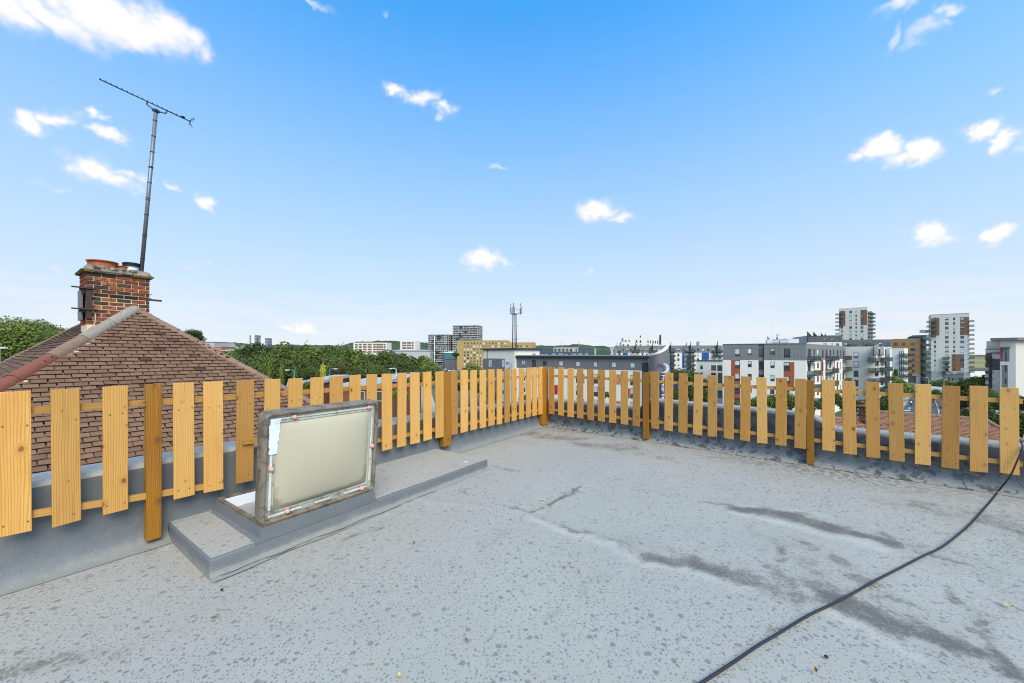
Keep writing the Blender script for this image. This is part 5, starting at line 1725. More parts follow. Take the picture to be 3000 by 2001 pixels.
# ------------------------------------------------------------------ dark blue clad shed behind the hotel
M['ribbed'] = None
t = NT('blue_grey_profiled_cladding'); g = t.n('ShaderNodeNewGeometry').outputs['Position']
sz = t.n('ShaderNodeSeparateXYZ'); t.link(g, sz.inputs[0])
rb = t.math('SINE', t.math('MULTIPLY', sz.outputs[2], 14.0))
c = t.mix(t.math('MULTIPLY_ADD', rb, .25, .35, clamp=True), (.055, .075, .09), (.085, .11, .13))
t.bump(rb, .6, .05)
M['ribbed'] = t.done(c, .5, 0, .4)
I = face(1558, 205, 1741.5, 198)
shed = thing('clad_shed', 'dark blue profiled metal shed with louvre windows beyond the hotel roof', 'shed', I.w(I.L/2, -10, GZ))
r = R_(I, 1558, 1019, 1741.5, 1030); zI = r[3]
lou = [R_(I, 1623.5+k*11.4, 1021.5, 1631+k*11.4, 1030) for k in range(5)]+[R_(I, 1686, 1021, 1690, 1030)]
band = R_(I, 1621.5, 1018, 1694, 1031)
wall_zone(I, (0, band[0], GZ, zI), [], M['ribbed'], shed); wall_zone(I, (band[1], I.L, GZ, zI), [], M['ribbed'], shed)
wall_zone(I, (band[0], band[1], band[2], band[3]), lou, M['palegrey'], shed, 'window_band', d=.05)
wall_zone(I, (band[0], band[1], GZ, band[2]), [], M['ribbed'], shed)
for w_ in lou:
    window(I, w_, shed, d=.05, fm='brownclad', gl='glass', mull=1)
body(I, 0, I.L, GZ, zI, 25, 'ribbed', shed, roofmat='palegrey', inset=.24)
I2 = face(1603.5, 192, 1694, 188)
r = R_(I2, 1603.5, 1030.5, 1694, 1045)
wall_zone(I2, (0, I2.L, GZ, r[3]), [], M['ribbed'], shed); body(I2, 0, I2.L, GZ, r[3], 7, 'ribbed', shed, roofmat='ribbed', inset=.24)
r = R_(I, 1741.6, 1020, 1746, 1041)
MB().box(I.w(r[0]+.02, -.1, GZ), I.u*(r[1]-r[0]), -I.m*3, (0, 0, r[3]-GZ)).build('end_column', M['palegrey'], shed)
def light_pole(px, ytop, Y, head, label, nm='floodlight_mast', mat='steel_lt', zb=None, rad=.12):
    b = P(px, ytop, Y); top = b.z; b.z = GZ if zb is None else zb
    o = thing(nm, label, 'lamp post', b)
    MB().tube([b, (b.x, Y, top)], [rad, rad*.6], 8).build('pole', M[mat], o, smooth=True)
    head(o, Vector((b.x, Y, top)), Y)
    return o
def tee_head(w_, n):
    def h(o, p, Y):
        MB().box(p+Vector((-w_/2, -.06, -.05)), (w_, 0, 0), (0, .12, 0), (0, 0, .1)).build('cross_arm', M['steel_lt'], o)
        for k in range(n):
            MB().cbox(p+Vector((-w_/2+w_*k/(n-1), -.2, .12)), .35, .3, .3).build('lamp_head', M['steel_lt'], o)
    return h
light_pole(1646, 1002.5, 198, tee_head(1.4, 2), 'tee-headed mast on the skyline above the dark blue shed')
light_pole(1696, 1003, 230, tee_head(1.1, 3), 'short mast with clustered heads right of the tee-headed mast')
light_pole(1273, 984, 300, tee_head(2.4, 3), 'tall white floodlight mast in front of the grey tower', mat='white_metal', rad=.4)

# ------------------------------------------------------------------ far blocks, left of the hotel
def small_windows(fr, cols, rows, parent, fm='frame_d', gl='glass', d=0.0):
    out = []
    for (x0, x1) in cols:
        for (y0, y1) in rows:
            out.append(R_(fr, x0, y0, x1, y1))
    return out
Yb = face(1339, 380, 1561, 362)
yel = thing('apartment_block', 'long yellow brick apartment block with many small windows, left of the mast', 'building', Yb.w(Yb.L/2, -10, GZ))
cols = []
x = 1359.0
ws = [4.5, 5.5, 3.5, 6.5, 4.0, 3.5, 5.5, 3.0, 4.5, 6.0, 3.0, 5.0, 4.0, 6.5, 3.5, 5.0, 3.2, 6.0, 4.2, 3.5, 5.2, 3.2]
for w_ in ws:
    cols.append((x, x+w_)); x += w_+4.6
    if x > 1551:
        break
rows = [(1003.5+8.75*k, 1008.7+8.75*k) for k in range(9)]
yw = [w_ for w_ in small_windows(Yb, cols, rows, yel)]
ztl = Yb.z_at(1340, 998); ztr = Yb.z_at(1540, 1003)
sm = Yb.s_at(1483)
yw = [w_ for w_ in yw if w_[3] < (ztl if w_[0] < sm else ztr)-.6]
wall_zone(Yb, (0, sm, GZ, ztl), [w_ for w_ in yw if w_[1] < sm+.5], M['yellowbrick'], yel)
wall_zone(Yb, (sm+.01, Yb.L, GZ, ztr), [w_ for w_ in yw if w_[0] > sm-.5], M['yellowbrick'], yel)
for w_ in yw:
    s0, s1, z0, z1 = w_
    q = MB().box(Yb.w(s0, -.16, z0), Yb.u*(s1-s0), Yb.m*.05, (0, 0, z1-z0)).build('window', M[random.choice(('glass', 'glass', 'glass', 'blindw', 'glass_g'))], yel)
body(Yb, 0, sm, GZ, ztl, 16, 'yellowbrick', yel, inset=.24); body(Yb, sm+.01, Yb.L, GZ, ztr, 16, 'yellowbrick', yel, inset=.24)
def slab_tower(px0, px1, ytop, Y, nf, label, seed):
    fr = face(px0, Y, px1, Y*.985)
    o = thing('tower_block', label, 'tower', fr.w(fr.L/2, -10, GZ))
    zt_ = fr.z_at((px0+px1)/2, ytop); fh = (zt_-GZ)/nf
    D = 22
    MB().box(fr.w(.8, -.8, GZ), fr.u*(fr.L-1.6), -fr.m*(D-1.6), (0, 0, zt_-GZ-.2)).build('core', M['glass'], o)
    rr = random.Random(seed)
    for k in range(nf+1):
        z = GZ+fh*k
        MB().box(fr.w(0, 0, z-.35), fr.u*fr.L, -fr.m*D, (0, 0, .75 if k < nf else 1.0)).build('floor_slab', M['palegrey'], o)
    n = 9
    for k in range(nf):
        z = GZ+fh*k
        mb = MB(); mg = MB()
        for j in range(n+1):
            s_ = fr.L*(j+rr.uniform(-.2, .2))/n
            s_ = min(max(s_, .15), fr.L-.5)
            mb.box(fr.w(s_, -.25-.4*rr.random(), z+.40), fr.u*rr.uniform(.25, 1.2), -fr.m*.3, (0, 0, fh-.78))
        for j in range(4):
            mb.box(fr.w(fr.L-.5, -D*(j+.3)/4, z+.40), fr.u*.3, -fr.m*rr.uniform(.3, 2.0), (0, 0, fh-.78))
        mb.build('storey_piers', M['brownclad' if rr.random() < .35 else 'palegrey'], o)
        if rr.random() < .9:
            a = fr.L*rr.uniform(.1, .6)
            MB().box(fr.w(a, 1.2, z+.4), fr.u*rr.uniform(3, 6), -fr.m*1.0, (0, 0, 1.0)).build('balcony', M['steel_dk'], o)
    return o
slab_tower(1253, 1306, 981, 450, 15, 'shorter grey balconied tower block on the far skyline', 3)
slab_tower(1325.5, 1399.5, 954, 450, 19, 'taller grey balconied tower block behind the yellow brick block', 5)
def white_block(px0, px1, y0, y1, Y, cols, label, split=None):
    fr = face(px0, Y, px1, Y*.99)
    o = thing('apartment_block', label, 'building', fr.w(fr.L/2, -8, GZ))
    zt_ = fr.z_at((px0+px1)/2, y0); fh = 3.2
    holes = []; zs = []
    rows = 4
    pan = []
    for (a, b) in cols:
        sa, sb = fr.s_at(a), fr.s_at(b)
        for k in range(rows):
            pan.append((sa, sb, zt_-1.4-fh*k-2.3, zt_-1.4-fh*k))
    wall_zone(fr, (0, fr.L, GZ, zt_), [flat(p) for p in pan], M['white'], o)
    for p in pan:
        w_ = p[1]-p[0]; hs = []
        n = max(1, int(w_/3.2))
        for j in range(n):
            c_ = p[0]+w_*(j+.5)/n
            hs.append((c_-.55, c_+.55, p[2]+.1, p[3]-.1))
        wall_zone(fr, (p[0]+.01, p[1]-.01, p[2]+.01, p[3]-.01), hs, M['brownclad'], o, 'brown_panel', d=-.02)
        for h in hs:
            MB().box(fr.w(h[0], -.16, h[2]), fr.u*(h[1]-h[0]), fr.m*.05, (0, 0, h[3]-h[2])).build('window', M[random.choice(('glass', 'glass_b'))], o)
    body(fr, 0, fr.L, GZ, zt_, 14, 'white', o, inset=.25)
white_block(1035.5, 1133.5, 1004, 1030, 500, [(1040, 1048), (1051, 1060), (1063, 1074), (1077, 1089), (1093, 1101), (1102, 1123), (1124, 1130)], 'long white and brown flat-roofed block above the tree belt')
white_block(1172.5, 1215, 998.5, 1030, 470, [(1178, 1190), (1191, 1205), (1206, 1212)], 'small white and brown block right of the long white block')
def glass_tower(px0, px1, y0, Y, label, bands):
    fr = face(px0, Y, px1, Y)
    o = thing('office_tower', label, 'tower', fr.w(fr.L/2, -10, GZ))
    zt_ = fr.z_at((px0+px1)/2, y0)
    sp = fr.L*.45
    MB().box(fr.w(0, 0, GZ), fr.u*fr.L, -fr.m*25, (0, 0, zt_-GZ)).build('wall', M['glass_b'], o)
    MB().box(fr.w(sp*.55, .4, GZ), fr.u*sp, -fr.m*10, (0, 0, zt_-GZ+2)).build('pale_core', M['white'], o)
    for k in range(bands):
        MB().box(fr.w(-.2, .3, zt_-4-k*6), fr.u*(fr.L+.4), -fr.m*26, (0, 0, 1.6)).build('floor_band', M['palegrey'], o)
glass_tower(731, 752, 982, 1500, 'taller blue glass tower on the far skyline above the trees', 7)
glass_tower(757, 785, 990.5, 1500, 'shorter blue glass office block right of the taller blue tower', 5)
def shed_box(px0, px1, y0, y1, Y, wall, roofm, label, D=20, slope=0.0, name='shed'):
    fr = face(px0, Y, px1, Y)
    z1 = fr.z_at((px0+px1)/2, y0); z0 = fr.z_at((px0+px1)/2, y1)
    o = thing(name, label, 'building', fr.w(fr.L/2, -D/2, GZ))
    MB().box(fr.w(0, 0, GZ), fr.u*fr.L, -fr.m*D, (0, 0, z1-GZ)).build('wall', M[wall], o)
    MB().prism([fr.w(-.3, .5, z1+.02), fr.w(fr.L+.3, .5, z1+.02), fr.w(fr.L+.3, -D-.3, z1+.02+slope), fr.w(-.3, -D-.3, z1+.02+slope)], (0, 0, .4)).build('roof', M[roofm], o)
    return o, fr, z1
shed_box(596, 628, 1002.5, 1030, 400, 'palegrey', 'greyclad2', 'grey retail box with dark flat roof at the right foot of the tiled hip', 30)
shed_box(627, 648, 1016, 1030, 380, 'orangeclad', 'palegrey', 'small orange-red wall beside the grey retail box', 20)
M['tealclad'] = simple('teal_cladding', (.05, .16, .19), .5)
shed_box(640, 705, 1016, 1035, 420, 'white', 'palegrey', 'long white retail shed behind the orange-red wall', 30)
shed_box(648, 700, 1028, 1045, 330, 'tealclad', 'palegrey', 'teal shed with pale roof left of the tree belt', 25, 2.0)
shed_box(1140, 1260, 1029, 1040, 430, 'palegrey', 'flatroof', 'pale warehouse roof between the tree belt and grey tower', 40, 2)
shed_box(1300, 1330, 1034, 1048, 440, 'tealclad', 'white', 'pale blue-green warehouse between the two grey towers', 30, 3)
shed_box(1302, 1345, 1052, 1068, 430, 'greyclad2', 'greyclad2', 'dark low building behind the distant car park', 15)

# ------------------------------------------------------------------ blue, white and grey balcony block
G7 = face(1805, 240, 2117, 230)
bw = thing('apartment_block', 'white apartment block with dark grey top floor, blue panels and stacked balconies', 'building', G7.w(G7.L/2, -8, GZ))
z7 = G7.z_at(1960, 1012.5); z7b = G7.z_at(1960, 1033.5)
top = [(435, 458), (497, 525), (555, 590), (615, 645), (690, 725), (760, 795), (835, 865), (895, 930), (975, 1010), (1045, 1085), (1120, 1160), (1265, 1330), (1378, 1415), (1460, 1500), (1540, 1580), (1622, 1675), (1715, 1755), (1800, 1838), (1895, 1925), (1975, 2035), (2090, 2115)]
hol = []
for (a, b) in top:
    r = R_(G7, a, 475, b, 527, T3); hol.append((r[0], r[1], z7-3.6, z7-1.8))
wall_zone(G7, (0, G7.L, z7b, z7), hol, M['greyclad'], bw)
for h in hol:
    window(G7, h, bw, fm='frame_d', gl='glass', blind=rblind(.5), mull=1)
blue = [R_(G7, 435, 540, 525, 700, T3), R_(G7, 762, 550, 795, 700, T3), R_(G7, 1460, 560, 1500, 1000, T3), R_(G7, 1795, 555, 1922, 780, T3)]
hol = []
for (a, b) in ((365, 405), (550, 590), (835, 865), (1378, 1412), (1712, 1752), (1990, 2030), (2080, 2140), (1265, 1325), (1535, 1580), (1625, 1670)):
    for k in range(6):
        r = R_(G7, a, 565, b, 615, T3); hol.append((r[0], r[1], r[2]-k*2.87, r[3]-k*2.87))
bh = []
for (a, b) in ((440, 460), (495, 520), (1465, 1495), (1812, 1835), (1895, 1918)):
    for k in range(4):
        r = R_(G7, a, 570, b, 610, T3); bh.append((r[0], r[1], r[2]-k*2.87, r[3]-k*2.87))
blue = [(b[0], b[1], b[2], z7b-.015) for b in blue]
wall_zone(G7, (0, G7.L, GZ, z7b-.01), hol+[flat(b) for b in blue], M['white'], bw)
for b in blue:
    wall_zone(G7, (b[0]+.01, b[1]-.01, b[2]+.01, b[3]), bh, M['blueclad'], bw, 'blue_panel', d=-.01)
for h in hol:
    window(G7, h, bw, fm='frame_d', gl='glass', blind=rblind(.3))
for h in bh:
    if any(b[0] < h[0] and h[1] < b[1] and b[2] < h[2] for b in blue):
        window(G7, h, bw, d=-.01, fm='frame_d', gl='glass_b', blind=rblind(.3))
body(G7, 0, G7.L, GZ, z7, 14, 'white', bw, inset=.25)
for (a, b) in ((365, 405), (605, 645), (675, 730), (895, 935), (960, 1020), (1247, 1337), (1507, 1597), (1607, 1680), (1970, 2038), (2080, 2150)):
    r = R_(G7, a, 500, b, 550, T3)
    for k in range(6):
        balcony(G7, r[0], r[1], z7-3.95-k*2.87, 1.6, bw)
for (a, hgt, dn) in ((330, 55, 0), (650, 55, 90), (940, 60, 90), (1250, 65, 420), (1518, 50, 0), (1590, 68, 420), (2048, 72, 200)):
    s_ = R_(G7, a, 0, a+5, 5, T3)[0]
    zt_ = z7+hgt/5.8775/F*235; zb_ = z7-dn/5.8775/F*235
    MB().prism([G7.w(s_, 1.7, zb_), G7.w(s_, 1.7, zt_), G7.w(s_, .9, z7+.2), G7.w(s_, .01, z7+.1), G7.w(s_, .01, zb_)], G7.u*.3).build('roof_fin', M['steel_dk'], bw)
r = R_(G7, 1785, 350, 1965, 428, T3)
MB().box(G7.w(r[0], -3, z7+.04), G7.u*(r[1]-r[0]), -G7.m*6, (0, 0, r[3]-z7)).build('plant_room', M['cream'], bw)
# white block behind
G6 = face(1820, 310, 1931, 305)
wb = thing('apartment_block', 'plain white block with a tall dark fin, behind the blue-panelled block', 'building', G6.w(G6.L/2, -8, GZ))
z6 = G6.z_at(1890, 989.5); z6b = G6.z_at(1835, 1001.5); sx6 = R_(G6, 450, 0, 455, 4, T3)[0]
hol = []
for (a, b, c_, e) in ((470, 335, 505, 358), (535, 335, 565, 358), (660, 332, 688, 382), (728, 332, 757, 382), (852, 335, 864, 385), (878, 335, 889, 385), (908, 337, 927, 387), (950, 340, 970, 390), (990, 343, 1010, 392), (1030, 345, 1050, 393), (660, 405, 688, 450), (728, 405, 757, 450), (852, 405, 864, 450), (878, 405, 889, 450), (430, 405, 465, 450), (510, 405, 545, 450)):
    hol.append(R_(G6, a, c_, b, e, T3) if False else R_(G6, a, b, c_, e, T3))
wall_zone(G6, (sx6, G6.L, GZ, z6), hol, M['white'], wb); wall_zone(G6, (0, sx6-.01, GZ, z6b), hol, M['white'], wb)
for h in hol:
    window(G6, h, wb, fm='frame_d', gl='glass')
body(G6, sx6, G6.L, GZ, z6, 14, 'white', wb, inset=.25); body(G6, 0, sx6-.01, GZ, z6b, 12, 'white', wb, inset=.25)
r = R_(G6, 1062, 240, 1100, 412, T3)
MB().prism([G6.w(r[0], .0, r[2]), G6.w(r[1], .0, r[2]), G6.w(r[1], .0, r[3]), G6.w(r[1]-1.2, .0, r[3]), G6.w(r[0], .0, r[2]+4)], -G6.m*.5).build('roof_fin', M['steel_dk'], wb)
MB().prism([G6.w(G6.L*.50, -2, z6+.05), G6.w(G6.L*.54, -2, z6+.05), G6.w(G6.L*.53, -2, z6+2.2), G6.w(G6.L*.52, -2, z6+2.2)], -G6.m*.5).build('roof_fin', M['steel_dk'], wb)

# ------------------------------------------------------------------ cream block in front of it
G8 = face(2040, 121, 2117.5, 117)
cb = thing('apartment_block', 'low cream block with glazed corner, left of the grey and rust block', 'building', G8.w(G8.L/2, -6, GZ))
z8 = G8.z_at(2080, 1058)
hol = [R_(G8, 1770, 755, 1817, 835, T3), R_(G8, 1958, 765, 2045, 858, T3), R_(G8, 2065, 765, 2150, 865, T3), R_(G8, 1770, 880, 1817, 958, T3), R_(G8, 1960, 890, 2040, 975, T3), R_(G8, 2075, 895, 2150, 1125, T3), R_(G8, 2070, 1200, 2148, 1330, T3), R_(G8, 1770, 1005, 1817, 1083, T3), R_(G8, 1960, 1015, 2040, 1100, T3)]
wall_zone(G8, (0, G8.L, GZ, z8), hol, M['cream'], cb)
for k, h in enumerate(hol):
    window(G8, h, cb, fm='frame_d', gl='glass_g' if k in (1, 2, 5, 6) else 'glass', mull=1, blind=(.3, 'blind') if k in (0, 3, 7) else None)
body(G8, 0, G8.L, GZ, z8, 10, 'cream', cb, inset=.25)
MB().box(G8.w(-.1, .2, z8+.04), G8.u*(G8.L), -G8.m*10.5, (0, 0, .18)).build('coping', M['fascia'], cb)
r = R_(G8, 1960, 890, 2040, 915, T3)
MB().box(G8.w(r[0], .02, r[2]), G8.u*(r[1]-r[0]), G8.m*.05, (0, 0, r[3]-r[2])).build('red_panel', M['redclad'], cb)

# ------------------------------------------------------------------ big grey, white and rust block
G9 = face(2117.5, 95.5, 2361.5, 87)
gb = thing('apartment_block', 'large white block with grey clad top floor, rust panels and a balconied side', 'building', G9.w(G9.L/2, -8, GZ))
z9 = G9.z_at(2240, 1008.3); z9b = G9.z_at(2240, 1055.2)
W9 = [(430, 358, 515, 495), (650, 358, 720, 468), (840, 362, 926, 505), (1040, 362, 1117, 472), (1275, 362, 1380, 515),
      (430, 568, 515, 702), (652, 577, 718, 682), (840, 583, 926, 732), (1040, 588, 1114, 698), (1272, 595, 1373, 745),
      (430, 785, 512, 918), (652, 797, 718, 903), (840, 803, 926, 955), (1040, 815, 1112, 925), (1272, 830, 1370, 975),
      (430, 1000, 512, 1140), (652, 1015, 718, 1120), (840, 1025, 926, 1170), (1036, 1040, 1110, 1145), (1272, 1060, 1370, 1200), (430, 1212, 510, 1350)]
hol = [R_(G9, *q, T4) for q in W9]
nP = 13
s_st0, s_st1 = R_(G9, 836, 300, 931, 310, T4)[:2]
edges = [0]+sorted([R_(G9, x, 300, x+4, 310, T4)[0] for x in (365, 520, 585, 650, 725, 1030, 1120, 1195, 1285, 1380, 1450, 1515, 1580)]+[s_st0, s_st1])+[G9.L]
zrow = [z9b, z9b+(z9-z9b)*.22, z9b+(z9-z9b)*.74, z9]
for a, b in zip(edges[:-1], edges[1:]):
    for c_, e in zip(zrow[:-1], zrow[1:]):
        wall_zone(G9, (a+.012, b-.012, c_+.012, e-.012), hol, M['greyclad'], gb, 'cladding_panel', d=-.35 if a >= s_st0-.01 and b <= s_st1+.01 else 0.0)
rz = [R_(G9, 362, 565, 519, 1500, T4), R_(G9, 1268, 592, 1452, 1092, T4)]
rz[0] = (rz[0][0], rz[0][1], GZ+.5, z9b-.02); rz[1] = (rz[1][0], rz[1][1], rz[1][2], z9b-.4)
stz = (s_st0, s_st1, GZ, z9b-.01)
wall_zone(G9, (0, G9.L, GZ, z9b-.01), hol+[flat(q) for q in rz]+[flat(stz)], M['white'], gb)
wall_zone(G9, (s_st0+.01, s_st1-.01, GZ, z9b-.02), hol, M['greyclad'], gb, 'stair_strip', d=-.35)
for q in rz:
    n = 6
    for k in range(n):
        a, b = q[2]+(q[3]-q[2])*k/n, q[2]+(q[3]-q[2])*(k+1)/n
        wall_zone(G9, (q[0]+.01, q[1]-.01, a+.01, b-.01), hol, M['rustclad'], gb, 'rust_panel', d=-.01)
bl9 = {0: (.72, 'blind'), 1: (.8, 'blindw'), 5: (.55, 'blindw'), 6: (.45, 'blind'), 8: (.55, 'blindw'), 9: (.35, 'blind'), 10: (.7, 'blind'), 13: (.6, 'blind'), 14: (.6, 'blind'), 4: None, 3: (.3, 'blind')}
for k, h in enumerate(hol):
    stair = k in (2, 7, 12, 17)
    window(G9, h, gb, d=-.35 if stair else 0, fm='frame_d', gl='glass', blind=bl9.get(k, None), trans=0 if stair else .22)
body(G9, 0, G9.L, GZ, z9, 16, 'white', gb, inset=.6)
MB().box(G9.w(-.1, .12, z9+.035), G9.u*(G9.L+.1), -G9.m*.5, (0, 0, .14)).build('coping', M['greyclad'], gb)
S9 = face(2361.6, 87, 2477, 115)
SW = [(1683, 365, 1735, 500), (1785, 370, 1805, 480), (1845, 372, 1875, 470), (1928, 375, 1955, 518), (1990, 378, 2022, 520), (2053, 382, 2085, 480), (2115, 385, 2140, 470), (2182, 388, 2207, 520), (2237, 390, 2250, 520), (2280, 392, 2310, 500)]
hs = []
for q in SW:
    r = R_(S9, *q, T4)
    for k in range(5):
        hs.append((r[0], r[1], max(r[2], z9b+.25)-k*3.35, r[3]-k*3.35))
wall_zone(S9, (0.02, S9.L, z9b, z9), hs, M['greyclad'], gb)
rr9 = R_(S9, 1903, 600, 1950, 700, T4); rr9 = (rr9[0], rr9[1], GZ+.4, z9b-.05); rr8 = R_(S9, 2110, 600, 2150, 700, T4); rr8 = (rr8[0], rr8[1], GZ+.4, z9b-.05)
wall_zone(S9, (0.02, S9.L, GZ, z9b-.01), hs+[flat(rr9), flat(rr8)], M['white'], gb)
for q in (rr9, rr8):
    wall_zone(S9, (q[0]+.01, q[1]-.01, q[2], q[3]), hs, M['rustclad'], gb, 'rust_panel', d=-.01)
for h in hs:
    window(S9, h, gb, fm='frame_d', gl='glass', blind=rblind(.15), bt=.06)
for (a, b) in ((1668, 1785), (1985, 2105), (2283, 2335)):
    r = R_(S9, a, 560, b, 575, T4)
    for k in range(4):
        balcony(S9, r[0], r[1], z9b-.1-k*3.35, 1.5, gb)
for k in range(14):
    r = R_(S9, random.choice((1680, 1760, 2000, 2060, 2120, 2290)), 540, 1700, 560, T4)
    z = z9b-.1-3.35*random.choice((0, 1, 2))
    c = S9.w(r[0]+random.uniform(0, .8), .5+random.random()*.9, z)
    MB().lathe(c, [(.12, 0), (.17, .3), (.02, .3)], 7).build('plant_pot', M['terracotta'], gb)
body(S9, .6, S9.L, GZ, z9-.01, 12, 'white', gb, inset=.25)
# roof clutter: skylight domes and plant screen
r = R_(G9, 1020, 250, 1600, 283, T4)
MB().box(G9.w(r[0], -6, z9+.05), G9.u*(r[1]-r[0]), -G9.m*5, (0, 0, 1.3)).build('plant_screen', M['white'], gb)
for (a, b) in ((1120, 1200), (1230, 1380)):
    r = R_(G9, a, 250, b, 283, T4)
    L_ = r[1]-r[0]
    MB().tube([G9.w(r[0], -4.5, z9+.3), G9.w(r[1], -4.5, z9+.3)], 1.0, 12).build('roof_duct', M['steel_lt'], gb, smooth=True, angle=60)
for (a, h, w_) in ((988, 85, 72), (1143, 80, 75), (1288, 55, 50), (1380, 50, 45)):
    r = R_(G9, a, 270-h, a+w_, 270, T4, -13)
    MB().prism([G9.w(r[0], -13, z9), G9.w(r[0]+.8, -13, z9), G9.w(r[0]+.8, -13, r[3]-.5), G9.w(r[0], -13, r[3]+.6)], -G9.m*.3).build('roof_fin', M['greyclad2'], gb)
    MB().prism([G9.w(r[0]+1.0, -13, z9), G9.w(r[1]+.4, -13, z9+.2), G9.w(r[0]+1.0, -13, r[3]-1.2)], -G9.m*.3).build('roof_fin', M['greyclad2'], gb)
b_ = P(2264, 947, 112)
MB().tube([(b_.x, 112, z9-1), (b_.x, 112, b_.z)], .06, 5).build('thin_mast', M['white_metal'], gb)
b_ = P(2278, 981, 110)
MB().tube([(b_.x, 110, z9-1), (b_.x, 110, b_.z)], .07, 5).build('camera_pole', M['steel_lt'], gb)
MB().cbox((b_.x, 110, b_.z), .8, .3, .25).build('camera_head', M['steel_lt'], gb)

# ------------------------------------------------------------------ cream block with corner balconies
G10 = face(2477.5, 115.5, 2562, 111.2)
c10 = thing('apartment_block', 'cream rendered block with green glass balconies right of the grey and rust block', 'building', G10.w(G10.L/2, -6, GZ))
z10 = G10.z_at(2520, 1015.5)
hol = [R_(G10, 885, 888, 970, 998, T5), R_(G10, 885, 1048, 970, 1158, T5), R_(G10, 885, 1210, 970, 1318, T5), R_(G10, 885, 1372, 970, 1480, T5), R_(G10, 885, 1530, 970, 1640, T5)]
wall_zone(G10, (0, G10.L, GZ, z10), hol, M['cream'], c10)
for h in hol:
    window(G10, h, c10, fm='frame_d', gl='glass_b', trans=.25, blind=rblind(.4))
body(G10, 0, G10.L, GZ, z10, 9, 'cream', c10, inset=.25)
S10 = face(2562.3, 111.2, 2612, 128)
hs = []
for k in range(5):
    for (a, b) in ((1250, 1308), (1360, 1400), (1425, 1440)):
        r = R_(S10, a, 1050, b, 1125, T5); hs.append((r[0], r[1], r[2]-3.05*(k-1), r[3]-3.05*(k-1)))
z10b = z10-.6
hs = [h for h in hs if h[3] < z10b-.2]
wall_zone(S10, (0, S10.L, GZ, z10b), hs, M['white'], c10)
for h in hs:
    window(S10, h, c10, fm='frame_d', gl='glass')
body(S10, .4, S10.L, GZ, z10b, 8, 'white', c10, inset=.25)
r1 = R_(G10, 1128, 1040, 1236, 1060, T5); r2 = R_(S10, 1242, 1040, 1328, 1060, T5); r3 = R_(S10, 1342, 1040, 1432, 1060, T5)
for k in range(5):
    z = G10.z_at(2553, 1058)-k*3.05
    balcony(G10, r1[0], G10.L+.3, z, 2.0, c10)
    balcony(S10, 0.05, r2[1], z, 1.9, c10); balcony(S10, r3[0], r3[1], z, 1.7, c10)
M['finglass'] = glass('dark_fin_glass', (.03, .045, .055), .15)
for (a, b, yl, yr) in ((1242, 1318, 800, 752), (1345, 1410, 830, 782)):
    ra = R_(S10, a, yl, b, 905, T5, .6); zl = S10.z_at(*T5(a, yl), .6); zr_ = S10.z_at(*T5(b, yr), .6)
    zb_ = S10.z_at(*T5((a+b)/2, 950), .6)
    MB().prism([S10.w(ra[0], .6, zb_), S10.w(ra[1], .6, zb_), S10.w(ra[1], .6, zr_), S10.w(ra[0], .6, zl)], -S10.m*.25).build('glazed_fin', M['finglass'], c10)
ra = R_(S10, 1448, 840, 1515, 1400, T5, .3)
for k in range(5):
    z1 = ra[3]-(ra[3]-GZ)*k/5; z0 = ra[3]-(ra[3]-GZ)*(k+1)/5
    MB().box(S10.w(ra[0], .3, z0+.08), S10.u*(ra[1]-ra[0]), -S10.m*.25, (0, 0, z1-z0-.1)).build('glazed_strip', M['finglass'], c10)

# ------------------------------------------------------------------ long dark grey block behind, and buff brick block
G11 = face(2364, 176, 2467, 171)
db = thing('apartment_block', 'long dark grey block with slanted roof fins below the left tower', 'building', G11.w(G11.L/2, -6, GZ))
z11 = G11.z_at(2415, 983); z11b = G11.z_at(2415, 1002.5)
hol = [R_(G11, 160, 660, 212, 712, T5), R_(G11, 372, 655, 422, 705, T5), R_(G11, 500, 655, 532, 708, T5), R_(G11, 588, 655, 642, 708, T5)]
h2 = [R_(G11, 365, 738, 425, 790, T5), R_(G11, 500, 738, 530, 790, T5), R_(G11, 580, 738, 640, 790, T5)]
wall_zone(G11, (0, G11.L, z11b, z11), hol, M['greyclad2'], db); wall_zone(G11, (0, G11.L, GZ, z11b-.01), h2, M['white'], db)
for h in hol+h2:
    window(G11, h, db, fm='frame_d', gl='glass_b', blind=rblind(.4), mull=1)
body(G11, 0, G11.L, GZ, z11, 22, 'palegrey', db, inset=.25)
for (a, b, y0) in ((85, 160, 535), (190, 255, 545), (325, 360, 565), (388, 410, 572)):
    s0, s1, _, zt_ = R_(G11, a, y0, b, 605, T5)
    w_ = s1-s0
    MB().prism([G11.w(s0, .3, z11-3 if a == 85 else z11), G11.w(s0+w_*.25, .3, z11-3 if a == 85 else z11), G11.w(s0+w_*.25, .3, zt_-w_*.15), G11.w(s0, .3, zt_)], -G11.m*.4).build('roof_fin', M['steel_dk'], db)
    MB().prism([G11.w(s0+w_*.33, .3, z11), G11.w(s1, .3, z11), G11.w(s0+w_*.33, .3, zt_-w_*.3)], -G11.m*.4).build('roof_fin', M['steel_dk'], db)
G11b = face(2467.3, 172, 2613, 167)
z11c = G11b.z_at(2540, 995); z11d = G11b.z_at(2540, 1017)
hol = [R_(G11b, a, 733, b, 787, T5) for a, b in ((722, 782), (822, 895), (1000, 1060), (1105, 1182), (1320, 1375), (1422, 1485))]
wall_zone(G11b, (0, G11b.L, z11d, z11c), hol, M['greyclad2'], db); wall_zone(G11b, (0, G11b.L, GZ, z11d-.01), [], M['white'], db)
for h in hol:
    window(G11b, h, db, fm='frame_d', gl='glass_b', blind=rblind(.3), mull=1)
body(G11b, 0, G11b.L, GZ, z11c, 14, 'greyclad2', db, inset=.25)
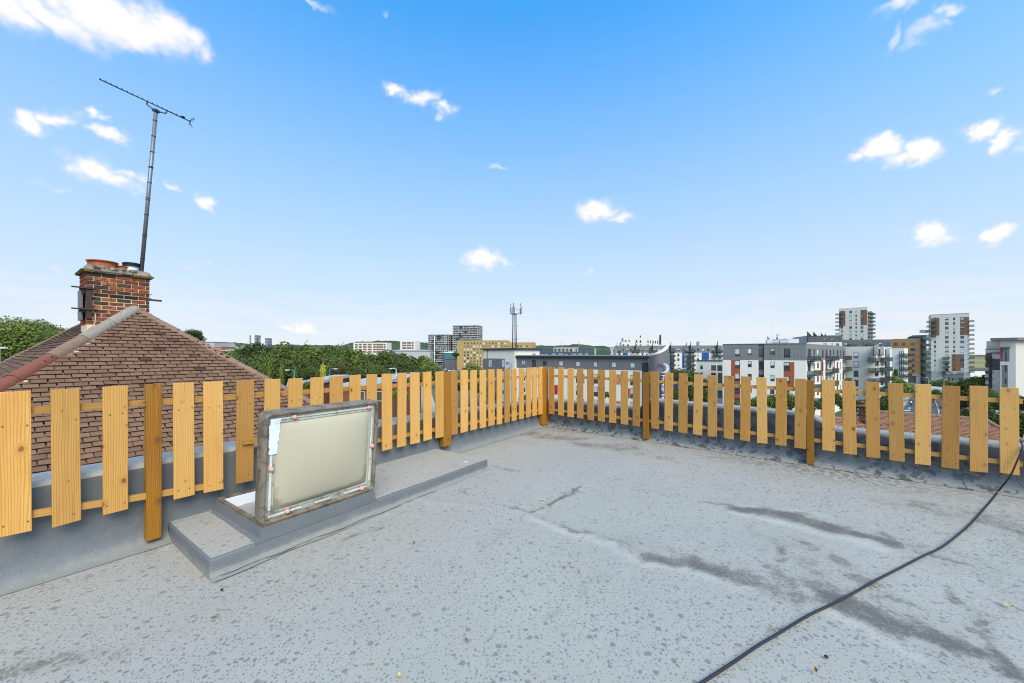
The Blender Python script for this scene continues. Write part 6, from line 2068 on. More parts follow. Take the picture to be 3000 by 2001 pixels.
for a in (800, 1090):
    r = R_(G11b, a, 770, a+110, 795, T5); balcony(G11b, r[0], r[1], r[2], 1.2, db)
G12 = face(2613.3, 170, 2697, 163)
ob = thing('apartment_block', 'buff orange brick block with dark glazed stair end, left of the right tower', 'building', G12.w(G12.L/2, -6, GZ))
z12 = G12.z_at(2655, 992.3); z12b = G12.z_at(2660, 1096)
hol = [R_(G12, *q, T5) for q in ((1582, 730, 1648, 785), (1712, 730, 1780, 785), (1865, 730, 1936, 785), (1712, 822, 1780, 875), (1865, 822, 1938, 875), (1895, 912, 1935, 968), (1893, 1005, 1935, 1060), (1892, 1098, 1935, 1155), (1890, 1190, 1932, 1248))]
wall_zone(G12, (0, G12.L, z12b, z12), hol, M['buffbrick'], ob)
gar = R_(G12, 1830, 1300, 1960, 1420, T5)
wall_zone(G12, (0, G12.L, GZ, z12b-.01), [flat(gar)], M['palegrey'], ob, 'plinth', d=.1)
MB().box(G12.w(gar[0], -.3, gar[2]), G12.u*(gar[1]-gar[0]), G12.m*.2, (0, 0, gar[3]-gar[2])).build('garage_door', M['greyclad2'], ob)
for h in hol:
    window(G12, h, ob, fm='frame_d', gl='glass_b', mull=1, blind=rblind(.3))
body(G12, 0, G12.L, GZ, z12, 12, 'buffbrick', ob, inset=.25)
S12 = face(2697.3, 163, 2711.5, 163.5)
zl, zr_ = S12.z_at(2698, 987), S12.z_at(2711, 981)
MB().prism([S12.w(0.02, .3, GZ), S12.w(S12.L, .3, GZ), S12.w(S12.L, .3, zr_), S12.w(0.02, .3, zl)], -S12.m*5).build('stair_tower', M['steel_dk'], ob)
for k in range(9):
    balcony(S12, -1.2, S12.L*.75, GZ+2.2+k*2.95, 1.3, ob, d=.32)
G13 = face(2608.5, 152, 2649, 149.3)
w13 = thing('apartment_block', 'small white block with narrow side windows in front of the buff brick block', 'building', G13.w(G13.L/2, -4, GZ))
z13 = G13.z_at(2630, 1020.3)
hol = [R_(G13, 1520, 868+k*75, 1540, 940+k*75, T5) for k in range(5)]+[R_(G13, a, 870+k*118, b, 960+k*118, T5) for k in range(4) for a, b in ((1672, 1684), (1706, 1718), (1738, 1748))]
wall_zone(G13, (0, G13.L, GZ, z13), hol, M['white'], w13)
for h in hol:
    window(G13, h, w13, fm='frame_d', gl='glass', bt=.06)
body(G13, 0, G13.L, GZ, z13, 8, 'white', w13, inset=.25)
S13 = face(2649.3, 149.3, 2660, 157)
wall_zone(S13, (0, S13.L, GZ, z13), [], M['white'], w13); body(S13, .3, S13.L, GZ, z13-.01, 5, 'white', w13, inset=.25)
for k in range(4):
    z = G13.z_at(2650, T5(0, 960)[1])-k*2.72
    r = R_(G13, 1668, 900, 1752, 950, T5)
    balcony(G13, r[0], G13.L+.2, z, 1.2, w13); balcony(S13, .05, S13.L*.95, z, 1.3, w13)

# ------------------------------------------------------------------ the two towers
def tower(fr, TT, xl, xr, ytl, cols, row0, pitch, nrow, wh, brown, label, plinth_y, side=None, loc_d=8):
    o = thing('tower_block', label, 'tower', fr.w(fr.L/2, -loc_d, GZ))
    zt_ = fr.z_at(*TT((xl+xr)/2, ytl))
    zp = fr.z_at(*TT((xl+xr)/2, plinth_y)) if plinth_y else GZ
    hol = []
    for (a, b) in cols:
        for k in range(nrow):
            hol.append(R_(fr, a, row0+k*pitch, b, row0+k*pitch+wh, TT))
    br = [R_(fr, *q, TT) for q in brown]
    br = [(max(b[0], .02), min(b[1], fr.L-.02), b[2], b[3]) for b in br]
    wall_zone(fr, (0, fr.L, zp, zt_), hol+[flat(b) for b in br], M['cream'], o)
    for b in br:
        wall_zone(fr, (b[0]+.01, b[1]-.01, b[2]+.01, b[3]-.01), hol, M['brownclad'], o, 'brown_panel', d=-.012)
    for h in hol:
        w_ = h[1]-h[0]
        window(fr, h, o, fm='frame_d', gl=random.choice(('glass', 'glass_b')), mull=1 if w_ > 1.6 else 0, blind=rblind(.35), bt=.09)
    return o, zt_, zp
G15 = face(2727, 240, 2840, 229)
tB, zB, zpB = tower(G15, T6, 748, 1410, 236, [(800, 836), (990, 1052), (1130, 1167), (1254, 1322)], 295, 79.0, 12, 50, [(750, 302, 895, 606), (1250, 286, 1404, 600), (1103, 928, 1318, 1222)],
    'tall cream tower with brown panels and side balconies at the far right', 1226)
body(G15, 0, G15.L, GZ, zB, 16, 'cream', tB, inset=.25)
# banded plinth
npl = 7
ent = R_(G15, 940, 1240, 1312, 1400, T6); ent = (ent[0], ent[1], GZ, ent[3])
for k in range(npl):
    a, b = GZ+(zpB-GZ)*k/npl, GZ+(zpB-GZ)*(k+1)/npl
    wall_zone(G15, (0, G15.L, a+.02, b-.06), [flat(ent)], M['palegrey'], tB, 'plinth_course', d=.12)
wall_zone(G15, (ent[0]+.01, ent[1]-.01, GZ, ent[3]), [R_(G15, 1020, 1325, 1072, 1390, T6), R_(G15, 1110, 1335, 1150, 1390, T6), R_(G15, 1230, 1340, 1310, 1390, T6)], M['greyclad'], tB, 'entrance_wall', d=.05)
for q in ((1020, 1325, 1072, 1390), (1110, 1335, 1150, 1390), (1230, 1340, 1310, 1390)):
    window(G15, R_(G15, *q, T6), tB, d=.05, fm='frame_d', gl='glass', mull=1)
for k in range(12):
    z = G15.z_at(*T6(790, 380+79*k))
    s1 = R_(G15, 800, 0, 842, 10, T6)[1]
    balcony(G15, -1.9, s1 if k < 4 else -.02, z, 1.5 if k < 4 else 1.4, tB, d=.02)
    z = G15.z_at(*T6(1440, 370+79*k))
    balcony(G15, G15.L+.02, G15.L+1.9, z, 1.6, tB, d=-1.0)
for k in range(4):
    z = G15.z_at(*T6(1010, 1000+79*k)); r = R_(G15, 948, 0, 1070, 10, T6)
    balcony(G15, r[0], r[1], z, 1.6, tB, d=.02)
    r = R_(G15, 975, 930+79*k, 1046, 990+79*k, T6)
MB().box(G15.w(-.1, .1, zB+.035), G15.u*(G15.L+.2), -G15.m*16, (0, 0, .2)).build('coping', M['palegrey'], tB)
# low wing walls beside the tower foot
r = R_(G15, 655, 1215, 740, 1400, T6)
MB().box(G15.w(r[0], -2, GZ), G15.u*(r[1]-r[0]-.05), -G15.m*6, (0, 0, r[3]-GZ)).build('wing_wall', M['palegrey'], tB)
G14 = face(2458, 286, 2541, 275)
tA, zA_, zpA = tower(G14, T5, 635, 1120, 127, [(675, 700), (812, 858), (917, 945), (1005, 1055)], 180, 66.4, 12, 43, [(637, 187, 745, 440), (1005, 165, 1118, 428)],
    'tall cream tower with brown corner panels behind the dark grey block', None)
S14 = face(2541.3, 275, 2557, 288)
hs = []
for k in range(13):
    for (a, b) in ((1128, 1142), (1172, 1186), (1192, 1202)):
        r = R_(S14, a, 180, b, 222, T5); hs.append((r[0], r[1], r[2]-k*2.86, r[3]-k*2.86))
wall_zone(S14, (0, S14.L, GZ, zA_), hs, M['cream'], tA)
for h in hs:
    window(S14, h, tA, fm='frame_d', gl='glass')
body(G14, 0, G14.L, GZ, zA_, 12, 'cream', tA, inset=.25)
body(S14, .4, S14.L, GZ, zA_-.01, 8, 'cream', tA, inset=.25)
for k in range(12):
    z = G14.z_at(*T5(640, 252+66.4*k)); s1 = R_(G14, 690, 0, 706, 10, T5)[1]
    balcony(G14, -2.0, s1 if k < 4 else -.02, z, 1.5, tA, d=.02)
    z = S14.z_at(*T5(1165, 232+66.4*k))
    balcony(S14, .3, S14.L*.46, z, 1.6, tA, d=.02); balcony(S14, S14.L*.52, S14.L*.98, z, 1.6, tA, d=.02)

# ------------------------------------------------------------------ right-hand cream block with projecting roof slabs
G16 = face(2930.5, 150, 2975.5, 147)
rb_ = thing('apartment_block', 'cream block with grey window strips and projecting flat roof at the right edge', 'building', G16.w(G16.L/2, -6, GZ))
z16 = G16.z_at(2950, 997.5)
p1 = R_(G16, 1982, 815, 2100, 1055, T6); p0 = R_(G16, 1943, 820, 1981, 1052, T6); p2 = R_(G16, 1965, 1115, 2072, 1420, T6)
p0 = (.02, p0[1], p0[2], p0[3])
sl_ = [R_(G16, 2025, 885, 2052, 1050, T6), R_(G16, 2022, 1118, 2050, 1228, T6), R_(G16, 2018, 1345, 2048, 1440, T6)]
p2 = (p2[0], p2[1], GZ+1, p2[3])
wall_zone(G16, (0, G16.L, GZ, z16), [flat(p1), flat(p0), flat(p2)], M['cream'], rb_)
for q, m_ in ((p1, 'greyclad'), (p0, 'redclad'), (p2, 'greyclad')):
    wall_zone(G16, (q[0]+.01, q[1]-.01, q[2]+.01, q[3]-.01), sl_, M[m_], rb_, 'coloured_panel', d=-.02)
for h in sl_:
    window(G16, h, rb_, d=-.02, fm='frame_d', gl='glass')
body(G16, 0, G16.L, GZ, z16, 10, 'cream', rb_, inset=.25)
S16 = face(2975.8, 147, 3060, 146)
wall_zone(S16, (0, S16.L, GZ, z16), [], M['cream'], rb_); body(S16, 0.3, S16.L, GZ, z16-.01, 10, 'cream', rb_, inset=.25)
MB().prism([G16.w(-2.4, 1.0, z16), G16.w(G16.L+.5, 1.6, z16), S16.w(S16.L, 1.6, z16), S16.w(S16.L, -11, z16), G16.w(-2.4, -10, z16)], (0, 0, 1.05)).build('roof_slab', M['greyclad'], rb_)
r = R_(G16, 1860, 797, 2118, 815, T6)
MB().box(G16.w(r[0], .02, r[2]), G16.u*(r[1]-r[0]), G16.m*1.2, (0, 0, r[3]-r[2])).build('canopy', M['greyclad'], rb_)
G16b = face(2887, 155, 2930.2, 152)
z16b = G16b.z_at(2908, 1024)
q1 = R_(G16b, 1685, 905, 1742, 1155, T6); q2 = R_(G16b, 1800, 1008, 1936, 1200, T6); q3 = R_(G16b, 1742, 905, 1800, 1400, T6)
wall_zone(G16b, (0, G16b.L, GZ, z16b), [flat((.01, q1[1], q1[2], q1[3])), flat(q2), flat((q3[0], q3[1], GZ+.5, q3[3]))], M['white'], rb_)
wall_zone(G16b, (.02, q1[1]-.01, q1[2]+.01, q1[3]-.01), [], M['rustclad'], rb_, 'rust_panel', d=-.01)
wall_zone(G16b, (q2[0]+.01, q2[1]-.01, q2[2]+.01, q2[3]-.01), [], M['greyclad2'], rb_, 'grey_panel', d=-.01)
for k in range(8):
    z1 = q3[3]-k*2.75; z0 = z1-2.7
    if z0 < GZ+.5:
        break
    window(G16b, (q3[0]+.02, q3[1]-.02, z0+.05, z1), rb_, d=-.2, fm='frame_d', gl='glass_g')
    balcony(G16b, q3[0]-.9, q3[1]+.1, z0, 1.1, rb_, d=.02)
body(G16b, 0, G16b.L, GZ, z16b, 9, 'white', rb_, inset=.5)
MB().box(G16b.w(-.05, .15, z16b+.035), G16b.u*(G16b.L), -G16b.m*9, (0, 0, .25)).build('coping', M['fascia'], rb_)
r = R_(G16b, 1775, 893, 1945, 912, T6)
MB().box(G16b.w(r[0], .02, r[2]), G16b.u*(r[1]-r[0]-.05), G16b.m*1.0, (0, 0, r[3]-r[2])).build('canopy', M['greyclad'], rb_)
# white warehouse between tower and right block
shed_box(2843, 2905, 1085, 1116, 250, 'white', 'fascia', 'low white warehouse with dark roof edge beside the right-hand tower', 12)
# ------------------------------------------------------------------ trees
def leaf_mat(name, a, b, c_):
    t = NT(name); rd = t.rand(); tone = t.attr('tone')
    co = t.coord('Object')
    n = t.noise(co, 1.6, 3, .6)
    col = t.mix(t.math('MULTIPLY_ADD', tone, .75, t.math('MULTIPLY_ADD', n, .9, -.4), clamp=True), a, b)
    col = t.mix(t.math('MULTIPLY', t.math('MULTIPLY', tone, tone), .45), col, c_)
    col = t.mix(1.0, col, t.math('MULTIPLY_ADD', rd, .75, .6), 'MULTIPLY')
    t.done(col, .55, 0, .3)
    tr = t.n('ShaderNodeBsdfTranslucent'); t.link(col, tr.inputs['Color'])
    mx = t.n('ShaderNodeMixShader'); mx.inputs[0].default_value = .28
    t.t.links.new(t.b.outputs[0], mx.inputs[1]); t.t.links.new(tr.outputs[0], mx.inputs[2]); t.t.links.new(mx.outputs[0], t.out.inputs['Surface'])
    return t.m
M['leaf'] = leaf_mat('green_foliage', (.070, .105, .020), (.21, .25, .045), (.36, .34, .075))
M['leaf_dark'] = leaf_mat('dark_foliage', (.045, .072, .017), (.135, .175, .034), (.24, .24, .055))
M['leaf_fresh'] = leaf_mat('fresh_foliage', (.065, .10, .018), (.16, .20, .03), (.26, .27, .05))
M['leaf_yellow'] = leaf_mat('yellow_foliage', (.22, .22, .02), (.42, .38, .03), (.55, .48, .06))
M['leaf_brown'] = leaf_mat('autumn_foliage', (.07, .062, .02), (.15, .12, .035), (.24, .16, .045))
M['bark'] = simple('bark', (.10, .075, .055), .95, var=.3, scale=3)
def crown_mesh(name, seed, n_leaf, leaf, shape='round', clumps=26):
    """unit crown: leaf quads on the shells of many clumps; radius about 1, base at z = 0"""
    g = np.random.default_rng(seed)
    cs = []
    if shape == 'round':
        for k in range(clumps):
            d = g.normal(size=3); d /= np.linalg.norm(d); d[2] = abs(d[2])*1.0-.35
            r = .45+.45*g.random()**.5
            cs.append((d[0]*r*.95, d[1]*r*.95, .85+d[2]*r*.95, .24+.20*g.random()))
    elif shape == 'cone':
        for k in range(clumps):
            f = g.random()**.8; a = g.random()*6.28; rr = (1-f)*.42+.04
            cs.append((math.cos(a)*rr*g.random()**.4, math.sin(a)*rr*g.random()**.4, .1+f*1.8, .15+.13*(1-f)))
    else:      # spreading, ragged
        for k in range(clumps):
            a = g.random()*6.28; r = g.random()**.5
            cs.append((math.cos(a)*r*.95, math.sin(a)*r*.95, .35+g.random()*(1.15-.5*r), .16+.2*g.random()))
    cs = np.array(cs)
    w = cs[:, 3]**2; w /= w.sum()
    idx = g.choice(len(cs), n_leaf, p=w)
    d = g.normal(size=(n_leaf, 3)); d /= np.linalg.norm(d, axis=1)[:, None]
    rad = cs[idx, 3]*(.55+.5*g.random(n_leaf)**.45)*(1+.22*np.sin(d[:, 0]*7+idx)*np.cos(d[:, 2]*6+idx*2))
    c = cs[idx, :3]+d*rad[:, None]*np.array([1, 1, .85])
    nrm = d*.75+g.normal(size=(n_leaf, 3))*.55+np.array([0, 0, .35]); nrm /= np.linalg.norm(nrm, axis=1)[:, None]
    ref = g.normal(size=(n_leaf, 3))
    t1 = np.cross(nrm, ref); t1 /= np.linalg.norm(t1, axis=1)[:, None]
    t2 = np.cross(nrm, t1)
    sz = leaf*(.6+.8*g.random(n_leaf))
    a = t1*sz[:, None]; b = t2*(sz*.62)[:, None]
    v = np.empty((n_leaf, 4, 3))
    v[:, 0] = c-a; v[:, 1] = c-b*.9+a*.1; v[:, 2] = c+a; v[:, 3] = c+b*.9+a*.1
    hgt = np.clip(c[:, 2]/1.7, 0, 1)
    tone = np.clip(.30*g.random(n_leaf)+.25*hgt+.30*g.random(len(cs))[idx], 0, 1)  # higher leaves paler: light from above is put into the tone
    me = bpy.data.meshes.new(name)
    me.vertices.add(n_leaf*4); me.vertices.foreach_set('co', v.ravel())
    me.loops.add(n_leaf*4); me.loops.foreach_set('vertex_index', np.arange(n_leaf*4, dtype=np.int32))
    me.polygons.add(n_leaf); me.polygons.foreach_set('loop_start', np.arange(0, n_leaf*4, 4, dtype=np.int32)); me.polygons.foreach_set('loop_total', np.full(n_leaf, 4, np.int32))
    at = me.attributes.new('tone', 'FLOAT', 'POINT'); at.data.foreach_set('value', np.repeat(tone, 4).astype(np.float32))
    me.update()
    return me, cs
def trunk_mesh(cs, seed, low, r=.09):
    rr = random.Random(seed)
    mb = MB()
    mb.tube([(0, 0, -low), (.01, .0, -low*.4), (.02, .01, .2), (.0, .03, .7), (.02, 0, 1.2)], [r*1.25, r, r*.85, r*.5, r*.15], 7)
    for k in range(9):
        c = cs[rr.randrange(len(cs))]
        mb.tube([(0, 0, rr.uniform(-.1, .6)), (c[0]*.5, c[1]*.5, c[2]*.75), (c[0]*.95, c[1]*.95, c[2])], [r*.45, r*.28, r*.08], 5)
    return mb
PROTO = {}
def proto(key, seed, n, leaf, shape, clumps, mats):
    me, cs = crown_mesh('crown', seed, n, leaf, shape, clumps)
    for m_ in mats:
        m2 = me.copy(); m2.materials.clear(); m2.materials.append(M[m_])
        PROTO[(key, m_)] = (m2, cs, seed)
MF = ('leaf', 'leaf_dark', 'leaf_fresh', 'leaf_yellow', 'leaf_brown')
proto('a', 1, 5200, .062, 'round', 30, MF); proto('b', 2, 5200, .062, 'round', 36, MF); proto('c', 3, 5000, .065, 'spread', 34, MF); proto('cone', 4, 4200, .05, 'cone', 44, MF)
proto('near', 8, 26000, .030, 'round', 60, ('leaf', 'leaf_dark')); proto('near2', 9, 24000, .030, 'spread', 60, ('leaf', 'leaf_dark'))
def tree(px, ytop, wpx, Y, key, mat, label, cat='tree', name='tree', group=None, zb=None, squash=1.0, trunk=True):
    """crown top at (px, ytop), crown width wpx in photograph pixels, at depth Y"""
    R = wpx/2*Y/F
    top = P(px, ytop, Y)
    g = float(ground_z(top.x, top.y)) if zb is None else zb
    H = {'cone': 1.95}.get(key, 1.75)
    sz = R*squash
    if key == 'cone':
        R = wpx/2*Y/F/.5
        sz = (top.z-g)/1.95 if squash == 1.0 else R*squash
    zc = top.z-H*sz            # crown base
    o = thing(name, label, cat, (top.x, top.y, g), group)
    cm, cs_, sd_ = PROTO[(key, mat)]
    c = inst('crown', cm, o, (0, 0, zc-g), random.uniform(0, 6.28), scale=(R, R, sz))
    h = max(zc-g, .2)
    if trunk:
        tk = inst('trunk', trunk_mesh(cs_, sd_, h/sz).mesh('trunk', M['bark']), o, (0, 0, zc-g), c.rotation_euler.z, scale=(R, R, sz))
    return o
ORD = ['first', 'second', 'third', 'fourth', 'fifth', 'sixth', 'seventh', 'eighth', 'ninth', 'tenth', 'eleventh', 'twelfth', 'thirteenth', 'fourteenth', 'fifteenth', 'sixteenth', 'seventeenth', 'eighteenth', 'nineteenth', 'twentieth']
# belt of big trees: back row silhouettes
belt = [(700, 1012, 90, 112), (745, 996, 95, 110), (800, 1004, 90, 108), (850, 1003, 95, 112), (905, 1004, 95, 108), (955, 1005, 90, 110), (1005, 1010, 95, 106), (1055, 1016, 90, 108), (1105, 1020, 95, 106), (1150, 1026, 80, 104), (1190, 1028, 75, 104), (1228, 1036, 70, 100), (1255, 1050, 60, 98)]
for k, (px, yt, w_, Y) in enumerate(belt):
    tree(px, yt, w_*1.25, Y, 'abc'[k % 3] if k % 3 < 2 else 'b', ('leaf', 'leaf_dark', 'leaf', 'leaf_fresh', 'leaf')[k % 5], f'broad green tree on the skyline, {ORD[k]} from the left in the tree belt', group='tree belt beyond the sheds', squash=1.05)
belt2 = [(690, 1032, 80, 98), (735, 1042, 85, 96), (785, 1040, 85, 95), (835, 1046, 85, 94), (885, 1044, 85, 96), (935, 1050, 85, 94), (985, 1052, 85, 93), (1035, 1060, 80, 92), (1085, 1056, 85, 92), (1130, 1062, 75, 92), (1180, 1052, 80, 92), (1225, 1070, 70, 90)]
for k, (px, yt, w_, Y) in enumerate(belt2):
    tree(px, yt, w_*1.2, Y, 'ab'[k % 2], 'leaf_dark', f'dark shaded tree, {ORD[k]} from the left in the lower row of the tree belt', group='lower row of the tree belt', squash=1.0)
tree(1092, 1050, 26, 96, 'a', 'leaf_brown', 'small bronze-tinted tree among the dark tree belt')
# shrubs and small trees in front of the belt
for (px, yt, w_, Y, key, m_, lb) in [
    (790, 1060, 30, 66, 'cone', 'leaf_fresh', 'bright green conical tree at the right foot of the tiled hip'),
    (825, 1075, 34, 64, 'cone', 'leaf_fresh', 'green pointed shrub right of the bright conical tree'),
    (862, 1080, 40, 62, 'cone', 'leaf_fresh', 'green pointed shrub behind the teal lamp post'),
    (920, 1068, 62, 70, 'b', 'leaf', 'grey-green rounded bush left of the yellow shrub'),
    (945, 1070, 40, 56, 'cone', 'leaf_yellow', 'golden yellow shrub above the fence pickets'),
    (990, 1062, 50, 66, 'a', 'leaf_brown', 'olive feathery tree right of the golden shrub'),
    (1050, 1078, 70, 72, 'b', 'leaf', 'dense green bush above the eleventh picket gap'),
    (1105, 1070, 66, 74, 'a', 'leaf_dark', 'dark rounded bush left of the white lamp post'),
    (1250, 1060, 70, 86, 'c', 'leaf', 'loose green tree in front of the floodlight mast'),
    (1205, 1100, 40, 50, 'b', 'leaf', 'low green shrub behind the pickets left of the brown post'),
    (1240, 1090, 52, 48, 'a', 'leaf_fresh', 'fresh green shrub behind the brown post'),
    (1385, 1062, 70, 82, 'a', 'leaf', 'bushy green tree in front of the yellow brick block'),
    (1350, 1105, 60, 46, 'b', 'leaf_dark', 'dark bush behind the pickets right of the brown post'),
    (1408, 1120, 46, 46, 'a', 'leaf_dark', 'dark bush below the hotel stair tower'),
    (1335, 1030, 20, 200, 'a', 'leaf', 'small tree at the foot of the yellow brick block'),
    (1450, 1140, 40, 46, 'b', 'leaf', 'bush low behind the fence left of the corner'),
    (1170, 1135, 50, 44, 'a', 'leaf', 'green bush in the yard right of the red signed building'),
    (905, 1115, 46, 40, 'a', 'leaf_fresh', 'leafy bush beside the pale shed roof')]:
    tree(px, yt, w_, Y, key, m_, lb, 'shrub' if 'shrub' in lb or 'bush' in lb else 'tree', 'shrub' if 'shrub' in lb or 'bush' in lb else 'tree')
# big trees behind the house on the left
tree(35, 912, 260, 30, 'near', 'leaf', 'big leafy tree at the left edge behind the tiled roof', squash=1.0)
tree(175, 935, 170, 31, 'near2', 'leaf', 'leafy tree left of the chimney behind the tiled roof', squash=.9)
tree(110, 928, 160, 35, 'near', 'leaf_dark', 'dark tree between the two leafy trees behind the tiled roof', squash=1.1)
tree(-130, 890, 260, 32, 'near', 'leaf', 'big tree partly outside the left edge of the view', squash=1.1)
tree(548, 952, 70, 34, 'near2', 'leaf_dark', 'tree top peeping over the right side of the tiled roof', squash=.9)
# right side
for (px, yt, w_, Y, key, m_, lb) in [
    (2590, 1092, 84, 132, 'a', 'leaf', 'round green tree in front of the small white block'),
    (2620, 1100, 74, 136, 'b', 'leaf', 'round green tree at the left of the far road'),
    (2625, 1082, 20, 140, 'cone', 'leaf_dark', 'dark narrow conifer above the round green trees'),
    (2570, 1118, 60, 120, 'b', 'leaf_dark', 'dark round tree behind the wide pickets'),
    (2590, 1160, 50, 110, 'a', 'leaf_dark', 'dark low bush left of the far road'),
    (2560, 1160, 44, 110, 'b', 'leaf_dark', 'dark low bush behind the red brick chimney'),
    (2700, 1102, 26, 190, 'c', 'leaf', 'small palm-like shrub at the corner of the buff brick block'),
    (2745, 1108, 46, 195, 'b', 'leaf_fresh', 'low green hedge bush left of the tower entrance'),
    (2775, 1112, 40, 190, 'a', 'leaf_fresh', 'low green hedge bush in front of the tower entrance'),
    (2735, 1138, 30, 128, 'b', 'leaf_dark', 'dark small tree in the planting bed of the far road'),
    (2815, 1113, 22, 200, 'a', 'leaf_dark', 'clipped dark bush right of the tower entrance'),
    (2880, 1092, 60, 165, 'b', 'leaf_brown', 'rusty green tree in front of the low white warehouse'),
    (2850, 1105, 60, 160, 'a', 'leaf', 'green tree below the rusty green tree'),
    (2855, 1135, 80, 110, 'b', 'leaf_dark', 'large dark tree right of the far road'),
    (2905, 1140, 80, 80, 'a', 'leaf_dark', 'dark leafy tree in front of the right-hand cream block'),
    (2865, 1180, 90, 60, 'b', 'leaf_dark', 'dark tree behind the orange tiled roof'),
    (2975, 1150, 70, 60, 'a', 'leaf_dark', 'dark tree at the right edge behind the last picket'),
    (2990, 1200, 90, 40, 'b', 'leaf_dark', 'dark bush at the right edge beyond the tiled hip'),
    (2215, 1160, 46, 62, 'a', 'leaf_fresh', 'green bush below the white wall of the rust-panelled block'),
    (2265, 1152, 56, 60, 'b', 'leaf', 'leafy green bush behind the second pair of wide pickets'),
    (2315, 1150, 60, 60, 'a', 'leaf', 'leafy bush behind the third brown post'),
    (2385, 1165, 44, 58, 'b', 'leaf_fresh', 'light green bush right of the third brown post'),
    (2440, 1148, 50, 60, 'a', 'leaf_dark', 'dark bush with pale blooms left of the red brick chimney'),
    (2500, 1160, 60, 60, 'b', 'leaf_dark', 'dark bush just left of the red brick chimney'),
    (2155, 1175, 30, 60, 'a', 'leaf', 'low bush at the foot of the rust panels'),
    (1985, 1078, 46, 100, 'a', 'leaf', 'tree in front of the stacked balconies, right of the name sign'),
    (2025, 1082, 50, 104, 'b', 'leaf', 'green tree left of the low cream block'),
    (1978, 1130, 50, 84, 'b', 'leaf_dark', 'dark tree below the stacked balconies'),
    (2065, 1108, 44, 96, 'a', 'leaf_brown', 'rusty tree in front of the low cream block'),
    (2020, 1125, 50, 90, 'b', 'leaf_dark', 'dark tree behind the pale pickets left of the cream block'),
    (2062, 1138, 50, 88, 'a', 'leaf_dark', 'dark shaded tree over the parked cars'),
    (1770, 1140, 30, 66, 'c', 'leaf_dark', 'spiky dark shrub in front of the white hotel wall'),
    (1535, 1155, 30, 60, 'a', 'leaf', 'shrub low behind the fence near the corner post')]:
    tree(px, yt, w_*1.15, Y, key, m_, lb, 'shrub' if ('shrub' in lb or 'bush' in lb) else 'tree', 'shrub' if ('shrub' in lb or 'bush' in lb) else 'tree')
# ------------------------------------------------------------------ tiled houses beyond the right parapet
def gable_roof(pxa, ya, pxb, yb, Ya, drop, pitch, name, label, w_t, g_t, hip_right=False):
    A = P(pxa, ya, Ya)
    kb = (HZ-yb)/F
    Yb_ = (A.z-CH)/kb
    B = P(pxb, yb, Yb_)
    u = (B-A); u.z = 0; L = u.length; u.normalize()
    m_ = Vector((u.y, -u.x, 0))
    th = math.radians(pitch)
    root = thing(name, label, 'house', A+u*L/2+Vector((0, 0, -9.6-A.z)))
    upv = -m_*math.cos(th)+Vector((0, 0, 1))*math.sin(th); nv = m_*math.sin(th)+Vector((0, 0, 1))*math.cos(th)
    S = drop/math.sin(th); run_ = drop/math.tan(th)
    E0 = A+m_*run_-Vector((0, 0, drop)); 
    ext = run_ if hip_right else 0
    mb = MB()
    B2 = B+u*ext
    bk = -m_*run_*2
    C0, C1, C2, C3 = E0, B2+m_*run_-Vector((0, 0, drop)), B2-m_*run_-Vector((0, 0, drop)), A-m_*run_-Vector((0, 0, drop))
    mb.poly([C0, C1, B, A]); mb.poly([C2, C3, A, B]); mb.poly([C1, C2, B]); mb.poly([C3, C0, A])
    rf = mb.build('roof', M['felt'], root)
    mb = MB()
    h = C0.z+9.6
    mb.box(Vector((C0.x, C0.y, -9.6))-m_*.3+u*.3, u*(L+ext-.6), -m_*(run_*2-.6), (0, 0, h-.05))
    mb.build('wall', M['house_wall'], root)
    rows = int(S/g_t)
    def ins(a, b):
        return 0 <= b < S-.02 and 0.02 < a < L+(ext*(1-b/S) if hip_right else 0)-.02
    lst = tri_tiles(None, ins, int((L+ext)/w_t)+3, rows, w_t, g_t, upv, u, nv, E0, None, None, None, None, 21)
    lay(lst, E0, u, upv, nv, w_t, g_t, rf, M['tile_far'], 0, lambda p: 0, 'far_'+name)
    n = int(L/.45)
    for k in range(n):
        half_round(A+u*(k*L/n-.01), A+u*((k+1)*L/n+.02), .13, .115, Vector((0, 0, 1)), 'ridge_tile', M['hip_brown'], rf)
    if hip_right:
        d = (C1-B); q = d.length; n = int(q/.45)
        for k in range(n):
            half_round(C1-d*((k)/n), C1-d*((k+1.05)/n), .12, .105, Vector((0, 0, 1)), 'hip_tile', M['hip_brown'], rf)
    return root, A, B, u, m_, rf
hr1 = gable_roof(2560, 1206, 2885, 1230, 24.5, 4.0, 38, 'tiled_house', 'house with orange-brown tiled hipped roof below the right parapet', .18, .105, True)
hr2 = gable_roof(2380, 1222, 2560, 1233, 23.0, 3.0, 38, 'tiled_house', 'lower orange-brown tiled roof with a brick chimney left of the hipped one', .18, .105)
# chimney on the lower roof
root, A, B, u, m_, rf = hr2
a0, a1 = P(2511, 1232, 22.0), P(2537, 1232, 21.6)
cu_ = (a1-a0); cu_.z = 0; cwid = cu_.length; cu_.normalize(); cm_ = Vector((cu_.y, -cu_.x, 0))
ztc = P(2524, 1192, 21.8).z
chm = MB().box(a0-cm_*.6+Vector((0, 0, -.6)), cu_*cwid, cm_*.6, (0, 0, ztc-a0.z+.6)).build('chimney', M['chim_mortar'], root)
off = root_off(chm); nb = 10; bh_ = (ztc-a0.z+.3)/nb
for k in range(nb):
    for j in range(3):
        w3 = cwid/3
        p_ = a0+cu_*(w3*(j+.5*(k % 2))+.01)+cm_*.004; p_.z = ztc-bh_*(k+1)+.008
        ww = min(w3-.02, cwid-(w3*(j+.5*(k % 2)))-.02)
        MB().box(p_, cu_*ww, cm_*.014, (0, 0, bh_-.016)).build('brick', M['brick'], chm)
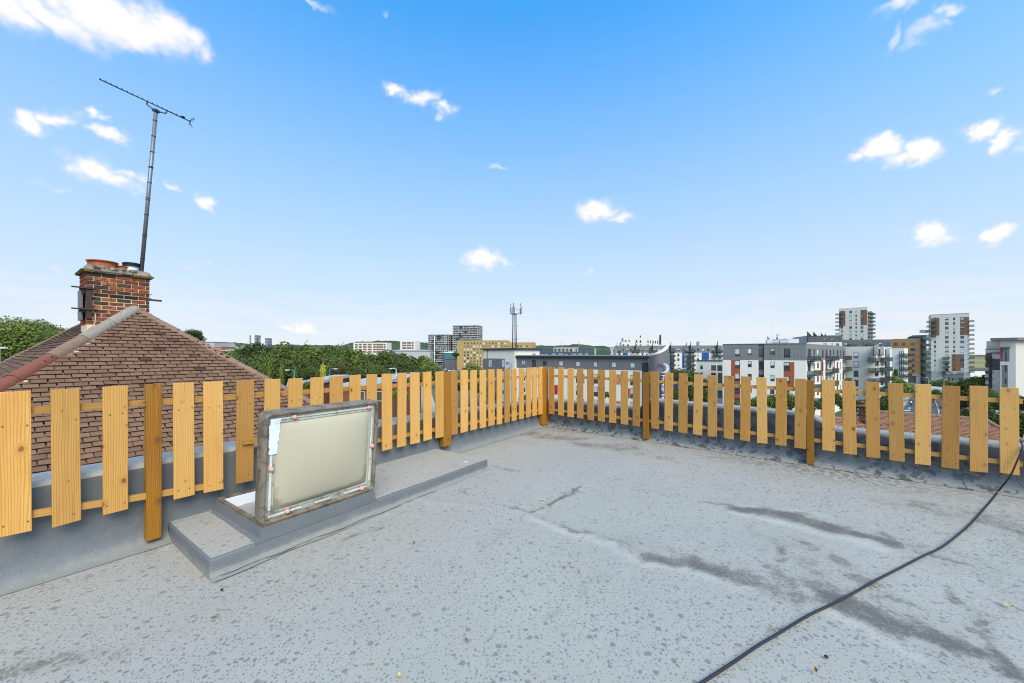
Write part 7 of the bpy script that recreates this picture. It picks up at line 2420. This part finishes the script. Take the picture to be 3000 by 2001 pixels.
MB().box(a0-cm_*.66-cu_*.05+Vector((0, 0, ztc-a0.z)), cu_*(cwid+.1), cm_*.72, (0, 0, .07)).build('capping', M['hip_brown'], chm)
MB().lathe(a0+cu_*cwid*.5-cm_*.3+Vector((0, 0, ztc-a0.z+.06)), [(.17, 0), (.16, .12), (.19, .16), (.19, .22), (.14, .22), (.13, .0)], 14).build('chimney_pot', M['terracotta'], chm, smooth=True, angle=40)

# ------------------------------------------------------------------ sheds and the red-signed building behind the left fence
M['signred'] = simple('red_sign', (.50, .02, .03), .5)
M['shed_roof'] = simple('pale_grey_sheet_roof', (.40, .40, .40), .7, var=.15, scale=1)
o1, f1, z1 = shed_box(885, 925, 1127, 1160, 48, 'redbrick', 'shed_roof', 'low building with pale sloping roof left of the golden shrub', 9, .35, 'yard_shed')
o2, f2, z2 = shed_box(1000, 1098, 1135, 1180, 50, 'redbrick', 'shed_roof', 'wide pale-roofed brick shed behind the hatch', 10, .3, 'yard_shed')
for k in range(4):
    r = (1.2+k*1.15, 2.0+k*1.15, z2-1.8, z2-.5)
    window(f2, r, o2, d=.22, fm='frame_w', gl='glass')
o3, f3, z3 = shed_box(1098, 1170, 1122, 1190, 62, 'redbrick', 'shed_roof', 'brick building with red and white sign band behind the pickets', 9, .6, 'yard_shed')
r = R_(f3, 1099, 1123, 1169, 1137)
MB().box(f3.w(r[0], .02, r[2]), f3.u*(r[1]-r[0]), f3.m*.08, (0, 0, r[3]-r[2])).build('sign_band', M['signred'], o3)
for q in ((1106, 1121, 1112, 1126), (1150, 1124, 1161, 1129)):
    r = R_(f3, *q); MB().box(f3.w(r[0], .11, r[2]), f3.u*(r[1]-r[0]), f3.m*.03, (0, 0, r[3]-r[2])).build('white_sign_panel', M['signwhite'], o3)
for q in ((1150, 1160, 1154, 1172), (1157, 1148, 1164, 1162), (1113, 1157, 1119, 1160)):
    r = R_(f3, *q); window(f3, r, o3, d=.14, fm='frame_w', gl='glass_g')
M['timberfence'] = simple('weathered_timber_fence', (.12, .085, .065), .9, var=.3, scale=3)
fr_ = face(1155, 78, 1235, 80)
fo = thing('timber_fence', 'weathered brown board fence behind the sheds', 'fence', fr_.w(fr_.L/2, 0, GZ))
zt_ = fr_.z_at(1190, 1089)
n = 26
for k in range(n):
    MB().box(fr_.w(fr_.L*k/n+.01, 0, GZ), fr_.u*(fr_.L/n-.03), -fr_.m*.03, (0, 0, zt_-GZ+random.uniform(-.05, .05))).build('board', M['timberfence'], fo)

# ------------------------------------------------------------------ street lamps
def lamp_head(side, mat):
    def h(o, p, Y):
        MB().tube([p, p+Vector((side*.35, 0, .12)), p+Vector((side*.8, 0, .10))], .045, 6).build('arm', M[mat], o)
        MB().cbox(p+Vector((side*.95, 0, .08)), .55, .22, .12).build('lamp_head', M['white_metal'], o)
    return h
M['tealpole'] = simple('teal_pole', (.06, .24, .27), .5)
light_pole(862, 1086, 52, lamp_head(-1, 'tealpole'), 'teal street lamp above the pickets behind the hatch', 'street_lamp', 'tealpole', -13.2, .09)
light_pole(966, 1082, 60, lamp_head(1, 'tealpole'), 'thin street lamp right of the golden shrub', 'street_lamp', 'tealpole', -14, .07)
light_pole(1160.5, 1081, 68, lamp_head(-1, 'white_metal'), 'white street lamp above the red-signed building', 'street_lamp', 'white_metal', -14.8, .09)
light_pole(2721, 1107, 150, lamp_head(-1, 'steel_lt'), 'slim street lamp left of the tower forecourt', 'street_lamp', 'steel_lt', GZ, .08)
light_pole(2765.5, 1113, 150, lamp_head(1, 'steel_lt'), 'slim street lamp in front of the tower entrance', 'street_lamp', 'steel_lt', GZ, .08)
light_pole(2017, 1137, 95, lamp_head(1, 'steel_lt'), 'street lamp behind the fence left of the cream block', 'street_lamp', 'steel_lt', GZ, .08)
# parasol-like canopies at the tower entrance
for k, px in enumerate((2776, 2795)):
    b = P(px, 1094, 222); o = thing('entrance_lamp', ['white saucer-topped lamp, left of two at the tower entrance', 'white saucer-topped lamp, right of two at the tower entrance'][k], 'lamp post', (b.x, b.y, GZ))
    MB().tube([(b.x, b.y, GZ), (b.x, b.y, b.z)], .08, 6).build('pole', M['steel_lt'], o)
    MB().lathe((b.x, b.y, b.z), [(.1, 0), (1.0, .15), (.9, .3), (.05, .35)], 12).build('shade', M['white_metal'], o)

# ------------------------------------------------------------------ cranes
def crane(px0, y0, px1, y1, Y, label, mat='white_metal', r=.5, base=None):
    a, b = P(px0, y0, Y), P(px1, y1, Y)
    o = thing('crane', label, 'crane', (a.x, a.y, GZ))
    mb = MB()
    MB().tube([(a.x, Y, GZ), a], r*1.1, 6).build('tower', M[mat], o)
    d = b-a; n = 8; side = Vector((-d.z, 0, d.x)).normalized()*r
    for s_ in (-1, 1):
        MB().tube([a+side*s_, b+side*s_*.4], r*.3, 5).build('jib_chord', M[mat], o)
    for k in range(n):
        p = a+d*(k/n); q = a+d*((k+1)/n)
        mb.tube([p+side*(1 if k % 2 else -1), q+side*(-1 if k % 2 else 1)*.8], r*.22, 4)
    mb.build('jib_lacing', M[mat], o)
crane(1798, 1044, 1782, 1003, 420, 'white crane jib leaning left, left of the blue-panelled block', r=.8)
crane(1789, 1044, 1801, 1004, 425, 'white crane jib leaning right, crossing the other one', r=.7)
crane(893, 1006, 904, 995, 900, 'small dark crane jib on the skyline above the tree belt', 'steel_dk', .7)
crane(1001, 1010, 1007, 1003, 900, 'tiny dark crane jib on the skyline left of the long white block', 'steel_dk', .7)
crane(1250, 1006, 1247, 1001, 800, 'tiny crane jib left of the shorter grey tower', 'steel_dk', .6)

# ------------------------------------------------------------------ cars
CARCOL = {'white': (.78, .76, .73), 'silver': (.42, .42, .42), 'black': (.02, .02, .022), 'red': (.40, .03, .03), 'blue': (.03, .08, .25), 'dark grey': (.09, .09, .095)}
for k, v in CARCOL.items():
    M['car_'+k] = simple('car_paint_'+k.replace(' ', '_'), v, .25, .1, var=.02, spec=.6)
M['tyre'] = simple('tyre_rubber', (.02, .02, .02), .8)
M['tail'] = simple('red_lens', (.35, .02, .02), .3); M['headl'] = simple('clear_lens', (.7, .7, .7), .15)
def car_proto():
    out = {}
    prof = [(-2.1, .32), (-2.15, .62), (-2.05, .92), (-1.55, .98), (-1.1, 1.38), (-.5, 1.47), (.4, 1.43), (1.05, 1.0), (1.85, .88), (2.1, .66), (2.1, .32)]
    mb = MB(); rows = []
    for y, ins in ((-.84, .08), (-.86, 0), (.86, 0), (.84, .08)):
        rows.append([(x*(1-ins*.05), y*(1-.16*max(0, z-.95)/.5), z-ins*.2*(z > 1)) for x, z in prof])
    mb.grid(rows)
    i = len(mb.v)
    mb.poly([(x, -.84*(1-.16*max(0, z-.95)/.5), z) for x, z in prof]); mb.poly([(x, .84*(1-.16*max(0, z-.95)/.5), z) for x, z in prof][::-1])
    out['body'] = mb.mesh('body', None, smooth=True, angle=30)
    mb = MB()
    for y in (-1, 1):
        mb.poly([(x, y*(.865-.155*(z-.95)/.5), z) for x, z in ((-1.42, 1.0), (-1.05, 1.32), (-.5, 1.40), (.35, 1.37), (.95, 1.0))][::y])
    mb.poly([(1.08, -.7, 1.01), (1.08, .7, 1.01), (.45, .62, 1.425), (.45, -.62, 1.425)]); mb.poly([(-1.58, .7, 1.0), (-1.58, -.7, 1.0), (-1.13, -.62, 1.385), (-1.13, .62, 1.385)])
    out['window'] = mb.mesh('window', M['glass'])
    mb = MB().tube([(0, -.1, 0), (0, .1, 0)], .32, 14)
    out['wheel'] = mb.mesh('wheel', M['tyre'])
    out['tail'] = MB().box((-2.17, -.3, .66), (.04, 0, 0), (0, .28, 0), (0, 0, .16)).mesh('tail_light', M['tail'])
    out['head'] = MB().box((2.06, -.3, .62), (.05, 0, 0), (0, .3, 0), (0, 0, .14)).mesh('headlight', M['headl'])
    return out
CP = car_proto()
CB = {}
for k in CARCOL:
    m2 = CP['body'].copy(); m2.materials.clear(); m2.materials.append(M['car_'+k]); CB[k] = m2
def car(loc, rz, col, label, group=None, detail=True):
    o = thing('parked_car', label, 'car', loc, group, rz)
    inst('body', CB[col], o, (0, 0, 0)); inst('window', CP['window'], o, (0, 0, .004))
    for x in (-1.3, 1.32):
        for y in (-.78, .78):
            inst('wheel', CP['wheel'], o, (x, y, .32))
    if detail:
        for y in (-.5, .78):
            inst('tail_light', CP['tail'], o, (0, y, 0)); inst('headlight', CP['head'], o, (0, y, 0))
    return o
cl = ['white', 'silver', 'white', 'black', 'white', 'red', 'silver', 'white', 'dark grey', 'blue', 'white']
k = 0
for row, (y_, x0_, x1_) in enumerate(((1071.5, 1308, 1348), (1075, 1306, 1350), (1079, 1304, 1350), (1083.5, 1302, 1352), (1088, 1304, 1345))):
    a, b = gp(x0_, y_, .06), gp(x1_, y_, .06)
    n = max(3, int((b-a).length/2.6))
    for j in range(n):
        p = a+(b-a)*((j+.5)/n)
        c_ = cl[(k*7+row*3) % len(cl)]; k += 1
        car(p, math.pi/2+random.choice((0, math.pi)), c_, f'{c_} car, {ORD[j]} from the left in the {["back", "second", "middle", "fourth", "front"][row]} row of distant car park', f'{c_} cars in the distant car park', False)
for j, x_ in enumerate((1397, 1403, 1410)):
    car(gp(x_, 1078, .05), math.pi/2, ('silver', 'white', 'dark grey')[j], ('silver', 'white', 'dark grey')[j]+' car parked left of the hotel stair tower', None, False)
for j, (x_, y_, c_) in enumerate(((2052, 1178, 'white'), (2068, 1174, 'silver'), (2056, 1168, 'dark grey'), (2104, 1172, 'black'), (2108, 1180, 'silver'), (2100, 1164, 'black'))):
    Y = [96, 100, 108, 104, 98, 112][j]
    p = Vector(((x_-1500)/F*Y, Y, GZ+.03))
    car(p, .3+.1*j, c_, c_+' car '+['nearest under the shaded trees', 'second under the shaded trees', 'third under the shaded trees', 'parked at the glazed corner of the cream block', 'nearest the glazed corner of the cream block', 'behind the car at the glazed corner'][j])
p = P(1978, 1112, 100)
shed_box(1972, 1986, 1113, 1122, 110, 'blueclad', 'blueclad', 'blue container behind the pickets right of the name sign', 4, 0, 'container')

# ------------------------------------------------------------------ cyclist
M['shirt'] = simple('white_shirt', (.72, .72, .74), .8); M['trousers'] = simple('dark_trousers', (.03, .03, .04), .9); M['skin'] = simple('skin', (.42, .25, .17), .6); M['hair'] = simple('dark_hair', (.03, .02, .015), .8)
def cyclist(p):
    bike = thing('bicycle', 'dark bicycle ridden along the far road', 'bicycle', p)
    th = math.radians(70); f = Vector((math.cos(th), math.sin(th), 0)); s_ = Vector((-f.y, f.x, 0))
    for d in (-.52, .52):
        c = p+f*d+Vector((0, 0, .34))
        MB().tube([c+f*(.33*math.cos(a))+Vector((0, 0, .33*math.sin(a))) for a in np.linspace(0, 2*math.pi, 17)], .022, 5).build('wheel', M['tyre'], bike)
    mb = MB()
    bb = p+Vector((0, 0, .3)); seat = p-f*.18+Vector((0, 0, .85)); head = p+f*.38+Vector((0, 0, .85))
    for a, b in ((bb, seat), (bb, head), (seat, head), (p-f*.52+Vector((0, 0, .34)), seat), (p-f*.52+Vector((0, 0, .34)), bb), (p+f*.52+Vector((0, 0, .34)), head+Vector((0, 0, .12)))):
        mb.tube([a, b], .022, 5)
    mb.build('frame', M['steel_dk'], bike)
    MB().tube([head+Vector((0, 0, .14))-s_*.26, head+Vector((0, 0, .14))+s_*.26], .018, 5).build('handlebar', M['steel_dk'], bike)
    MB().cbox(seat+Vector((0, 0, .05)), .26, .14, .06, th).build('saddle', M['tyre'], bike)
    per = thing('person', 'person in a white top cycling away along the far road', 'person', p+Vector((0, 0, .9)))
    # one continuous body: skin modifier over a posed skeleton
    J = {'pel': seat+Vector((0, 0, .16)), 'waist': seat+f*.10+Vector((0, 0, .36)), 'chest': seat+f*.28+Vector((0, 0, .60)), 'neck': seat+f*.36+Vector((0, 0, .76)), 'head': seat+f*.42+Vector((0, 0, .93)), 'top': seat+f*.43+Vector((0, 0, 1.06))}
    for sd, sg in (('l', 1), ('r', -1)):
        J['sh'+sd] = J['chest']+s_*(.19*sg)+Vector((0, 0, .10)); J['el'+sd] = J['chest']+s_*(.27*sg)+f*.10-Vector((0, 0, .14)); J['ha'+sd] = head+Vector((0, 0, .17))+s_*(.22*sg)
        J['hip'+sd] = J['pel']+s_*(.10*sg); J['kn'+sd] = J['pel']+s_*(.12*sg)+f*(.36 if sg > 0 else .28)-Vector((0, 0, .22 if sg > 0 else .38)); J['an'+sd] = bb+s_*(.11*sg)+f*(.02)+Vector((0, 0, .12*sg)); J['to'+sd] = J['an'+sd]+f*.16-Vector((0, 0, .03))
    rad = {'pel': .15, 'waist': .14, 'chest': .165, 'neck': .065, 'head': .10, 'top': .06, 'sh': .075, 'el': .05, 'ha': .04, 'hip': .10, 'kn': .07, 'an': .045, 'to': .035}
    names = list(J); ix = {n_: i for i, n_ in enumerate(names)}
    ed = [('pel', 'waist'), ('waist', 'chest'), ('chest', 'neck'), ('neck', 'head'), ('head', 'top')]
    for sd in 'lr':
        ed += [('chest', 'sh'+sd), ('sh'+sd, 'el'+sd), ('el'+sd, 'ha'+sd), ('pel', 'hip'+sd), ('hip'+sd, 'kn'+sd), ('kn'+sd, 'an'+sd), ('an'+sd, 'to'+sd)]
    off = root_off(per)
    me = bpy.data.meshes.new('body'); me.from_pydata([tuple(J[n_]-off) for n_ in names], [(ix[a], ix[b]) for a, b in ed], [])
    o = bpy.data.objects.new('body', me); COL.objects.link(o); o.parent = per
    md = o.modifiers.new('skin', 'SKIN'); md2 = o.modifiers.new('sub', 'SUBSURF'); md2.levels = 1; md2.render_levels = 1
    for n_, i in ix.items():
        r = rad.get(n_, rad.get(n_[:-1], .06))
        me.skin_vertices[0].data[i].radius = (r, r)
        me.skin_vertices[0].data[i].use_root = (n_ == 'pel')
    dg = bpy.context.evaluated_depsgraph_get()
    m2 = bpy.data.meshes.new_from_object(o.evaluated_get(dg))
    o.modifiers.clear(); o.data = m2
    m2.materials.clear()
    for m_ in ('shirt', 'trousers', 'skin', 'hair'):
        m2.materials.append(M[m_])
    zs = [v.co.z for v in m2.vertices]
    pz = (J['pel']-off).z+.08; nz_ = (J['neck']-off).z; hz2 = (J['head']-off).z+.02
    hands = [J['hal']-off, J['har']-off]
    for pg in m2.polygons:
        c = pg.center
        pg.use_smooth = True
        if c.z > nz_:
            pg.material_index = 3 if (c.z > hz2 or (c-(J['head']-off)).dot(f) < 0) else 2
        elif c.z < pz or (c.z < pz+.05 and True):
            pg.material_index = 1
        else:
            pg.material_index = 0
        if min((c-h).length for h in hands) < .2:
            pg.material_index = 2
    return per
cyclist(gp(2669, 1191, .10))

# ------------------------------------------------------------------ aerials and chimney beyond the far-left roof slope
hb = P(52, 1082, 24)
ho = thing('distant_chimney', 'small red chimney with two lattice aerials beyond the left roof slope', 'chimney', (hb.x, hb.y, hb.z-1.2))
MB().cbox((hb.x, hb.y, hb.z-.65), .42, .42, 1.15).build('stack', M['brick'], ho)
MB().lathe((hb.x, hb.y, hb.z-.08), [(.13, 0), (.12, .14), (.15, .18), (.15, .22), (.1, .22)], 12).build('chimney_pot', M['terracotta'], ho)
for (px, yt, dx) in ((50, 1046, 0), (80, 1053, .1)):
    b = P(px, yt, 24)
    MB().tube([(b.x, 24, hb.z-.9), (b.x, 24, b.z)], .03, 6).build('mast', M['steel_lt'], ho)
    MB().tube([(b.x-.32, 24, b.z-.06), (b.x+.45, 24, b.z-.06)], .018, 5).build('boom', M['steel_lt'], ho)
    for k in range(7):
        x = b.x-.3+k*.115
        MB().tube([(x, 23.9, b.z-.22 if k % 2 else b.z-.12), (x, 23.9, b.z+.14)], .012, 4).build('element', M['steel_lt'], ho)
hb = P(6, 1060, 22)
ho = thing('lamp_post', 'street lamp at the far left edge before the trees', 'lamp post', (hb.x, hb.y, -9.6))
MB().tube([(hb.x-.15, 22, -9.6), (hb.x-.15, 22, P(0, 1020, 22).z)], .05, 6).build('pole', M['steel_lt'], ho)
MB().cbox((hb.x, 22, P(0, 1019, 22).z), .5, .15, .08).build('lamp_head', M['white_metal'], ho)
